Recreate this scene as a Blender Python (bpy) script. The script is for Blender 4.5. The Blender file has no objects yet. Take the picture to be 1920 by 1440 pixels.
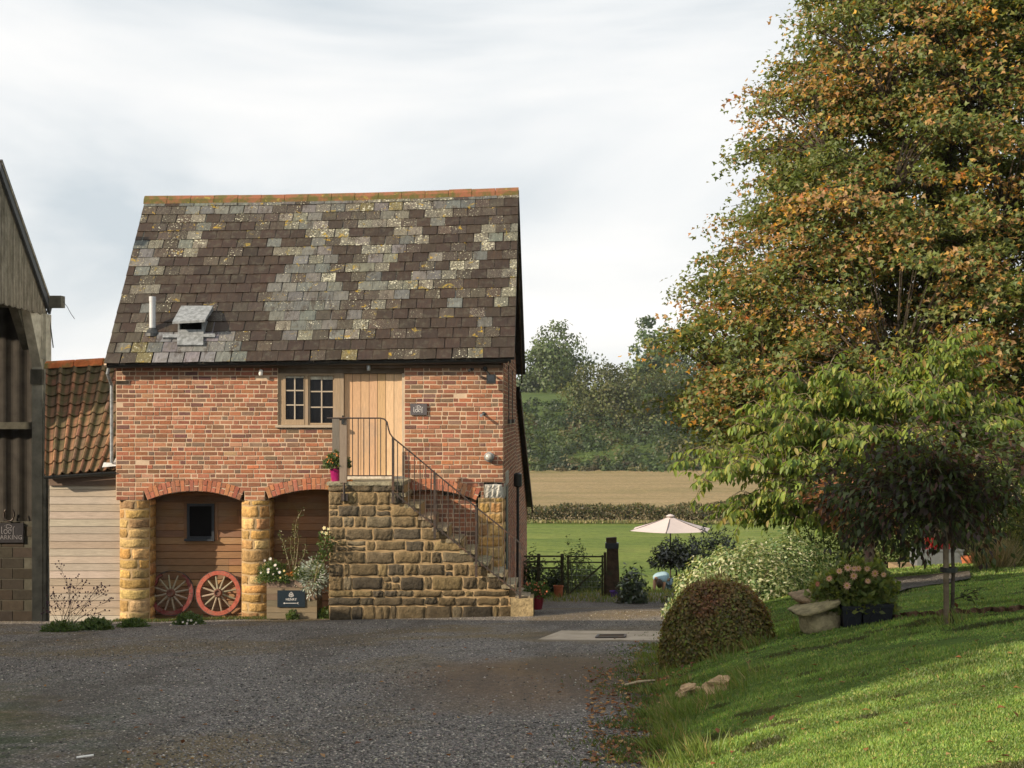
import bpy, math, random
import numpy as np
from mathutils import Vector, Matrix
random.seed(7); RNG = np.random.default_rng(7)
R = math.radians
scene = bpy.context.scene
COL = scene.collection

# ------------------------------------------------------------------ camera
F = 2592.0; CX = 1050.0; HY = 780.0; CAMZ = 3.565
cd = bpy.data.cameras.new('camera'); cam = bpy.data.objects.new('camera', cd); COL.objects.link(cam)
cam.location = (0, 0, CAMZ); cam.rotation_euler = (R(90), 0, 0)
cd.sensor_width = 36; cd.lens = F / 1920 * 36
cd.shift_x = -(CX - 960) / 1920; cd.shift_y = (HY - 720) / 1920
cd.clip_start = 0.1; cd.clip_end = 3000
scene.camera = cam
# ------------------------------------------------------------------ sky and sun
SUN_AZ, SUN_EL = 61.0, 25.5     # azimuth measured from the facade normal towards the left
w = bpy.data.worlds.new('World'); scene.world = w; w.use_nodes = True
nt = w.node_tree; nt.nodes.clear()
def wn(t, **k):
    n = nt.nodes.new(t)
    for a, b in k.items(): setattr(n, a, b)
    return n
out = wn('ShaderNodeOutputWorld'); bg = wn('ShaderNodeBackground'); bg.inputs[1].default_value = 0.1
sky = wn('ShaderNodeTexSky'); sky.sky_type = 'NISHITA'; sky.sun_disc = False
sky.sun_elevation = R(SUN_EL); sky.sun_rotation = R(180 + SUN_AZ)
sky.dust_density = 3.0; sky.altitude = 100
tc = wn('ShaderNodeTexCoord'); mp = wn('ShaderNodeMapping')
mp.inputs['Scale'].default_value = (1.2, 1.2, 4.6); mp.inputs['Rotation'].default_value = (0.10, -0.30, 0.3)
mp.inputs['Location'].default_value = (0.35, 0.2, 0.55)
n1 = wn('ShaderNodeTexNoise'); n1.inputs['Scale'].default_value = 1.7; n1.inputs['Detail'].default_value = 7; n1.inputs['Roughness'].default_value = .5
n1.inputs['Distortion'].default_value = .5
cr = wn('ShaderNodeValToRGB')
cr.color_ramp.elements[0].position = .36; cr.color_ramp.elements[0].color = (5.0, 5.5, 5.85, 1)
cr.color_ramp.elements[1].position = .66; cr.color_ramp.elements[1].color = (8.5, 8.3, 8.05, 1)
e = cr.color_ramp.elements.new(.50); e.color = (7.0, 7.15, 7.2, 1)
mx = wn('ShaderNodeMixRGB'); mx.inputs[0].default_value = .94
nt.links.new(tc.outputs['Generated'], mp.inputs[0]); nt.links.new(mp.outputs[0], n1.inputs['Vector'])
nt.links.new(n1.outputs['Fac'], cr.inputs[0]); nt.links.new(sky.outputs[0], mx.inputs[1]); nt.links.new(cr.outputs[0], mx.inputs[2])
nt.links.new(mx.outputs[0], bg.inputs[0]); nt.links.new(bg.outputs[0], out.inputs[0])
sd = bpy.data.lights.new('sun', 'SUN'); so = bpy.data.objects.new('sun', sd); COL.objects.link(so)
sd.energy = 5.0; sd.angle = R(0.5); sd.color = (1.0, .84, .64)
_el, _az = R(SUN_EL), R(SUN_AZ)
to_sun = Vector((-math.sin(_az) * math.cos(_el), -math.cos(_az) * math.cos(_el), math.sin(_el)))
so.rotation_euler = to_sun.to_track_quat('Z', 'Y').to_euler()
scene.view_settings.view_transform = 'Standard'; scene.view_settings.look = 'None'
scene.view_settings.exposure = 0.42; scene.view_settings.gamma = 1
scene.cycles.max_bounces = 6; scene.cycles.diffuse_bounces = 3; scene.cycles.transparent_max_bounces = 8
scene.cycles.use_denoising = True

# ------------------------------------------------------------------ projection helpers
def P(px, py, Y): return Vector(((px - CX) * Y / F, Y, CAMZ - (py - HY) * Y / F))
def sm(t):
    t = np.clip(t, 0, 1); return t * t * (3 - 2 * t)
def XE(Y):   # left edge of the lawn
    return np.interp(Y, [-12, 8.7, 11.7, 16.5, 20, 24, 28, 36], [-.2, .62, .78, 1.35, 1.75, 2.1, 2.6, 3.5])
def vnoise(x, y, s=1.0, seed=0):
    x = np.asarray(x, float) * s + seed * 13.7; y = np.asarray(y, float) * s - seed * 7.3
    return (np.sin(x * 1.3 + 1.7 * np.sin(y * .9 + seed)) + np.sin(y * 1.7 + 1.3 * np.sin(x * 1.1 + 2 * seed)) + np.sin((x + y) * .83 + seed)) / 3
FY = [36, 42, 50, 70, 100, 130, 150, 200, 250, 262, 300, 340, 600, 1200, 2500]
FZ = [-1.05, -1.9, -2.6, -3.9, -5.4, -6.7, -6.9, -7.0, -6.6, -3.2, 7.2, 9.5, 14, 16, 16]
def H(X, Y):
    X = np.asarray(X, float); Y = np.asarray(Y, float)
    base = 2.1 - .087 * Y
    base = base + np.clip(.025 * (X + 7), 0, .2) * (1 - sm((Y - 23) / 6)) * sm((Y - 6) / 10)
    base = base - .115 * np.clip(Y - 23.9, 0, 5) * sm((-X - 7.6) / 1.2)
    d = np.clip(X - XE(Y), 0, 60)
    base = base + .95 * (1 - np.exp(-d / 2.7)) * (1 - sm((Y - 27) / 8)) + .02 * vnoise(X, Y, 1.6) * sm(d)
    base = base + .02 * vnoise(X, Y, .6, 2)
    far = np.interp(Y, FY, FZ) + .25 * vnoise(X, Y, .03, 3)
    far = far + (Y > 255) * np.clip(X - 20, 0, 60) * .05
    return np.where(Y < 36, base, base * 0 + far) if np.ndim(Y) else (base if Y < 36 else far)
def G(px, py, y0=5.0, y1=60.0):
    """where the view ray through a pixel of the photograph meets the ground"""
    prev = y0
    for i in range(3000):
        Y = y0 + (y1 - y0) * i / 3000
        X = (px - CX) * Y / F; Z = CAMZ - (py - HY) * Y / F
        if Z <= float(H(X, Y)): return Vector((X, Y, float(H(X, Y))))
    return P(px, py, y1)
def onground(X, Y, dz=0): return Vector((X, Y, float(H(X, Y)) + dz))

# ------------------------------------------------------------------ materials
def mat(name):
    m = bpy.data.materials.new(name); m.use_nodes = True; m.node_tree.nodes.clear(); return m
class NB:
    def __init__(s, m): s.t = m.node_tree
    def n(s, t, **k):
        x = s.t.nodes.new(t)
        for a, b in k.items():
            if a.startswith('i_'):
                key = a[2:]; key = int(key) if key.isdigit() else key.replace('_', ' ')
                x.inputs[key].default_value = b
            else: setattr(x, a, b)
        return x
    def l(s, a, b): s.t.links.new(a, b)
    def noise(s, scale, detail=4, rough=.5, vec=None, dist=0):
        x = s.n('ShaderNodeTexNoise'); x.inputs['Scale'].default_value = scale; x.inputs['Detail'].default_value = detail
        x.inputs['Roughness'].default_value = rough; x.inputs['Distortion'].default_value = dist
        if vec is not None: s.l(vec, x.inputs['Vector'])
        return x.outputs['Fac']
    def ramp(s, fac, stops):
        x = s.n('ShaderNodeValToRGB'); e = x.color_ramp.elements
        e[0].position, e[0].color = stops[0][0], (*stops[0][1], 1)
        e[1].position, e[1].color = stops[-1][0], (*stops[-1][1], 1)
        for p, c in stops[1:-1]: q = e.new(p); q.color = (*c, 1)
        s.l(fac, x.inputs[0]); return x.outputs[0]
    def mix(s, fac, a, b, mode='MIX'):
        x = s.n('ShaderNodeMixRGB', blend_type=mode)
        for i, v in ((0, fac), (1, a), (2, b)):
            if isinstance(v, (int, float)): x.inputs[i].default_value = v
            elif isinstance(v, tuple): x.inputs[i].default_value = (*v, 1)
            else: s.l(v, x.inputs[i])
        return x.outputs[0]
    def math(s, op, a, b=None, c=None):
        x = s.n('ShaderNodeMath', operation=op)
        for i, v in ((0, a), (1, b), (2, c)):
            if v is None: continue
            if isinstance(v, (int, float)): x.inputs[i].default_value = v
            else: s.l(v, x.inputs[i])
        return x.outputs[0]
    def gate(s, v, lo, hi):
        x = s.n('ShaderNodeMapRange'); x.inputs[1].default_value = lo; x.inputs[2].default_value = hi
        if isinstance(v, float): x.inputs[0].default_value = v
        else: s.l(v, x.inputs[0])
        return x.outputs[0]
    def obj(s, scale=(1, 1, 1), rot=(0, 0, 0)):
        t = s.n('ShaderNodeTexCoord'); m = s.n('ShaderNodeMapping'); m.inputs['Scale'].default_value = scale; m.inputs['Rotation'].default_value = rot
        s.l(t.outputs['Object'], m.inputs[0]); return m.outputs[0]
    def vor(s, scale, vec, feature='F1', out='Distance'):
        x = s.n('ShaderNodeTexVoronoi', feature=feature); x.inputs['Scale'].default_value = scale; s.l(vec, x.inputs['Vector']); return x.outputs[out]
    def attr(s, name='Col', out='Color'):
        return s.n('ShaderNodeAttribute', attribute_name=name).outputs[out]
    def fin(s, col, rough=.8, bump=None, bstr=.3, bdist=.01, spec=.3, metal=0.0):
        p = s.n('ShaderNodeBsdfPrincipled'); o = s.n('ShaderNodeOutputMaterial')
        if isinstance(col, tuple): p.inputs['Base Color'].default_value = (*col, 1)
        else: s.l(col, p.inputs['Base Color'])
        if isinstance(rough, (int, float)): p.inputs['Roughness'].default_value = rough
        else: s.l(rough, p.inputs['Roughness'])
        p.inputs['Specular IOR Level'].default_value = spec; p.inputs['Metallic'].default_value = metal
        if bump is not None:
            b = s.n('ShaderNodeBump'); b.inputs['Strength'].default_value = bstr; b.inputs['Distance'].default_value = bdist
            s.l(bump, b.inputs['Height']); s.l(b.outputs[0], p.inputs['Normal'])
        s.l(p.outputs[0], o.inputs[0]); return p
def m_attr(name, rough=.85, scale=25, amt=.35, bscale=60, bstr=.5, bdist=.006, stretch=(1, 1, 1), spec=.25, dirt=None):
    m = mat(name); b = NB(m); v = b.obj(stretch)
    n = b.noise(scale, 6, .65, v)
    c = b.mix(1.0, b.attr(), b.ramp(n, [(.25, (1 - amt,) * 3), (.75, (1 + amt,) * 3)]), 'MULTIPLY')
    if dirt:
        n2 = b.noise(dirt[1], 5, .6, b.obj()); c = b.mix(b.math('MULTIPLY', b.gate(n2, .5, .68), dirt[2]), c, dirt[0])
    b.fin(c, rough, b.noise(bscale, 5, .6, v), bstr, bdist, spec); return m
def m_plain(name, col, rough=.6, spec=.4, metal=0., scale=18, amt=.25, bstr=.15, bdist=.003, dirt=None):
    m = mat(name); b = NB(m); v = b.obj(); n = b.noise(scale, 5, .6, v)
    c = b.ramp(n, [(.3, tuple(x * (1 - amt) for x in col)), (.7, tuple(min(1, x * (1 + amt)) for x in col))])
    if dirt: c = b.mix(b.gate(b.noise(dirt[1], 5, .6, v), .5, .66), c, dirt[0])
    b.fin(c, rough, b.noise(scale * 3, 4, .6, v), bstr, bdist, spec, metal); return m
def m_leaf(name, trans=.35, gloss=.08, grough=.45):
    m = mat(name); b = NB(m); c = b.attr()
    d = b.n('ShaderNodeBsdfDiffuse'); t = b.n('ShaderNodeBsdfTranslucent'); g = b.n('ShaderNodeBsdfGlossy'); g.inputs['Roughness'].default_value = grough
    b.l(c, d.inputs[0]); tcx = b.mix(1.0, c, (1.25, 1.15, .6), 'MULTIPLY'); b.l(tcx, t.inputs[0])
    m1 = b.n('ShaderNodeMixShader'); m1.inputs[0].default_value = trans; b.l(d.outputs[0], m1.inputs[1]); b.l(t.outputs[0], m1.inputs[2])
    m2 = b.n('ShaderNodeMixShader'); m2.inputs[0].default_value = gloss; b.l(m1.outputs[0], m2.inputs[1]); b.l(g.outputs[0], m2.inputs[2])
    o = b.n('ShaderNodeOutputMaterial'); b.l(m2.outputs[0], o.inputs[0]); return m
M = {}
M['brick'] = m_attr('brick', .9, 30, .28, 90, .6, .004, dirt=((.42, .30, .20), 2.2, .22))
M['stone'] = m_attr('hamstone', .95, 11, .55, 30, 1.0, .022, dirt=((.10, .085, .05), 3.5, .35))
M['wood'] = m_attr('weathered_boards', .8, 6, .30, 30, .4, .003, (1.2, 1.2, 22), dirt=((.30, .26, .21), 1.3, .35))
M['woodv'] = m_attr('upright_timber', .75, 6, .28, 30, .4, .003, (22, 22, 1.0), dirt=((.34, .27, .21), 1.6, .45))
M['pantile'] = m_attr('pantile', .9, 12, .4, 40, .6, .006, dirt=((.06, .058, .022), 6, .9))
M['painted'] = m_attr('worn_paint', .7, 20, .4, 60, .4, .003, dirt=((.20, .15, .11), 14, .6))
M['leaf'] = m_leaf('leaf', .45, .03, .55)
M['leaf_dry'] = m_leaf('dry_leaf', .2, .03, .6)
M['glossleaf'] = m_leaf('waxy_leaf', .22, .14, .35)
M['bark'] = m_plain('bark', (.075, .060, .045), .95, .1, scale=12, amt=.5, bstr=.8, bdist=.02)
M['palebark'] = m_plain('pale_bark', (.17, .13, .09), .9, .1, scale=9, amt=.5, bstr=.6, bdist=.01)
M['gutter'] = m_plain('black_plastic', (.022, .024, .024), .42, .5, amt=.3)
M['iron'] = m_plain('railing_iron', (.05, .038, .032), .55, .4, amt=.4, dirt=((.13, .065, .035), 7))
M['steel'] = m_plain('galvanised_steel', (.42, .44, .45), .38, .6, .7, scale=30, amt=.2)
M['lead'] = m_plain('lead_sheet', (.26, .275, .285), .6, .4, .25, scale=14, amt=.4, dirt=((.16, .17, .17), 9))
M['pipe'] = m_plain('grey_pipe', (.50, .51, .52), .45, .5, .2, amt=.12)
M['concrete'] = m_plain('old_concrete', (.105, .10, .078), .95, .15, scale=5, amt=.35, bstr=.5, bdist=.008, dirt=((.07, .066, .05), 1.4))
M['slabc'] = m_plain('pale_concrete', (.40, .335, .26), .9, .2, scale=2.5, amt=.14, bstr=.25, bdist=.004, dirt=((.31, .26, .19), 3))
M['dark'] = m_plain('dark_interior', (.012, .011, .010), .95, .05)
M['slatesign'] = m_plain('slate_plaque', (.095, .085, .09), .6, .4, amt=.15)
M['bluesign'] = m_plain('dark_blue_sign', (.012, .022, .032), .4, .5, amt=.15)
M['lettering'] = m_plain('pale_lettering', (.62, .60, .58), .6, .3, amt=.1)
M['dimletter'] = m_plain('dim_lettering', (.24, .23, .24), .6, .3)
M['frame_grey'] = m_plain('grey_frame', (.028, .034, .042), .45, .5, amt=.2)
M['door_grey'] = m_plain('grey_door', (.035, .045, .055), .5, .5, amt=.2)
M['magenta'] = m_plain('magenta_glaze', (.27, .010, .10), .28, .6, amt=.15)
M['redpot'] = m_plain('dark_red_glaze', (.20, .012, .028), .3, .6, amt=.2)
M['purple'] = m_plain('purple_plastic', (.10, .04, .28), .4, .5, amt=.15)
M['terracotta'] = m_plain('terracotta', (.42, .135, .06), .85, .2, amt=.25, scale=9)
M['blackpot'] = m_plain('black_planter', (.010, .011, .020), .42, .45, amt=.3)
M['orange'] = m_plain('pumpkin_skin', (.62, .17, .02), .5, .4, amt=.15)
M['canvas'] = m_plain('parasol_canvas', (.50, .43, .41), .85, .2, amt=.05, scale=3)
M['parpole'] = m_plain('parasol_pole', (.045, .028, .02), .5, .4)
M['soil'] = m_plain('soil', (.035, .024, .016), 1, .1, scale=20, amt=.5, bstr=.8, bdist=.02)
M['post'] = m_plain('old_timber', (.085, .058, .038), .9, .15, scale=8, amt=.45, bstr=.7, bdist=.008, dirt=((.055, .06, .035), 5))
M['mossytimber'] = m_plain('mossy_timber', (.065, .062, .035), .95, .1, scale=9, amt=.4, bstr=.6, bdist=.008)
M['sleeper'] = m_plain('sleeper_timber', (.30, .22, .14), .9, .15, scale=6, amt=.35, bstr=.6, bdist=.01)
M['skin'] = m_plain('skin', (.42, .22, .14), .6, .3, amt=.08)
M['shirt'] = m_plain('pale_blue_cloth', (.26, .37, .42), .85, .1, amt=.1)
M['hair'] = m_plain('brown_hair', (.05, .03, .02), .7, .3)
M['white'] = m_plain('white_paint', (.75, .73, .68), .7, .3, amt=.08)
M['bulk'] = m_plain('lamp_glass', (.42, .40, .36), .2, .7, amt=.25, scale=40)
m = mat('window_glass'); b = NB(m); b.fin((.006, .006, .007), .08, spec=.22); M['glass'] = m
m = mat('mortar'); b = NB(m); n = b.noise(4, 5, .6, b.obj())
b.fin(b.ramp(n, [(.3, (.46, .34, .235)), (.7, (.68, .52, .37))]), .95, b.noise(120, 4, .6, b.obj()), .6, .004, .1); M['mortar'] = m
m = mat('stone_mortar'); b = NB(m); n = b.noise(5, 5, .6, b.obj())
b.fin(b.ramp(n, [(.3, (.32, .22, .115)), (.7, (.50, .36, .20))]), .95, b.noise(90, 4, .6, b.obj()), .6, .006, .1); M['smortar'] = m
# slate with lichen
m = mat('slate'); b = NB(m); v = b.obj(); L = b.attr('Lich', 'Fac')
streak = b.noise(5, 5, .6, b.obj((5, 1, 1)))
c = b.mix(1.0, b.attr(), b.ramp(streak, [(.25, (.62, .62, .62)), (.75, (1.4, 1.36, 1.3))]), 'MULTIPLY')
blot = b.noise(7, 6, .7, v)
c = b.mix(b.math('MULTIPLY', b.gate(blot, .52, .62), .45), c, (.085, .078, .055))
run = b.noise(3.2, 6, .7, b.obj((2.6, 1, .55)), .3); c = b.mix(b.math('MULTIPLY', b.gate(run, .54, .61), .66), c, (.036, .024, .017))
run2 = b.noise(9, 4, .7, b.obj((2.2, 1, .5))); c = b.mix(b.math('MULTIPLY', b.gate(run2, .56, .66), .4), c, (.045, .034, .025))
vd = b.vor(19, v); thr = b.math('MULTIPLY', L, .30)
patch = b.gate(b.noise(3.2, 4, .6, v), .42, .58)
sp = b.math('LESS_THAN', vd, b.math('MULTIPLY', thr, b.math('ADD', patch, .25)))
c = b.mix(sp, c, b.ramp(b.noise(12, 2, .5, v), [(.35, (.20, .19, .125)), (.65, (.50, .48, .37))]))
vd2 = b.vor(42, v); sp2 = b.math('LESS_THAN', vd2, b.math('MULTIPLY', L, .22)); c = b.mix(sp2, c, (.40, .38, .28))
yl = b.math('MULTIPLY', b.gate(b.noise(4.3, 5, .75, v, .6), .605, .635), b.gate(L, .3, .6)); c = b.mix(yl, c, b.ramp(b.noise(20, 2, .5, v), [(.4, (.16, .14, .035)), (.6, (.36, .22, .02))]))
b.fin(c, .62, b.noise(40, 5, .6, v), .5, .005, .3); M['slate'] = m
m = mat('ridge_tile'); b = NB(m); v = b.obj()
zz_ = b.n('ShaderNodeSeparateXYZ'); b.l(b.n('ShaderNodeTexCoord').outputs['Normal'], zz_.inputs[0])
c = b.mix(b.gate(b.math('SUBTRACT', b.noise(2.6, 6, .75, v), b.math('MULTIPLY', zz_.outputs[2], .12)), .36, .50), (.25, .105, .06), (.11, .10, .035))
c = b.mix(b.gate(b.noise(9, 4, .6, v), .62, .68), c, (.26, .20, .05))
b.fin(c, .9, b.noise(40, 4, .6, v), .6, .006, .15); M['ridge'] = m
# gravel
def gravel(name, tint=1.0, warm=0.0, moss=True):
    m = mat(name); b = NB(m); v = b.obj()
    vc = b.vor(48, v, out='Color'); vd = b.vor(48, v); vc2 = b.vor(100, v, out='Color')
    sep = b.n('ShaderNodeSeparateColor'); b.l(vc, sep.inputs[0]); sep2 = b.n('ShaderNodeSeparateColor'); b.l(vc2, sep2.inputs[0])
    k = tint
    c = b.ramp(sep.outputs[0], [(0, (.035 * k, .034 * k, .036 * k)), (.45, (.085 * k, .08 * k, .078 * k)), (.8, (.16 * k, .145 * k, .13 * k)), (1, (.34 * k, .31 * k, .27 * k))])
    c = b.mix(b.gate(sep.outputs[1], .45, .5), c, b.ramp(sep2.outputs[0], [(0, (.05 * k, .045 * k, .042 * k)), (.7, (.12 * k, .11 * k, .10 * k)), (1, (.26 * k, .23 * k, .19 * k))]))
    c = b.mix(b.math('MULTIPLY', b.gate(vd, .25, .55), .6), c, (.025, .022, .018))
    big = b.noise(.35, 6, .6, v, .3); big2 = b.noise(1.1, 6, .65, v)
    c = b.mix(b.math('MULTIPLY', b.gate(big, .50, .62), .62), c, (.105 + warm, .072 + warm * .7, .042))
    c = b.mix(b.math('MULTIPLY', b.gate(big2, .54, .68), .5), c, (.055, .045, .030))
    if moss:   # green creeping in at the far left, tan worn patch in the middle
        pos = b.n('ShaderNodeNewGeometry').outputs['Position']; sx = b.n('ShaderNodeSeparateXYZ'); b.l(pos, sx.inputs[0])
        mo = b.math('MULTIPLY', b.gate(b.math('ADD', sx.outputs[0], b.math('MULTIPLY', sx.outputs[1], .30)), .5, -.9), b.gate(sx.outputs[1], 15.0, 10.5))
        mo = b.math('MULTIPLY', mo, b.gate(b.noise(1.9, 6, .7, v), .42, .58))
        c = b.mix(b.math('MULTIPLY', mo, .75), c, (.030, .050, .012))
        dx = b.math('DIVIDE', b.math('SUBTRACT', sx.outputs[0], -.25), 1.15); dy = b.math('DIVIDE', b.math('SUBTRACT', sx.outputs[1], 13.0), 1.6)
        rr = b.math('SQRT', b.math('ADD', b.math('POWER', dx, 2), b.math('POWER', dy, 2)))
        rr = b.math('ADD', rr, b.math('MULTIPLY', b.noise(1.3, 5, .6, v), .8))
        c = b.mix(b.math('MULTIPLY', b.gate(rr, 1.9, 1.1), .75), c, b.ramp(b.noise(14, 5, .7, v), [(.3, (.085, .055, .032)), (.7, (.21, .135, .075))]))
        rut = b.noise(.8, 4, .6, b.obj((1, .16, 1), (0, 0, .35)), .4); c = b.mix(b.math('MULTIPLY', b.gate(rut, .52, .62), .45), c, (.075, .062, .05))
    h = b.math('SUBTRACT', 1, vd)
    b.fin(c, .9, h, 1.0, .02, .25); return m
M['gravel'] = gravel('gravel', 2.4, .07)
M['pathgravel'] = gravel('pale_gravel', 1.8, .04, False)
m = mat('lawn_turf'); b = NB(m); v = b.obj()
c = b.ramp(b.noise(.9, 6, .7, v, .4), [(.30, (.05, .088, .02)), (.5, (.085, .145, .028)), (.72, (.14, .19, .038))])
c = b.mix(b.gate(b.noise(2.7, 6, .75, b.obj((1, 1.7, 1)), .5), .57, .66), c, (.050, .042, .022))
c = b.mix(b.math('MULTIPLY', b.gate(b.noise(60, 3, .6, v), .5, .6), .4), c, (.12, .16, .045))
b.fin(c, .95, b.noise(45, 5, .7, v), 1.0, .03, .1); M['lawn'] = m
m = mat('pasture'); b = NB(m); v = b.obj()
c = b.ramp(b.noise(.09, 7, .65, b.obj((.45, 1, 1))), [(.3, (.105, .155, .032)), (.52, (.155, .20, .045)), (.75, (.21, .23, .065))])
c = b.mix(b.math('MULTIPLY', b.gate(b.noise(.9, 6, .75, b.obj((.5, 1, 1))), .50, .60), .75), c, (.075, .115, .028))
c = b.mix(1.0, c, b.ramp(b.noise(2.4, 8, .85, v), [(.38, (.66, .68, .6)), (.62, (1.3, 1.28, 1.3))]), 'MULTIPLY')
b.fin(c, .95, b.noise(3, 5, .7, v), 1.0, .25, .1); M['pasture'] = m
m = mat('stubble'); b = NB(m); v = b.obj((.25, 1, 1), (0, 0, .05))
c = b.ramp(b.noise(.12, 8, .7, v), [(.3, (.17, .145, .065)), (.5, (.25, .19, .10)), (.7, (.31, .23, .13))])
c = b.mix(1.0, c, b.ramp(b.noise(1.9, 8, .85, b.obj()), [(.38, (.62, .62, .60)), (.62, (1.35, 1.32, 1.3))]), 'MULTIPLY')
c = b.mix(b.math('MULTIPLY', b.gate(b.noise(1.4, 6, .8, b.obj((.35, 1, 1))), .50, .60), .6), c, (.15, .135, .062))
b.fin(c, .95, b.noise(2, 5, .7, v), .8, .2, .1); M['stubble'] = m
m = mat('hill_grass'); b = NB(m); v = b.obj()
b.fin(b.ramp(b.noise(.15, 6, .65, v), [(.3, (.05, .08, .024)), (.7, (.09, .125, .035))]), .95, b.noise(1, 5, .7, v), .8, .4, .1); M['hill'] = m
m = mat('cement_sheet'); b = NB(m); v = b.obj((1, 1, .35))
c = b.ramp(b.noise(5, 7, .75, v), [(.3, (.10, .09, .065)), (.55, (.26, .235, .18)), (.75, (.42, .39, .31))])
b.fin(c, .95, b.noise(40, 4, .6, v), .5, .005, .1); M['sheet'] = m
m = mat('block_wall'); b = NB(m); v = b.obj()
b.fin(b.mix(1.0, b.attr(), b.ramp(b.noise(9, 6, .7, v), [(.25, (.7, .7, .7)), (.75, (1.3, 1.3, 1.3))]), 'MULTIPLY'), .95, b.noise(60, 4, .6, v), .7, .006, .1); M['block'] = m

# ------------------------------------------------------------------ mesh building
class MB:
    def __init__(s): s.v = []; s.f = []; s.c = []; s.mi = []
    def add(s, vs, fs, col=(1, 1, 1), mi=0):
        o = len(s.v); s.v += [tuple(v) for v in vs]
        for f in fs: s.f.append(tuple(i + o for i in f)); s.mi.append(mi)
        s.c += [col] * len(vs); return s
    def box(s, x0, x1, y0, y1, z0, z1, col=(1, 1, 1), mi=0):
        if x0 > x1: x0, x1 = x1, x0
        if y0 > y1: y0, y1 = y1, y0
        if z0 > z1: z0, z1 = z1, z0
        v = [(x0, y0, z0), (x1, y0, z0), (x1, y1, z0), (x0, y1, z0), (x0, y0, z1), (x1, y0, z1), (x1, y1, z1), (x0, y1, z1)]
        return s.add(v, BOXF, col, mi)
    def bar(s, a, b_, w, h=None, col=(1, 1, 1), up=(0, 0, 1), mi=0):
        a, b_ = Vector(a), Vector(b_); d = (b_ - a).normalized(); up = Vector(up)
        if abs(d.dot(up)) > .95: up = Vector((0, 1, 0))
        r = d.cross(up).normalized() * w / 2; u = r.cross(d).normalized() * (h or w) / 2
        v = [a - r - u, a + r - u, a + r + u, a - r + u, b_ - r - u, b_ + r - u, b_ + r + u, b_ - r + u]
        return s.add(v, [(3, 2, 1, 0), (4, 5, 6, 7), (0, 1, 5, 4), (1, 2, 6, 5), (2, 3, 7, 6), (3, 0, 4, 7)], col, mi)
    def tube(s, pts, rad, n=8, col=(1, 1, 1), cap=True, mi=0):
        pts = [Vector(p) for p in pts]; k = len(pts)
        rs = rad if isinstance(rad, (list, tuple)) else [rad] * k
        vs = []; ref = None
        for i, p in enumerate(pts):
            d = (pts[min(i + 1, k - 1)] - pts[max(i - 1, 0)]).normalized()
            if ref is None or abs(ref.dot(d)) > .95: ref = Vector((0, 0, 1)) if abs(d.z) < .9 else Vector((1, 0, 0))
            a = d.cross(ref).normalized(); b2 = a.cross(d).normalized()
            for j in range(n):
                t = 2 * math.pi * j / n; vs.append(p + (a * math.cos(t) + b2 * math.sin(t)) * rs[i])
        fs = [(i * n + j, i * n + (j + 1) % n, (i + 1) * n + (j + 1) % n, (i + 1) * n + j) for i in range(k - 1) for j in range(n)]
        if cap: fs += [tuple(range(n))[::-1], tuple((k - 1) * n + j for j in range(n))]
        return s.add(vs, fs, col, mi)
    def lathe(s, c, prof, n=20, col=(1, 1, 1), mi=0):
        c = Vector(c); vs = [c + Vector((r * math.cos(2 * math.pi * j / n), r * math.sin(2 * math.pi * j / n), z)) for r, z in prof for j in range(n)]
        fs = [(i * n + j, i * n + (j + 1) % n, (i + 1) * n + (j + 1) % n, (i + 1) * n + j) for i in range(len(prof) - 1) for j in range(n)]
        return s.add(vs, fs, col, mi)
    def build(s, name, mats, parent=None, smooth=False, extra=None):
        me = bpy.data.meshes.new(name); me.from_pydata(s.v, [], s.f)
        mats = mats if isinstance(mats, (list, tuple)) else [mats]
        for m_ in mats: me.materials.append(m_)
        if len(mats) > 1: me.polygons.foreach_set('material_index', s.mi)
        ca = me.color_attributes.new('Col', 'FLOAT_COLOR', 'POINT')
        a = np.ones((len(s.v), 4), np.float32); a[:, :3] = np.array(s.c, np.float32).reshape(-1, 3); ca.data.foreach_set('color', a.ravel())
        if smooth: me.polygons.foreach_set('use_smooth', [True] * len(me.polygons))
        if extra is not None:
            at = me.attributes.new('Lich', 'FLOAT', 'POINT'); at.data.foreach_set('value', np.array(extra, np.float32))
        me.update()
        return link(name, me, parent)
BOXF = [(0, 3, 2, 1), (4, 5, 6, 7), (0, 1, 5, 4), (1, 2, 6, 5), (2, 3, 7, 6), (3, 0, 4, 7)]
def link(name, me, parent=None):
    o = bpy.data.objects.new(name, me); COL.objects.link(o)
    if parent is not None:
        o.parent = parent
        p, q = Vector((0, 0, 0)), parent
        while q is not None: p += q.location; q = q.parent
        o.location = -p
    return o
def tag(o, label=None, cat=None, group=None, kind=None):
    for k, v_ in (('label', label), ('category', cat), ('group', group), ('kind', kind)):
        if v_: o[k] = v_
    return o
def thing(name, label, cat, loc=(0, 0, 0), group=None):
    o = bpy.data.objects.new(name, None); COL.objects.link(o); o.location = loc; o.empty_display_size = .2
    return tag(o, label, cat, group)
def jit(c, a=.1, b_=None):
    k = 1 + random.uniform(-a, a); b_ = a * .4 if b_ is None else b_
    return tuple(max(0, min(1, x * k * (1 + random.uniform(-b_, b_)))) for x in c)
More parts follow.
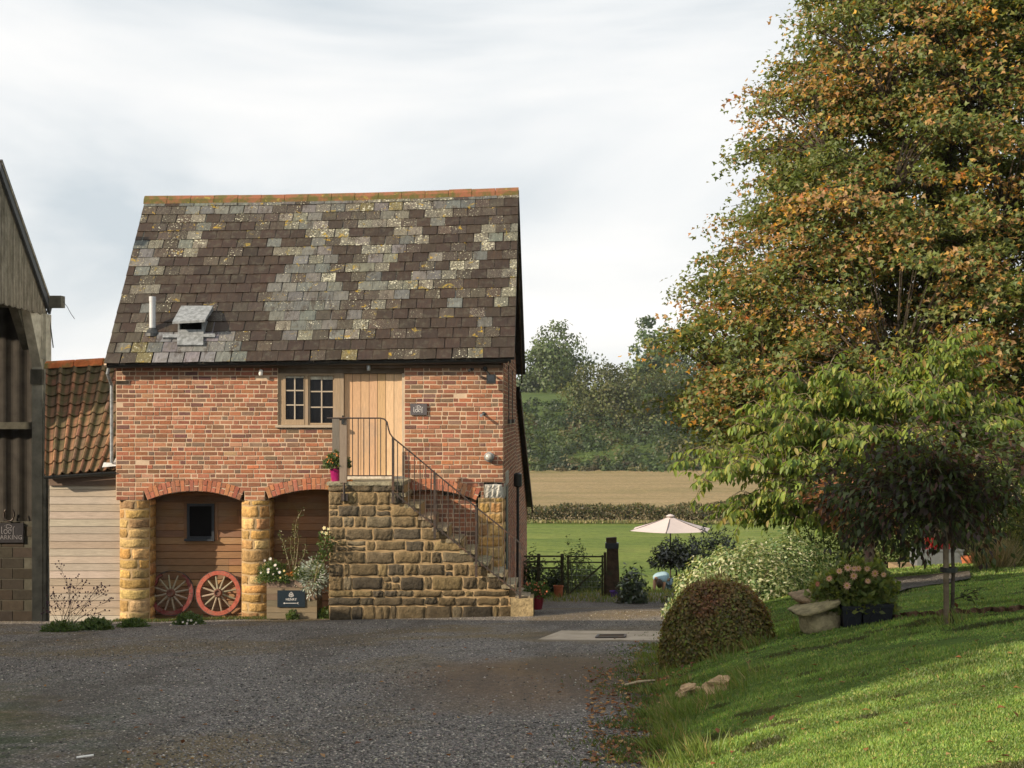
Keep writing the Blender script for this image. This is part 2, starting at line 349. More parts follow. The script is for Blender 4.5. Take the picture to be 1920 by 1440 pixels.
def numesh(name, V, nper, mats, cols, parent=None, faces=None):
    """V (N*nper,3) verts, one polygon per nper verts (or the given face list per element)"""
    me = bpy.data.meshes.new(name); nv = len(V); me.vertices.add(nv); me.vertices.foreach_set('co', np.ascontiguousarray(V, np.float32).ravel())
    if faces is None:
        npoly = nv // nper; loops = np.arange(nv, dtype=np.int32); starts = np.arange(npoly, dtype=np.int32) * nper
    else:
        ne = nv // nper; fl = np.array(faces, np.int32); k = fl.shape[1]
        loops = (np.arange(ne, dtype=np.int32)[:, None, None] * nper + fl[None]).reshape(-1); npoly = ne * len(fl); starts = np.arange(npoly, dtype=np.int32) * k
    me.loops.add(len(loops)); me.loops.foreach_set('vertex_index', loops)
    me.polygons.add(npoly); me.polygons.foreach_set('loop_start', starts)
    me.update(calc_edges=True); me.validate()
    for m_ in (mats if isinstance(mats, (list, tuple)) else [mats]): me.materials.append(m_)
    ca = me.color_attributes.new('Col', 'FLOAT_COLOR', 'POINT')
    a = np.ones((nv, 4), np.float32); a[:, :3] = np.repeat(np.asarray(cols, np.float32), nper, axis=0); ca.data.foreach_set('color', a.ravel())
    return link(name, me, parent)
def unit(a): return a / np.maximum(np.linalg.norm(a, axis=1, keepdims=True), 1e-9)
def leafmesh(name, pos, d, up, L, W, col, material, parent=None, fold=.15, droop=0):
    """one folded leaf (4 corners) per point"""
    d = unit(np.asarray(d, float)); up = np.asarray(up, float); side = unit(np.cross(d, up)); nn = unit(np.cross(side, d))
    L = np.broadcast_to(np.asarray(L, float), (len(pos),))[:, None]; W = np.broadcast_to(np.asarray(W, float), (len(pos),))[:, None]
    mid = pos + d * L * .42
    tip = pos + d * L - nn * L * droop
    V = np.stack([pos, mid + side * W * .5 + nn * W * fold, tip, mid - side * W * .5 + nn * W * fold], 1).reshape(-1, 3)
    return numesh(name, V, 4, material, col, parent)
def palette(n, cols, wts, var=.18):
    cols = np.array(cols); i = RNG.choice(len(cols), n, p=np.array(wts) / np.sum(wts))
    return np.clip(cols[i] * (1 + RNG.uniform(-var, var, (n, 1))) * (1 + RNG.uniform(-.06, .06, (n, 3))), 0.002, .95)
def tang(d, k=.7):
    """leaf axes lying roughly in the surface of a crown whose outward direction is d"""
    return unit(unit(np.cross(d, rvec(len(d)))) + d * k * .5 + np.array([0, 0, -.15]))
def turb(x, y, s, seed, n=14):
    r_ = np.random.default_rng(seed); o = 0
    for i in range(n):
        a = r_.uniform(0, 6.28); f = s * r_.uniform(.5, 2.2); o = o + np.sin((x * math.cos(a) + y * math.sin(a)) * f + r_.uniform(0, 6.28)) / f * s
    return o / math.sqrt(n) * 1.2
def rvec(n):
    return unit(RNG.normal(size=(n, 3)))
def cluster_leaves(centres, rad, nper, flat=.5):
    c = np.repeat(np.asarray(centres, float), nper, 0); r = np.repeat(np.broadcast_to(np.asarray(rad, float), (len(centres),)), nper)
    v = rvec(len(c)) * (RNG.random((len(c), 1)) ** .45); v[:, 2] *= flat
    return c + v * r[:, None], v

# ------------------------------------------------------------------ ground
def grid(name, xs_fn, Ys, nx, material, dz=0.0):
    vs = []
    for Y in Ys:
        x0, x1 = xs_fn(Y); t = np.linspace(0, 1, nx); X = x0 + (x1 - x0) * t
        vs.append(np.stack([X, np.full(nx, Y), H(X, np.full(nx, Y)) + dz], 1))
    V = np.concatenate(vs); ny = len(Ys)
    f = [(j * nx + i, j * nx + i + 1, (j + 1) * nx + i + 1, (j + 1) * nx + i) for j in range(ny - 1) for i in range(nx - 1)]
    me = bpy.data.meshes.new(name); me.from_pydata([tuple(v) for v in V], [], f); me.materials.append(material)
    me.polygons.foreach_set('use_smooth', [True] * len(f)); o = link(name, me); o['kind'] = 'structure'; return o
Ya = np.concatenate([np.arange(-12, 6, 1.0), np.arange(6, 36.01, .3)])
grid('gravel_yard', lambda Y: (-14, float(XE(Y))), Ya, 70, M['gravel'])
grid('farm_ground', lambda Y: (-70, -14), Ya, 30, M['gravel'])
grid('lawn', lambda Y: (float(XE(Y)), float(XE(Y)) + 14), Ya, 90, M['lawn'])
grid('lawn_beyond', lambda Y: (float(XE(Y)) + 14, 80), Ya, 20, M['lawn'])
grid('green_field', lambda Y: (-260, 260), np.concatenate([np.arange(35.5, 60, 1.5), np.arange(60, 140, 3)]), 120, M['pasture'], -.06)
grid('stubble_field', lambda Y: (-300, 300), np.arange(132, 254, 4.0), 90, M['stubble'], -.03)
grid('hillside', lambda Y: (-400, 400), np.concatenate([np.arange(251, 345, 4.0), np.linspace(350, 700, 14)]), 120, M['hill'])
tag(bpy.data.objects['gravel_yard'], kind='structure')
# path on the lawn, top right
PC = [G(1648, 1124, 12), G(1818, 1087, 12), G(1818, 1074, 12), G(1648, 1088, 12)]
g_ = []; nyp, nxp = 14, 24
for j in range(nyp):
    v_ = j / (nyp - 1)
    for i in range(nxp):
        u_ = i / (nxp - 1); q_ = (PC[0] * (1 - u_) + PC[1] * u_) * (1 - v_) + (PC[3] * (1 - u_) + PC[2] * u_) * v_
        ex_ = .06 * math.sin(u_ * 23 + 1) * (1 - v_); g_.append((q_.x, q_.y + ex_, float(H(q_.x, q_.y + ex_)) + .03))
me = bpy.data.meshes.new('gravel_path')
me.from_pydata(g_, [], [(j * nxp + i, j * nxp + i + 1, (j + 1) * nxp + i + 1, (j + 1) * nxp + i) for j in range(nyp - 1) for i in range(nxp - 1)])
me.materials.append(M['pathgravel']); o = link('gravel_path', me); o['kind'] = 'structure'
def inpath(x, y):
    r_ = np.ones(len(x), bool)
    for a_, b_ in zip(PC, PC[1:] + PC[:1]): r_ &= ((b_.x - a_.x) * (y - a_.y) - (b_.y - a_.y) * (x - a_.x)) > 0
    return r_
# concrete slab with an inspection cover
a0, a1, a2, a3 = G(1008, 1202), G(1262, 1204), G(1262, 1186), G(1052, 1185)
mb = MB()
top = [a0, a1, a2, a3]; rise = .02
mb.add([v + Vector((0, 0, rise)) for v in top] + [v + Vector((0, 0, -.1)) for v in top], [(0, 1, 2, 3), (0, 4, 5, 1), (1, 5, 6, 2), (2, 6, 7, 3), (3, 7, 4, 0)])
o = mb.build('concrete_slab', M['slabc']); o['kind'] = 'structure'
c0 = G(1118, 1199); c1 = G(1170, 1195.5)
t = thing('manhole_cover', 'small rusty rectangular inspection cover set in the pale concrete slab', 'manhole cover', (c0.x, c0.y, c0.z + .02))
def onslab(x, y):
    n_ = (a1 - a0).cross(a3 - a0).normalized(); return a0.z + rise - (n_.x * (x - a0.x) + n_.y * (y - a0.y)) / n_.z
mb = MB(); y0_, y1_ = c0.y, c0.y + .42
q = [(c0.x, y0_), (c1.x, y0_), (c1.x + .03, y1_), (c0.x + .04, y1_)]
mb.add([Vector((x, y, onslab(x, y) + .008)) for x, y in q] + [Vector((x, y, onslab(x, y) - .03)) for x, y in q], [(0, 1, 2, 3), (0, 4, 5, 1), (1, 5, 6, 2), (2, 6, 7, 3), (3, 7, 4, 0)])
mb.build('lid', M['post'], t)
mb = MB()
for i in range(4):
    a, b2 = q[i], q[(i + 1) % 4]; mb.bar((a[0], a[1], onslab(*a) + .009), (b2[0], b2[1], onslab(*b2) + .009), .03, .012)
mb.build('frame', M['iron'], t)

# ------------------------------------------------------------------ main barn
YF = 24.0; S = F / YF                     # facade plane, pixels per metre there
def FX(px): return (px - CX) / S
def FZ_(py): return CAMZ - (py - HY) / S
barn = thing('brick_barn', 'two storey red brick barn with mossy slate roof, stone pillars and arches', 'barn', (FX(580), YF, 0))
BRC = [((.40, .150, .078), 5), ((.33, .125, .068), 4.5), ((.26, .115, .065), 4), ((.43, .18, .10), 1.8), ((.235, .14, .09), 1.6), ((.19, .085, .065), 1.2), ((.44, .23, .13), .5), ((.48, .17, .08), .4)]
def brickcol(seed=0, u=0, z=0):
    c = random.choices([b[0] for b in BRC], [b[1] for b in BRC])[0]
    return jit((c[0] * .86, c[1] * .92, c[2] * .98), .16, .07)
def brick_quad(mb, q, out, prot, ch, col):
    """front face of a brick: q four corners (in order), out = outward normal, prot = how proud, ch = chamfer"""
    c = sum(q, Vector()) / 4
    inner = [p + (c - p).normalized() * ch + out * prot for p in q]
    ring = [p + out * (prot - ch * .7) for p in q]; base = [p - out * .03 for p in q]
    mb.add(inner + ring + base, [(0, 1, 2, 3)] + [(i + 4, (i + 1) % 4 + 4, (i + 1) % 4, i) for i in range(4)] + [(i + 8, (i + 1) % 4 + 8, (i + 1) % 4 + 4, i + 4) for i in range(4)], col)
def lay(mb, mortar, fmap, out, z0, z1, spans, course=.0777, seed=0):
    """rows of Flemish bond between z0 and z1; spans(za, zb) -> list of (u0, u1); fmap(u, z) -> point on the mortar plane"""
    rr = random.Random(seed); n = int(round((z1 - z0) / course)); course = (z1 - z0) / n
    for k in range(n):
        za, zb = z0 + k * course, z0 + (k + 1) * course
        wob = rr.uniform(-.006, .006)
        for (u0, u1) in spans(za, zb):
            if u1 - u0 < .02: continue
            # mortar bed
            q = [fmap(u0, za), fmap(u1, za), fmap(u1, zb), fmap(u0, zb)]; mortar.add(q, [(0, 1, 2, 3)])
            u = u0 + rr.uniform(0, .004); start = (k % 2) * .11 + rr.uniform(-.02, .02); head = (k % 2 == 1)
            # phase from the global pattern so joints do not line up at openings
            ph = (u0 * 1.0) % .35
            while u < u1 - .012:
                L = (.106 if head else .222) * rr.uniform(.93, 1.06)
                if u1 - (u + L) < .06: L = u1 - u
                a, b2 = u + .0078, min(u + L - .0078, u1 - .002)
                g = .0086 + rr.uniform(-.001, .003)
                if rr.random() > .004:
                    jz = [rr.uniform(-.003, .003) for _ in range(4)]
                    qq = [fmap(a, za + g + jz[0]), fmap(b2, za + g + jz[1]), fmap(b2, zb - g + jz[2]), fmap(a, zb - g + jz[3])]
                    brick_quad(mb, qq, out, rr.uniform(.002, .010), .005, brickcol())
                u += L; head = not head
                if rr.random() < .08: head = not head
# arches: (x0, x1, spring y, crown y) in photo pixels
ARCH = [(277, 450, 938, 921), (504, 690, 935, 918), (706, 893, 938, 919)]
RING = .205
arcs = []
for (x0, x1, ys, yc) in ARCH:
    xa, xb, zs, zc = FX(x0), FX(x1), FZ_(ys), FZ_(yc)
    hw = (xb - xa) / 2; r = zc - zs; rad = (hw * hw + r * r) / (2 * r); cx, cz = (xa + xb) / 2, zc - rad
    arcs.append((cx, cz, rad, hw, zs, zc))
def arch_block(za, zb):
    o = []
    for (cx, cz, rad, hw, zs, zc) in arcs:
        ro = rad + RING; zz = zb
        h = zz - cz
        if h < ro:
            half = math.sqrt(ro * ro - h * h); ang = math.asin(hw / rad); half = min(half, ro * math.sin(ang) - .0)
            if zz <= zs + .01: half = hw + .09
            o.append((cx - half, cx + half))
    return o
WX0, WX1, WZ0, WZ1 = FX(521), FX(637), FZ_(801), FZ_(689)      # window opening
DX0, DX1, DZ0, DZ1 = FX(637), FX(758), FZ_(896), FZ_(689)      # door opening
ZT, ZB = FZ_(688), FZ_(938); XL, XR = FX(217.5), FX(943.5)
def subtract(iv, cut):
    r = []
    for a, b2 in iv:
        if cut[1] <= a or cut[0] >= b2: r.append((a, b2)); continue
        if cut[0] > a: r.append((a, cut[0]))
        if cut[1] < b2: r.append((cut[1], b2))
    return r
def front_spans(za, zb):
    iv = [(XL, XR)]; zm = (za + zb) / 2
    if WZ0 < zm < WZ1: iv = subtract(iv, (WX0, WX1))
    if DZ0 < zm < DZ1: iv = subtract(iv, (DX0, DX1))
    if FZ_(936) < zm < FZ_(907): iv = subtract(iv, (FX(907), XR + .01))       # padstone
    for c in arch_block(za, zb): iv = subtract(iv, c)
    return iv
mb, mo = MB(), MB()
lay(mb, mo, lambda u, z: Vector((u, YF, z)), Vector((0, -1, 0)), ZB, ZT, front_spans, seed=3)
# wall core behind the face, so openings have depth
core = MB()
for za in np.arange(ZB, ZT - .01, .0777 * 1):
    zb = min(za + .0777, ZT)
    for a, b2 in front_spans(za, zb): core.box(a, b2, YF + .004, YF + .32, za, zb)
core.build('wall_core', M['mortar'], barn)
mo.build('mortar_face', M['mortar'], barn); mb.build('front_wall', M['brick'], barn)
# ring of bricks over each arch
for (cx, cz, rad, hw, zs, zc) in arcs:
    mb, mo = MB(), MB(); ang = math.asin(min(.999, hw / rad)); n = int(round(2 * ang * (rad + RING / 2) / .079))
    for i in range(n):
        a0_ = -ang + 2 * ang * i / n; a1_ = -ang + 2 * ang * (i + 1) / n; e = .055 / rad * .1
        def pt(a, r, y=YF): return Vector((cx + r * math.sin(a), y, cz + r * math.cos(a)))
        mo.add([pt(a0_, rad), pt(a1_, rad), pt(a1_, rad + RING), pt(a0_, rad + RING)], [(0, 1, 2, 3)])
        mo.add([pt(a0_, rad), pt(a1_, rad), pt(a1_, rad, YF + .32), pt(a0_, rad, YF + .32)], [(0, 3, 2, 1)])
        g = .006 / (rad + .1); parts = [(rad + .004, rad + RING - .004)] if i % 2 == 0 else ([(rad + .004, rad + .10), (rad + .113, rad + RING - .004)] if i % 4 == 1 else [(rad + .004, rad + .085), (rad + .098, rad + RING - .004)])
        for (ra, rb) in parts:
            jr = random.uniform(-.008, .006)
            brick_quad(mb, [pt(a0_ + g, ra), pt(a1_ - g, ra), pt(a1_ - g, rb + jr), pt(a0_ + g, rb + jr)], Vector((0, -1, 0)), random.uniform(.006, .016), .006, jit(random.choice([(.42, .16, .085), (.36, .13, .08), (.30, .13, .08), (.46, .2, .1)]), .15))
            mb.add([pt(a0_ + g, rad - .004), pt(a1_ - g, rad - .004), pt(a1_ - g, rad - .004, YF + .22), pt(a0_ + g, rad - .004, YF + .22)], [(0, 3, 2, 1)], (.3, .12, .07))
    ao = mb.build('arch', M['brick'], barn); mo.build('arch_mortar', M['mortar'], ao)
# brick infill under the third arch
mb, mo = MB(), MB()
def inf_spans(za, zb):
    cx, cz, rad, hw, zs, zc = arcs[2]; h = zb - cz
    if h >= rad: return []
    half = min(hw, math.sqrt(max(0, rad * rad - h * h))) if zb > zs else hw
    return [(cx - half + .01, cx + half - .01)]
lay(mb, mo, lambda u, z: Vector((u, YF + .16, z)), Vector((0, -1, 0)), -.1, arcs[2][5] - .02, inf_spans, seed=8)
io = mb.build('brick_infill', M['brick'], barn); mo.build('infill_mortar', M['mortar'], io)
# right gable wall (plane X = XR), front to lean-to, with gable triangle
YB = 31.0; YR = 27.0; ZRID = 7.85; ZEV = 4.47
def gz(Y): return ZEV + (ZRID - ZEV) * (1 - abs(Y - YR) / (YR - 23.85 if Y < YR else YB - YR))
def side_spans(za, zb):
    z = zb
    if z <= ZEV: y0, y1 = YF, YB
    else:
        t_ = (z - ZEV) / (ZRID - ZEV)
        y0 = YF + (YR - YF) * t_; y1 = YB - (YB - YR) * t_
    iv = [(y0, y1)]
    if zb < FZ_(907) : iv = subtract(iv, (YF - .1, 25.35))
    return iv
mb, mo = MB(), MB()
lay(mb, mo, lambda u, z: Vector((XR, u, z)), Vector((1, 0, 0)), -.7, ZRID - .1, side_spans, seed=5)
so_ = mb.build('side_wall', M['brick'], barn); mo.build('side_mortar', M['mortar'], so_)
mb = MB(); mb.box(XR - .3, XR - .004, YF + .33, YB, 2.3, ZT); mb.box(XR - .3, XR - .004, 25.4, YB, -.9, 2.3)
mb.add([(XR - .02, YF + .1, ZT), (XR - .02, YB, ZT), (XR - .02, YR, ZRID - .15)], [(0, 1, 2)])
XLg = XL
mb.add([(XLg, YF + .32, -.6), (XLg, YB, -.8), (XLg, YB, ZT), (XLg - .13, YR, ZRID - .15), (XLg, YF + .32, ZT)], [(0, 1, 2, 3, 4)])
mb.add([(XLg, YB, -.8), (XR, YB, -.8), (XR, YB, ZT), (XLg, YB, ZT)], [(0, 1, 2, 3)])
mb.build('inner_wall', M['brick'], barn)
# iron tie marks on the gable side
for yy in (26.3, 28.4): mb = MB(); mb.box(XR, XR + .05, yy - .35, yy + .35, 3.42, 3.5); mb.box(XR, XR + .02, yy - .06, yy + .06, 3.5, 4.5); mb.build('wall_tie', M['iron'], barn)
# lean-to at the back right
lt = MB(); lm = MB()
def lean_spans(za, zb):
    yy = 31 + (4.15 - zb) / (4.15 - 1.35) * 5.0
    return [(31.0, min(36.0, yy))]
lay(lt, lm, lambda u, z: Vector((XR + .0 + (u - 31) * .024, u, z)), Vector((1, 0, 0)), -1.3, 4.0, lean_spans, seed=9)
lo = lt.build('lean_to_wall', M['brick'], barn); lm.build('lean_to_mortar', M['mortar'], lo)
mb = MB()
mb.add([(XR + .09, 30.9, 4.22), (XR + .26, 36.2, 1.30), (XL, 36.2, 1.30), (XL, 30.9, 4.22), (XR + .09, 30.9, 4.10), (XR + .26, 36.2, 1.18), (XL, 36.2, 1.18), (XL, 30.9, 4.10)], [(0, 3, 2, 1), (4, 5, 6, 7), (0, 1, 5, 4), (1, 2, 6, 5)], (.06, .055, .05))
lr = mb.build('lean_to_roof', M['slate'], barn, extra=[.3] * 8)
mb = MB(); mb.bar((XR + .10, 30.9, 4.03), (XR + .27, 36.2, 1.10), .025, .17); mb.build('lean_to_bargeboard', M['post'], barn)
# padstone and pillars: lumpy coursed stone
def stonecol(lit=1.0):
    c = random.choices([(.50, .30, .105), (.42, .25, .09), (.55, .36, .15), (.36, .215, .085), (.28, .19, .09), (.48, .33, .16)], [5, 4, 3, 2.5, 1.5, 2])[0]
    return jit(c, .16, .08)
def epos(i, n, e): return 0.0 if i == 0 else 1.0 if i == n else e + (1 - 2 * e) * (i - 1) / (n - 2)
def stone_face(mb, fmap, u0, u1, v0, v1, bulge, col, nu=6, nv=5, rough=.35, rnd=None):
    """pillowed rough stone; fmap(u, v, d) -> point at depth d proud of the wall"""
    rr = rnd or random; o = []; ph = rr.uniform(0, 50); g = .006; nu += 1; nv += 1; ea = min(.25, .014 / max(.02, abs(u1 - u0))); eb = min(.25, .012 / max(.02, abs(v1 - v0)))
    cut = [rr.uniform(0, .22) for _ in range(4)]
    for j in range(nv + 1):
        for i in range(nu + 1):
            a, b2 = epos(i, nu, ea), epos(j, nv, eb)
            ex = max(0, min(a, 1 - a)) * abs(u1 - u0); ey = max(0, min(b2, 1 - b2)) * abs(v1 - v0)
            ca = cut[(0 if a < .5 else 1) + (0 if b2 < .5 else 2)]
            m_ = (.25 + .75 * min(1, ex / .05)) * (.25 + .75 * min(1, ey / .05))
            d = bulge * m_ * (1 + rough * math.sin(ph + 23 * a * (u1 - u0) * 3 + 1.9 * math.sin(ph * 2 + b2 * 5)) * math.cos(ph * 1.7 + b2 * 6)) - (.03 if (i in (0, nu) or j in (0, nv)) else 0)
            uu = u0 + g + (u1 - u0 - 2 * g) * a; vv = v0 + g + (v1 - v0 - 2 * g) * b2
            if (i in (0, nu)) and (j in (0, nv)): uu += (.5 - a) * .05; vv += (.5 - b2) * .03
            uu += .006 * math.sin(ph + b2 * 7) * (1 if a > .5 else -1); vv += .006 * math.sin(ph * 1.3 + a * 9)
            o.append(fmap(uu, vv, d))
    k = nu + 1
    mb.add(o, [(j * k + i, j * k + i + 1, (j + 1) * k + i + 1, (j + 1) * k + i) for j in range(nv) for i in range(nu)], col)
def pillar(x0, x1, zb, zt, rdepth, curved, seed, name='stone_pillar', yfront=YF - .02):
    rr = random.Random(seed); mb, mo = MB(), MB(); wd = x1 - x0; cx = (x0 + x1) / 2
    def fm(u, v, d):
        s_ = (u - cx) / (wd / 2); k = .16 * curved
        th = s_ * math.radians(62) * curved
        if curved: return Vector((cx + math.sin(th) / math.sin(math.radians(62)) * (wd / 2 + d * .8 * abs(math.sin(th))), yfront - d * math.cos(th) + (1 - math.cos(th)) * wd * .55, v))
        return Vector((u, yfront - d, v))
    z = zb
    while z < zt - .05:
        h = min(rr.uniform(.155, .225), zt - z)
        if zt - (z + h) < .08: h = zt - z
        cuts = [x0] + ([cx + rr.uniform(-.12, .12)] if rr.random() < .75 else []) + [x1]
        if wd > .6: cuts = [x0] + sorted(rr.sample([x0 + wd * t for t in (.25, .4, .55, .7)], 2)) + [x1]
        for a, b2 in zip(cuts[:-1], cuts[1:]): stone_face(mb, fm, a, b2, z, z + h, rr.uniform(.006, .014), stonecol(), 8, 6, .9, rnd=rr)
        z += h
    n = 12; pts = []
    for i in range(n + 1):
        for v in (zb, zt): pts.append(fm(x0 + wd * i / n, v, 0.0))
    mo.add(pts, [(2 * i, 2 * i + 2, 2 * i + 3, 2 * i + 1) for i in range(n)])
    mo.box(x0 + .01, x1 - .01, yfront + (.20 if curved else .03), YF + rdepth, zb, zt - .002)
    # right and left returns get stones too
    for (xs, sg) in ((x0 + .005, -1), (x1 - .005, 1)):
        z = zb
        while z < zt - .05:
            h = min(rr.uniform(.16, .22), zt - z)
            stone_face(mb, lambda u, v, d: Vector((xs + sg * (d + .0), u, v)), YF + (.12 if curved else .0), YF + rdepth, z, z + h, .018, stonecol(), nu=4, nv=3, rnd=rr); z += h
    p = mb.build(name, M['stone'], barn, smooth=True); mo.build('pillar_joints', M['smortar'], p); return p
pillar(FX(220), FX(277), -.35, ZB, .5, 1, 11)
pillar(FX(450), FX(503.5), -.25, ZB, .5, 1, 12)
pillar(FX(690), FX(706), -.25, ZB, .4, 0, 13)
pillar(FX(897), FX(943), -.25, FZ_(933), 1.2, 0, 14)
mb = MB()
stone_face(mb, lambda u, v, d: Vector((u, YF - .01 - d, v)), FX(908), XR, FZ_(936), FZ_(907), .02, (.52, .50, .44), 9, 8, .9)
mb.box(FX(908), XR + .012, YF + .01, YF + .9, FZ_(935), FZ_(908), (.40, .37, .32))
mb.box(XR + .0, XR + .02, YF + .9, YF + 2.1, FZ_(915), FZ_(890), (.48, .45, .40))
mb.build('padstone', M['stone'], barn, smooth=False)
# grey door in the side beneath the padstone
mb = MB(); mb.box(XR - .02, XR + .015, YF + 1.1, YF + 1.95, .12, 2.28); mb.build('side_door', M['door_grey'], barn)
mb = MB(); mb.tube([(XR + .09, 29.4, -.6), (XR + .09, 29.4, 2.15), (XR + .03, 29.4, 2.3)], .032, 10); mb.lathe((XR + .09, 29.4, 2.05), [(.045, 0), (.09, .03), (.09, .28), (.045, .31)], 12)
mb.build('drain_pipe', M['gutter'], barn)
# recess behind the arches: horizontal boards
YI = YF + .66
mb = MB(); z = -.35
bw = .125
while z < 2.32:
    x = XL + .1
    while x < FX(700):
        L = random.uniform(1.6, 3.4); x2 = min(x + L, FX(702))
        c = jit(random.choice([(.31, .165, .08), (.27, .145, .07), (.34, .19, .095), (.24, .135, .075)]), .14)
        mb.add([(x, YI, z), (x2 - .003, YI, z), (x2 - .003, YI - .020, z + .008), (x, YI - .020, z + .008), (x, YI - .020, z + .008), (x2 - .003, YI - .020, z + .008), (x2 - .003, YI - .002, z + bw), (x, YI - .002, z + bw), (x, YI + .01, z + bw), (x2 - .003, YI + .01, z + bw)], [(0, 1, 2, 3), (4, 5, 6, 7), (7, 6, 9, 8)], c)
        x = x2
    z += bw
mb.build('timber_lining', M['wood'], barn)
mb = MB(); mb.box(XL + .05, FX(702), YI + .02, YI + .06, -.4, 2.6); mb.box(XL + .05, FX(702), YF + .2, YI + .05, 2.32, 2.40); mb.box(XL + .02, XL + .07, YF + .3, YI + .05, -.4, 2.4); mb.build('lining_back', M['dark'], barn)
# small dark window in the lining
k = F / YI
x0, x1, z0, z1 = (352 - CX) / k, (403 - CX) / k, CAMZ - (1010 - HY) / k, CAMZ - (944 - HY) / k
mb = MB(); fw = .045
mb.box(x0, x1, YI - .06, YI - .012, z0, z0 + fw); mb.box(x0, x1, YI - .06, YI - .012, z1 - fw, z1); mb.box(x0, x0 + fw, YI - .06, YI - .012, z0 + fw, z1 - fw); mb.box(x1 - fw, x1, YI - .06, YI - .012, z0 + fw, z1 - fw)
sw = mb.build('small_window', M['frame_grey'], barn)
mb = MB(); mb.box(x0 + fw, x1 - fw, YI - .032, YI - .024, z0 + fw, z1 - fw); mb.build('glass', M['glass'], sw)
mb = MB(); mb.box(x0 - .04, x1 + .01, YI - .10, YI - .012, z0 - .035, z0 - .002); mb.build('sill', M['frame_grey'], sw)
mb = MB(); mb.box(x1 + .003, x1 + .06, YI - .03, YI - .006, z0 - .03, z1 + .01, (.25, .13, .065)); mb.build('architrave', M['wood'], sw)
mb = MB(); mb.box(x0 - .06, x0 - .003, YI - .03, YI - .006, z0 + .01, z1 + .01, (.25, .13, .065)); mb.build('architrave', M['wood'], sw)
# upper window
OAK = (.34, .25, .16)
mb = MB(); y0, y1 = YF + .03, YF + .13
mb.box(WX0, FX(530), y0, y1, WZ0, FZ_(700), OAK); mb.box(FX(626), FX(637) , y0 - .01, y1, WZ0, FZ_(700), OAK); mb.box(FX(530), FX(626), y0, y1, FZ_(704), FZ_(700), OAK)
mb.box(FX(530), FX(626), y0, y1, WZ0, FZ_(797), OAK)
mb.box(FX(570.5), FX(577), y0 - .003, y1, FZ_(797), FZ_(704), OAK)
wf = mb.build('window', M['woodv'], barn)
mb = MB(); mb.box(FX(517), FX(640), YF - .05, YF + .12, FZ_(801.5), FZ_(796.8), (.42, .34, .25)); mb.build('sill', M['wood'], wf)
def casement(xa, xb, ya, yb, xi0, xi1, yi0, yi1, zz):
    mb = MB(); a, b2, c, d = FX(xa), FX(xb), FZ_(yb), FZ_(ya); i0, i1, j0, j1 = FX(xi0), FX(xi1), FZ_(yi1), FZ_(yi0)
    mb.box(a, i0, zz, zz + .05, c, d, OAK); mb.box(i1, b2, zz, zz + .05, c, d, OAK); mb.box(i0, i1, zz, zz + .05, c, j0, OAK); mb.box(i0, i1, zz, zz + .05, j1, d, OAK)
    o = mb.build('casement', M['woodv'], wf)
    mb = MB(); xm = (i0 + i1) / 2; WB = (.46, .39, .30)
    mb.box(xm - .011, xm + .011, zz + .008, zz + .03, j0, j1, WB)
    for t_ in (1 / 3, 2 / 3):
        zz_ = j0 + (j1 - j0) * t_
        mb.box(i0, xm - .011, zz + .010, zz + .03, zz_ - .011, zz_ + .011, WB); mb.box(xm + .011, i1, zz + .010, zz + .03, zz_ - .011, zz_ + .011, WB)
    mb.build('glazing_bars', M['woodv'], o)
    mb = MB(); mb.box(i0, i1, zz + .034, zz + .04, j0, j1); mb.build('glass', M['glass'], o)
    return o, (i0, i1, j0, j1, zz)
casement(530.3, 570.3, 704.3, 796.5, 535, 569, 705, 786.5, YF + .02)
o, bb = casement(577.3, 625.7, 704.3, 796.5, 580.5, 623.5, 699.0 + 5.5, 793, YF + .045)
mb = MB(); mb.box(bb[0], bb[1], YF + .045 + .031, YF + .045 + .0338, bb[3] - .065, bb[3], (.55, .52, .42)); mb.build('blind', M['painted'], wf)
mb = MB(); mb.box(FX(535), FX(569), YF + .0512, YF + .0535, FZ_(708.5), FZ_(705), (.5, .48, .4)); mb.build('blind', M['painted'], wf)
mb = MB(); mb.box(WX0 - .02, DX1 + .02, YF + .02, YF + .14, FZ_(700), ZT, (.10, .07, .045)); mb.build('lintel', M['wood'], barn)
mb = MB(); mb.box(WX0, WX1, YF + .2, YF + .25, WZ0, WZ1); mb.build('window_backing', M['dark'], wf)
# plank door
mb = MB(); x = FX(644.5); ye = YF + .10
mb.box(FX(637.2), FX(644), YF + .02, YF + .14, DZ0, FZ_(700), (.33, .25, .17)); mb.build('door_post', M['woodv'], barn); mb = MB(); mb.box(FX(753.5), FX(758), YF + .02, YF + .14, DZ0, FZ_(700), (.52, .43, .32))
dfr = mb.build('door_post', M['woodv'], barn)
mb = MB(); n = 7; xs = [644.3 + (753.3 - 644.3) * i / n for i in range(n + 1)]
for i in range(n):
    mb.box(FX(xs[i]) + .004, FX(xs[i + 1]) - .004, YF + .075, YF + .11, DZ0 + .03, FZ_(700.5), jit(random.choice([(.64, .42, .24), (.70, .48, .29), (.60, .39, .22)]), .08))
mb.box(FX(644), FX(753.5), YF + .09, YF + .12, DZ0 + .025, FZ_(700.5), (.1, .06, .04))
mb.build('door', M['woodv'], barn)
mb = MB(); mb.box(DX0, DX1 + .01, YF - .03, YF + .14, FZ_(898), DZ0 + .025, (.60, .54, .45)); mb.build('threshold', M['painted'], barn)
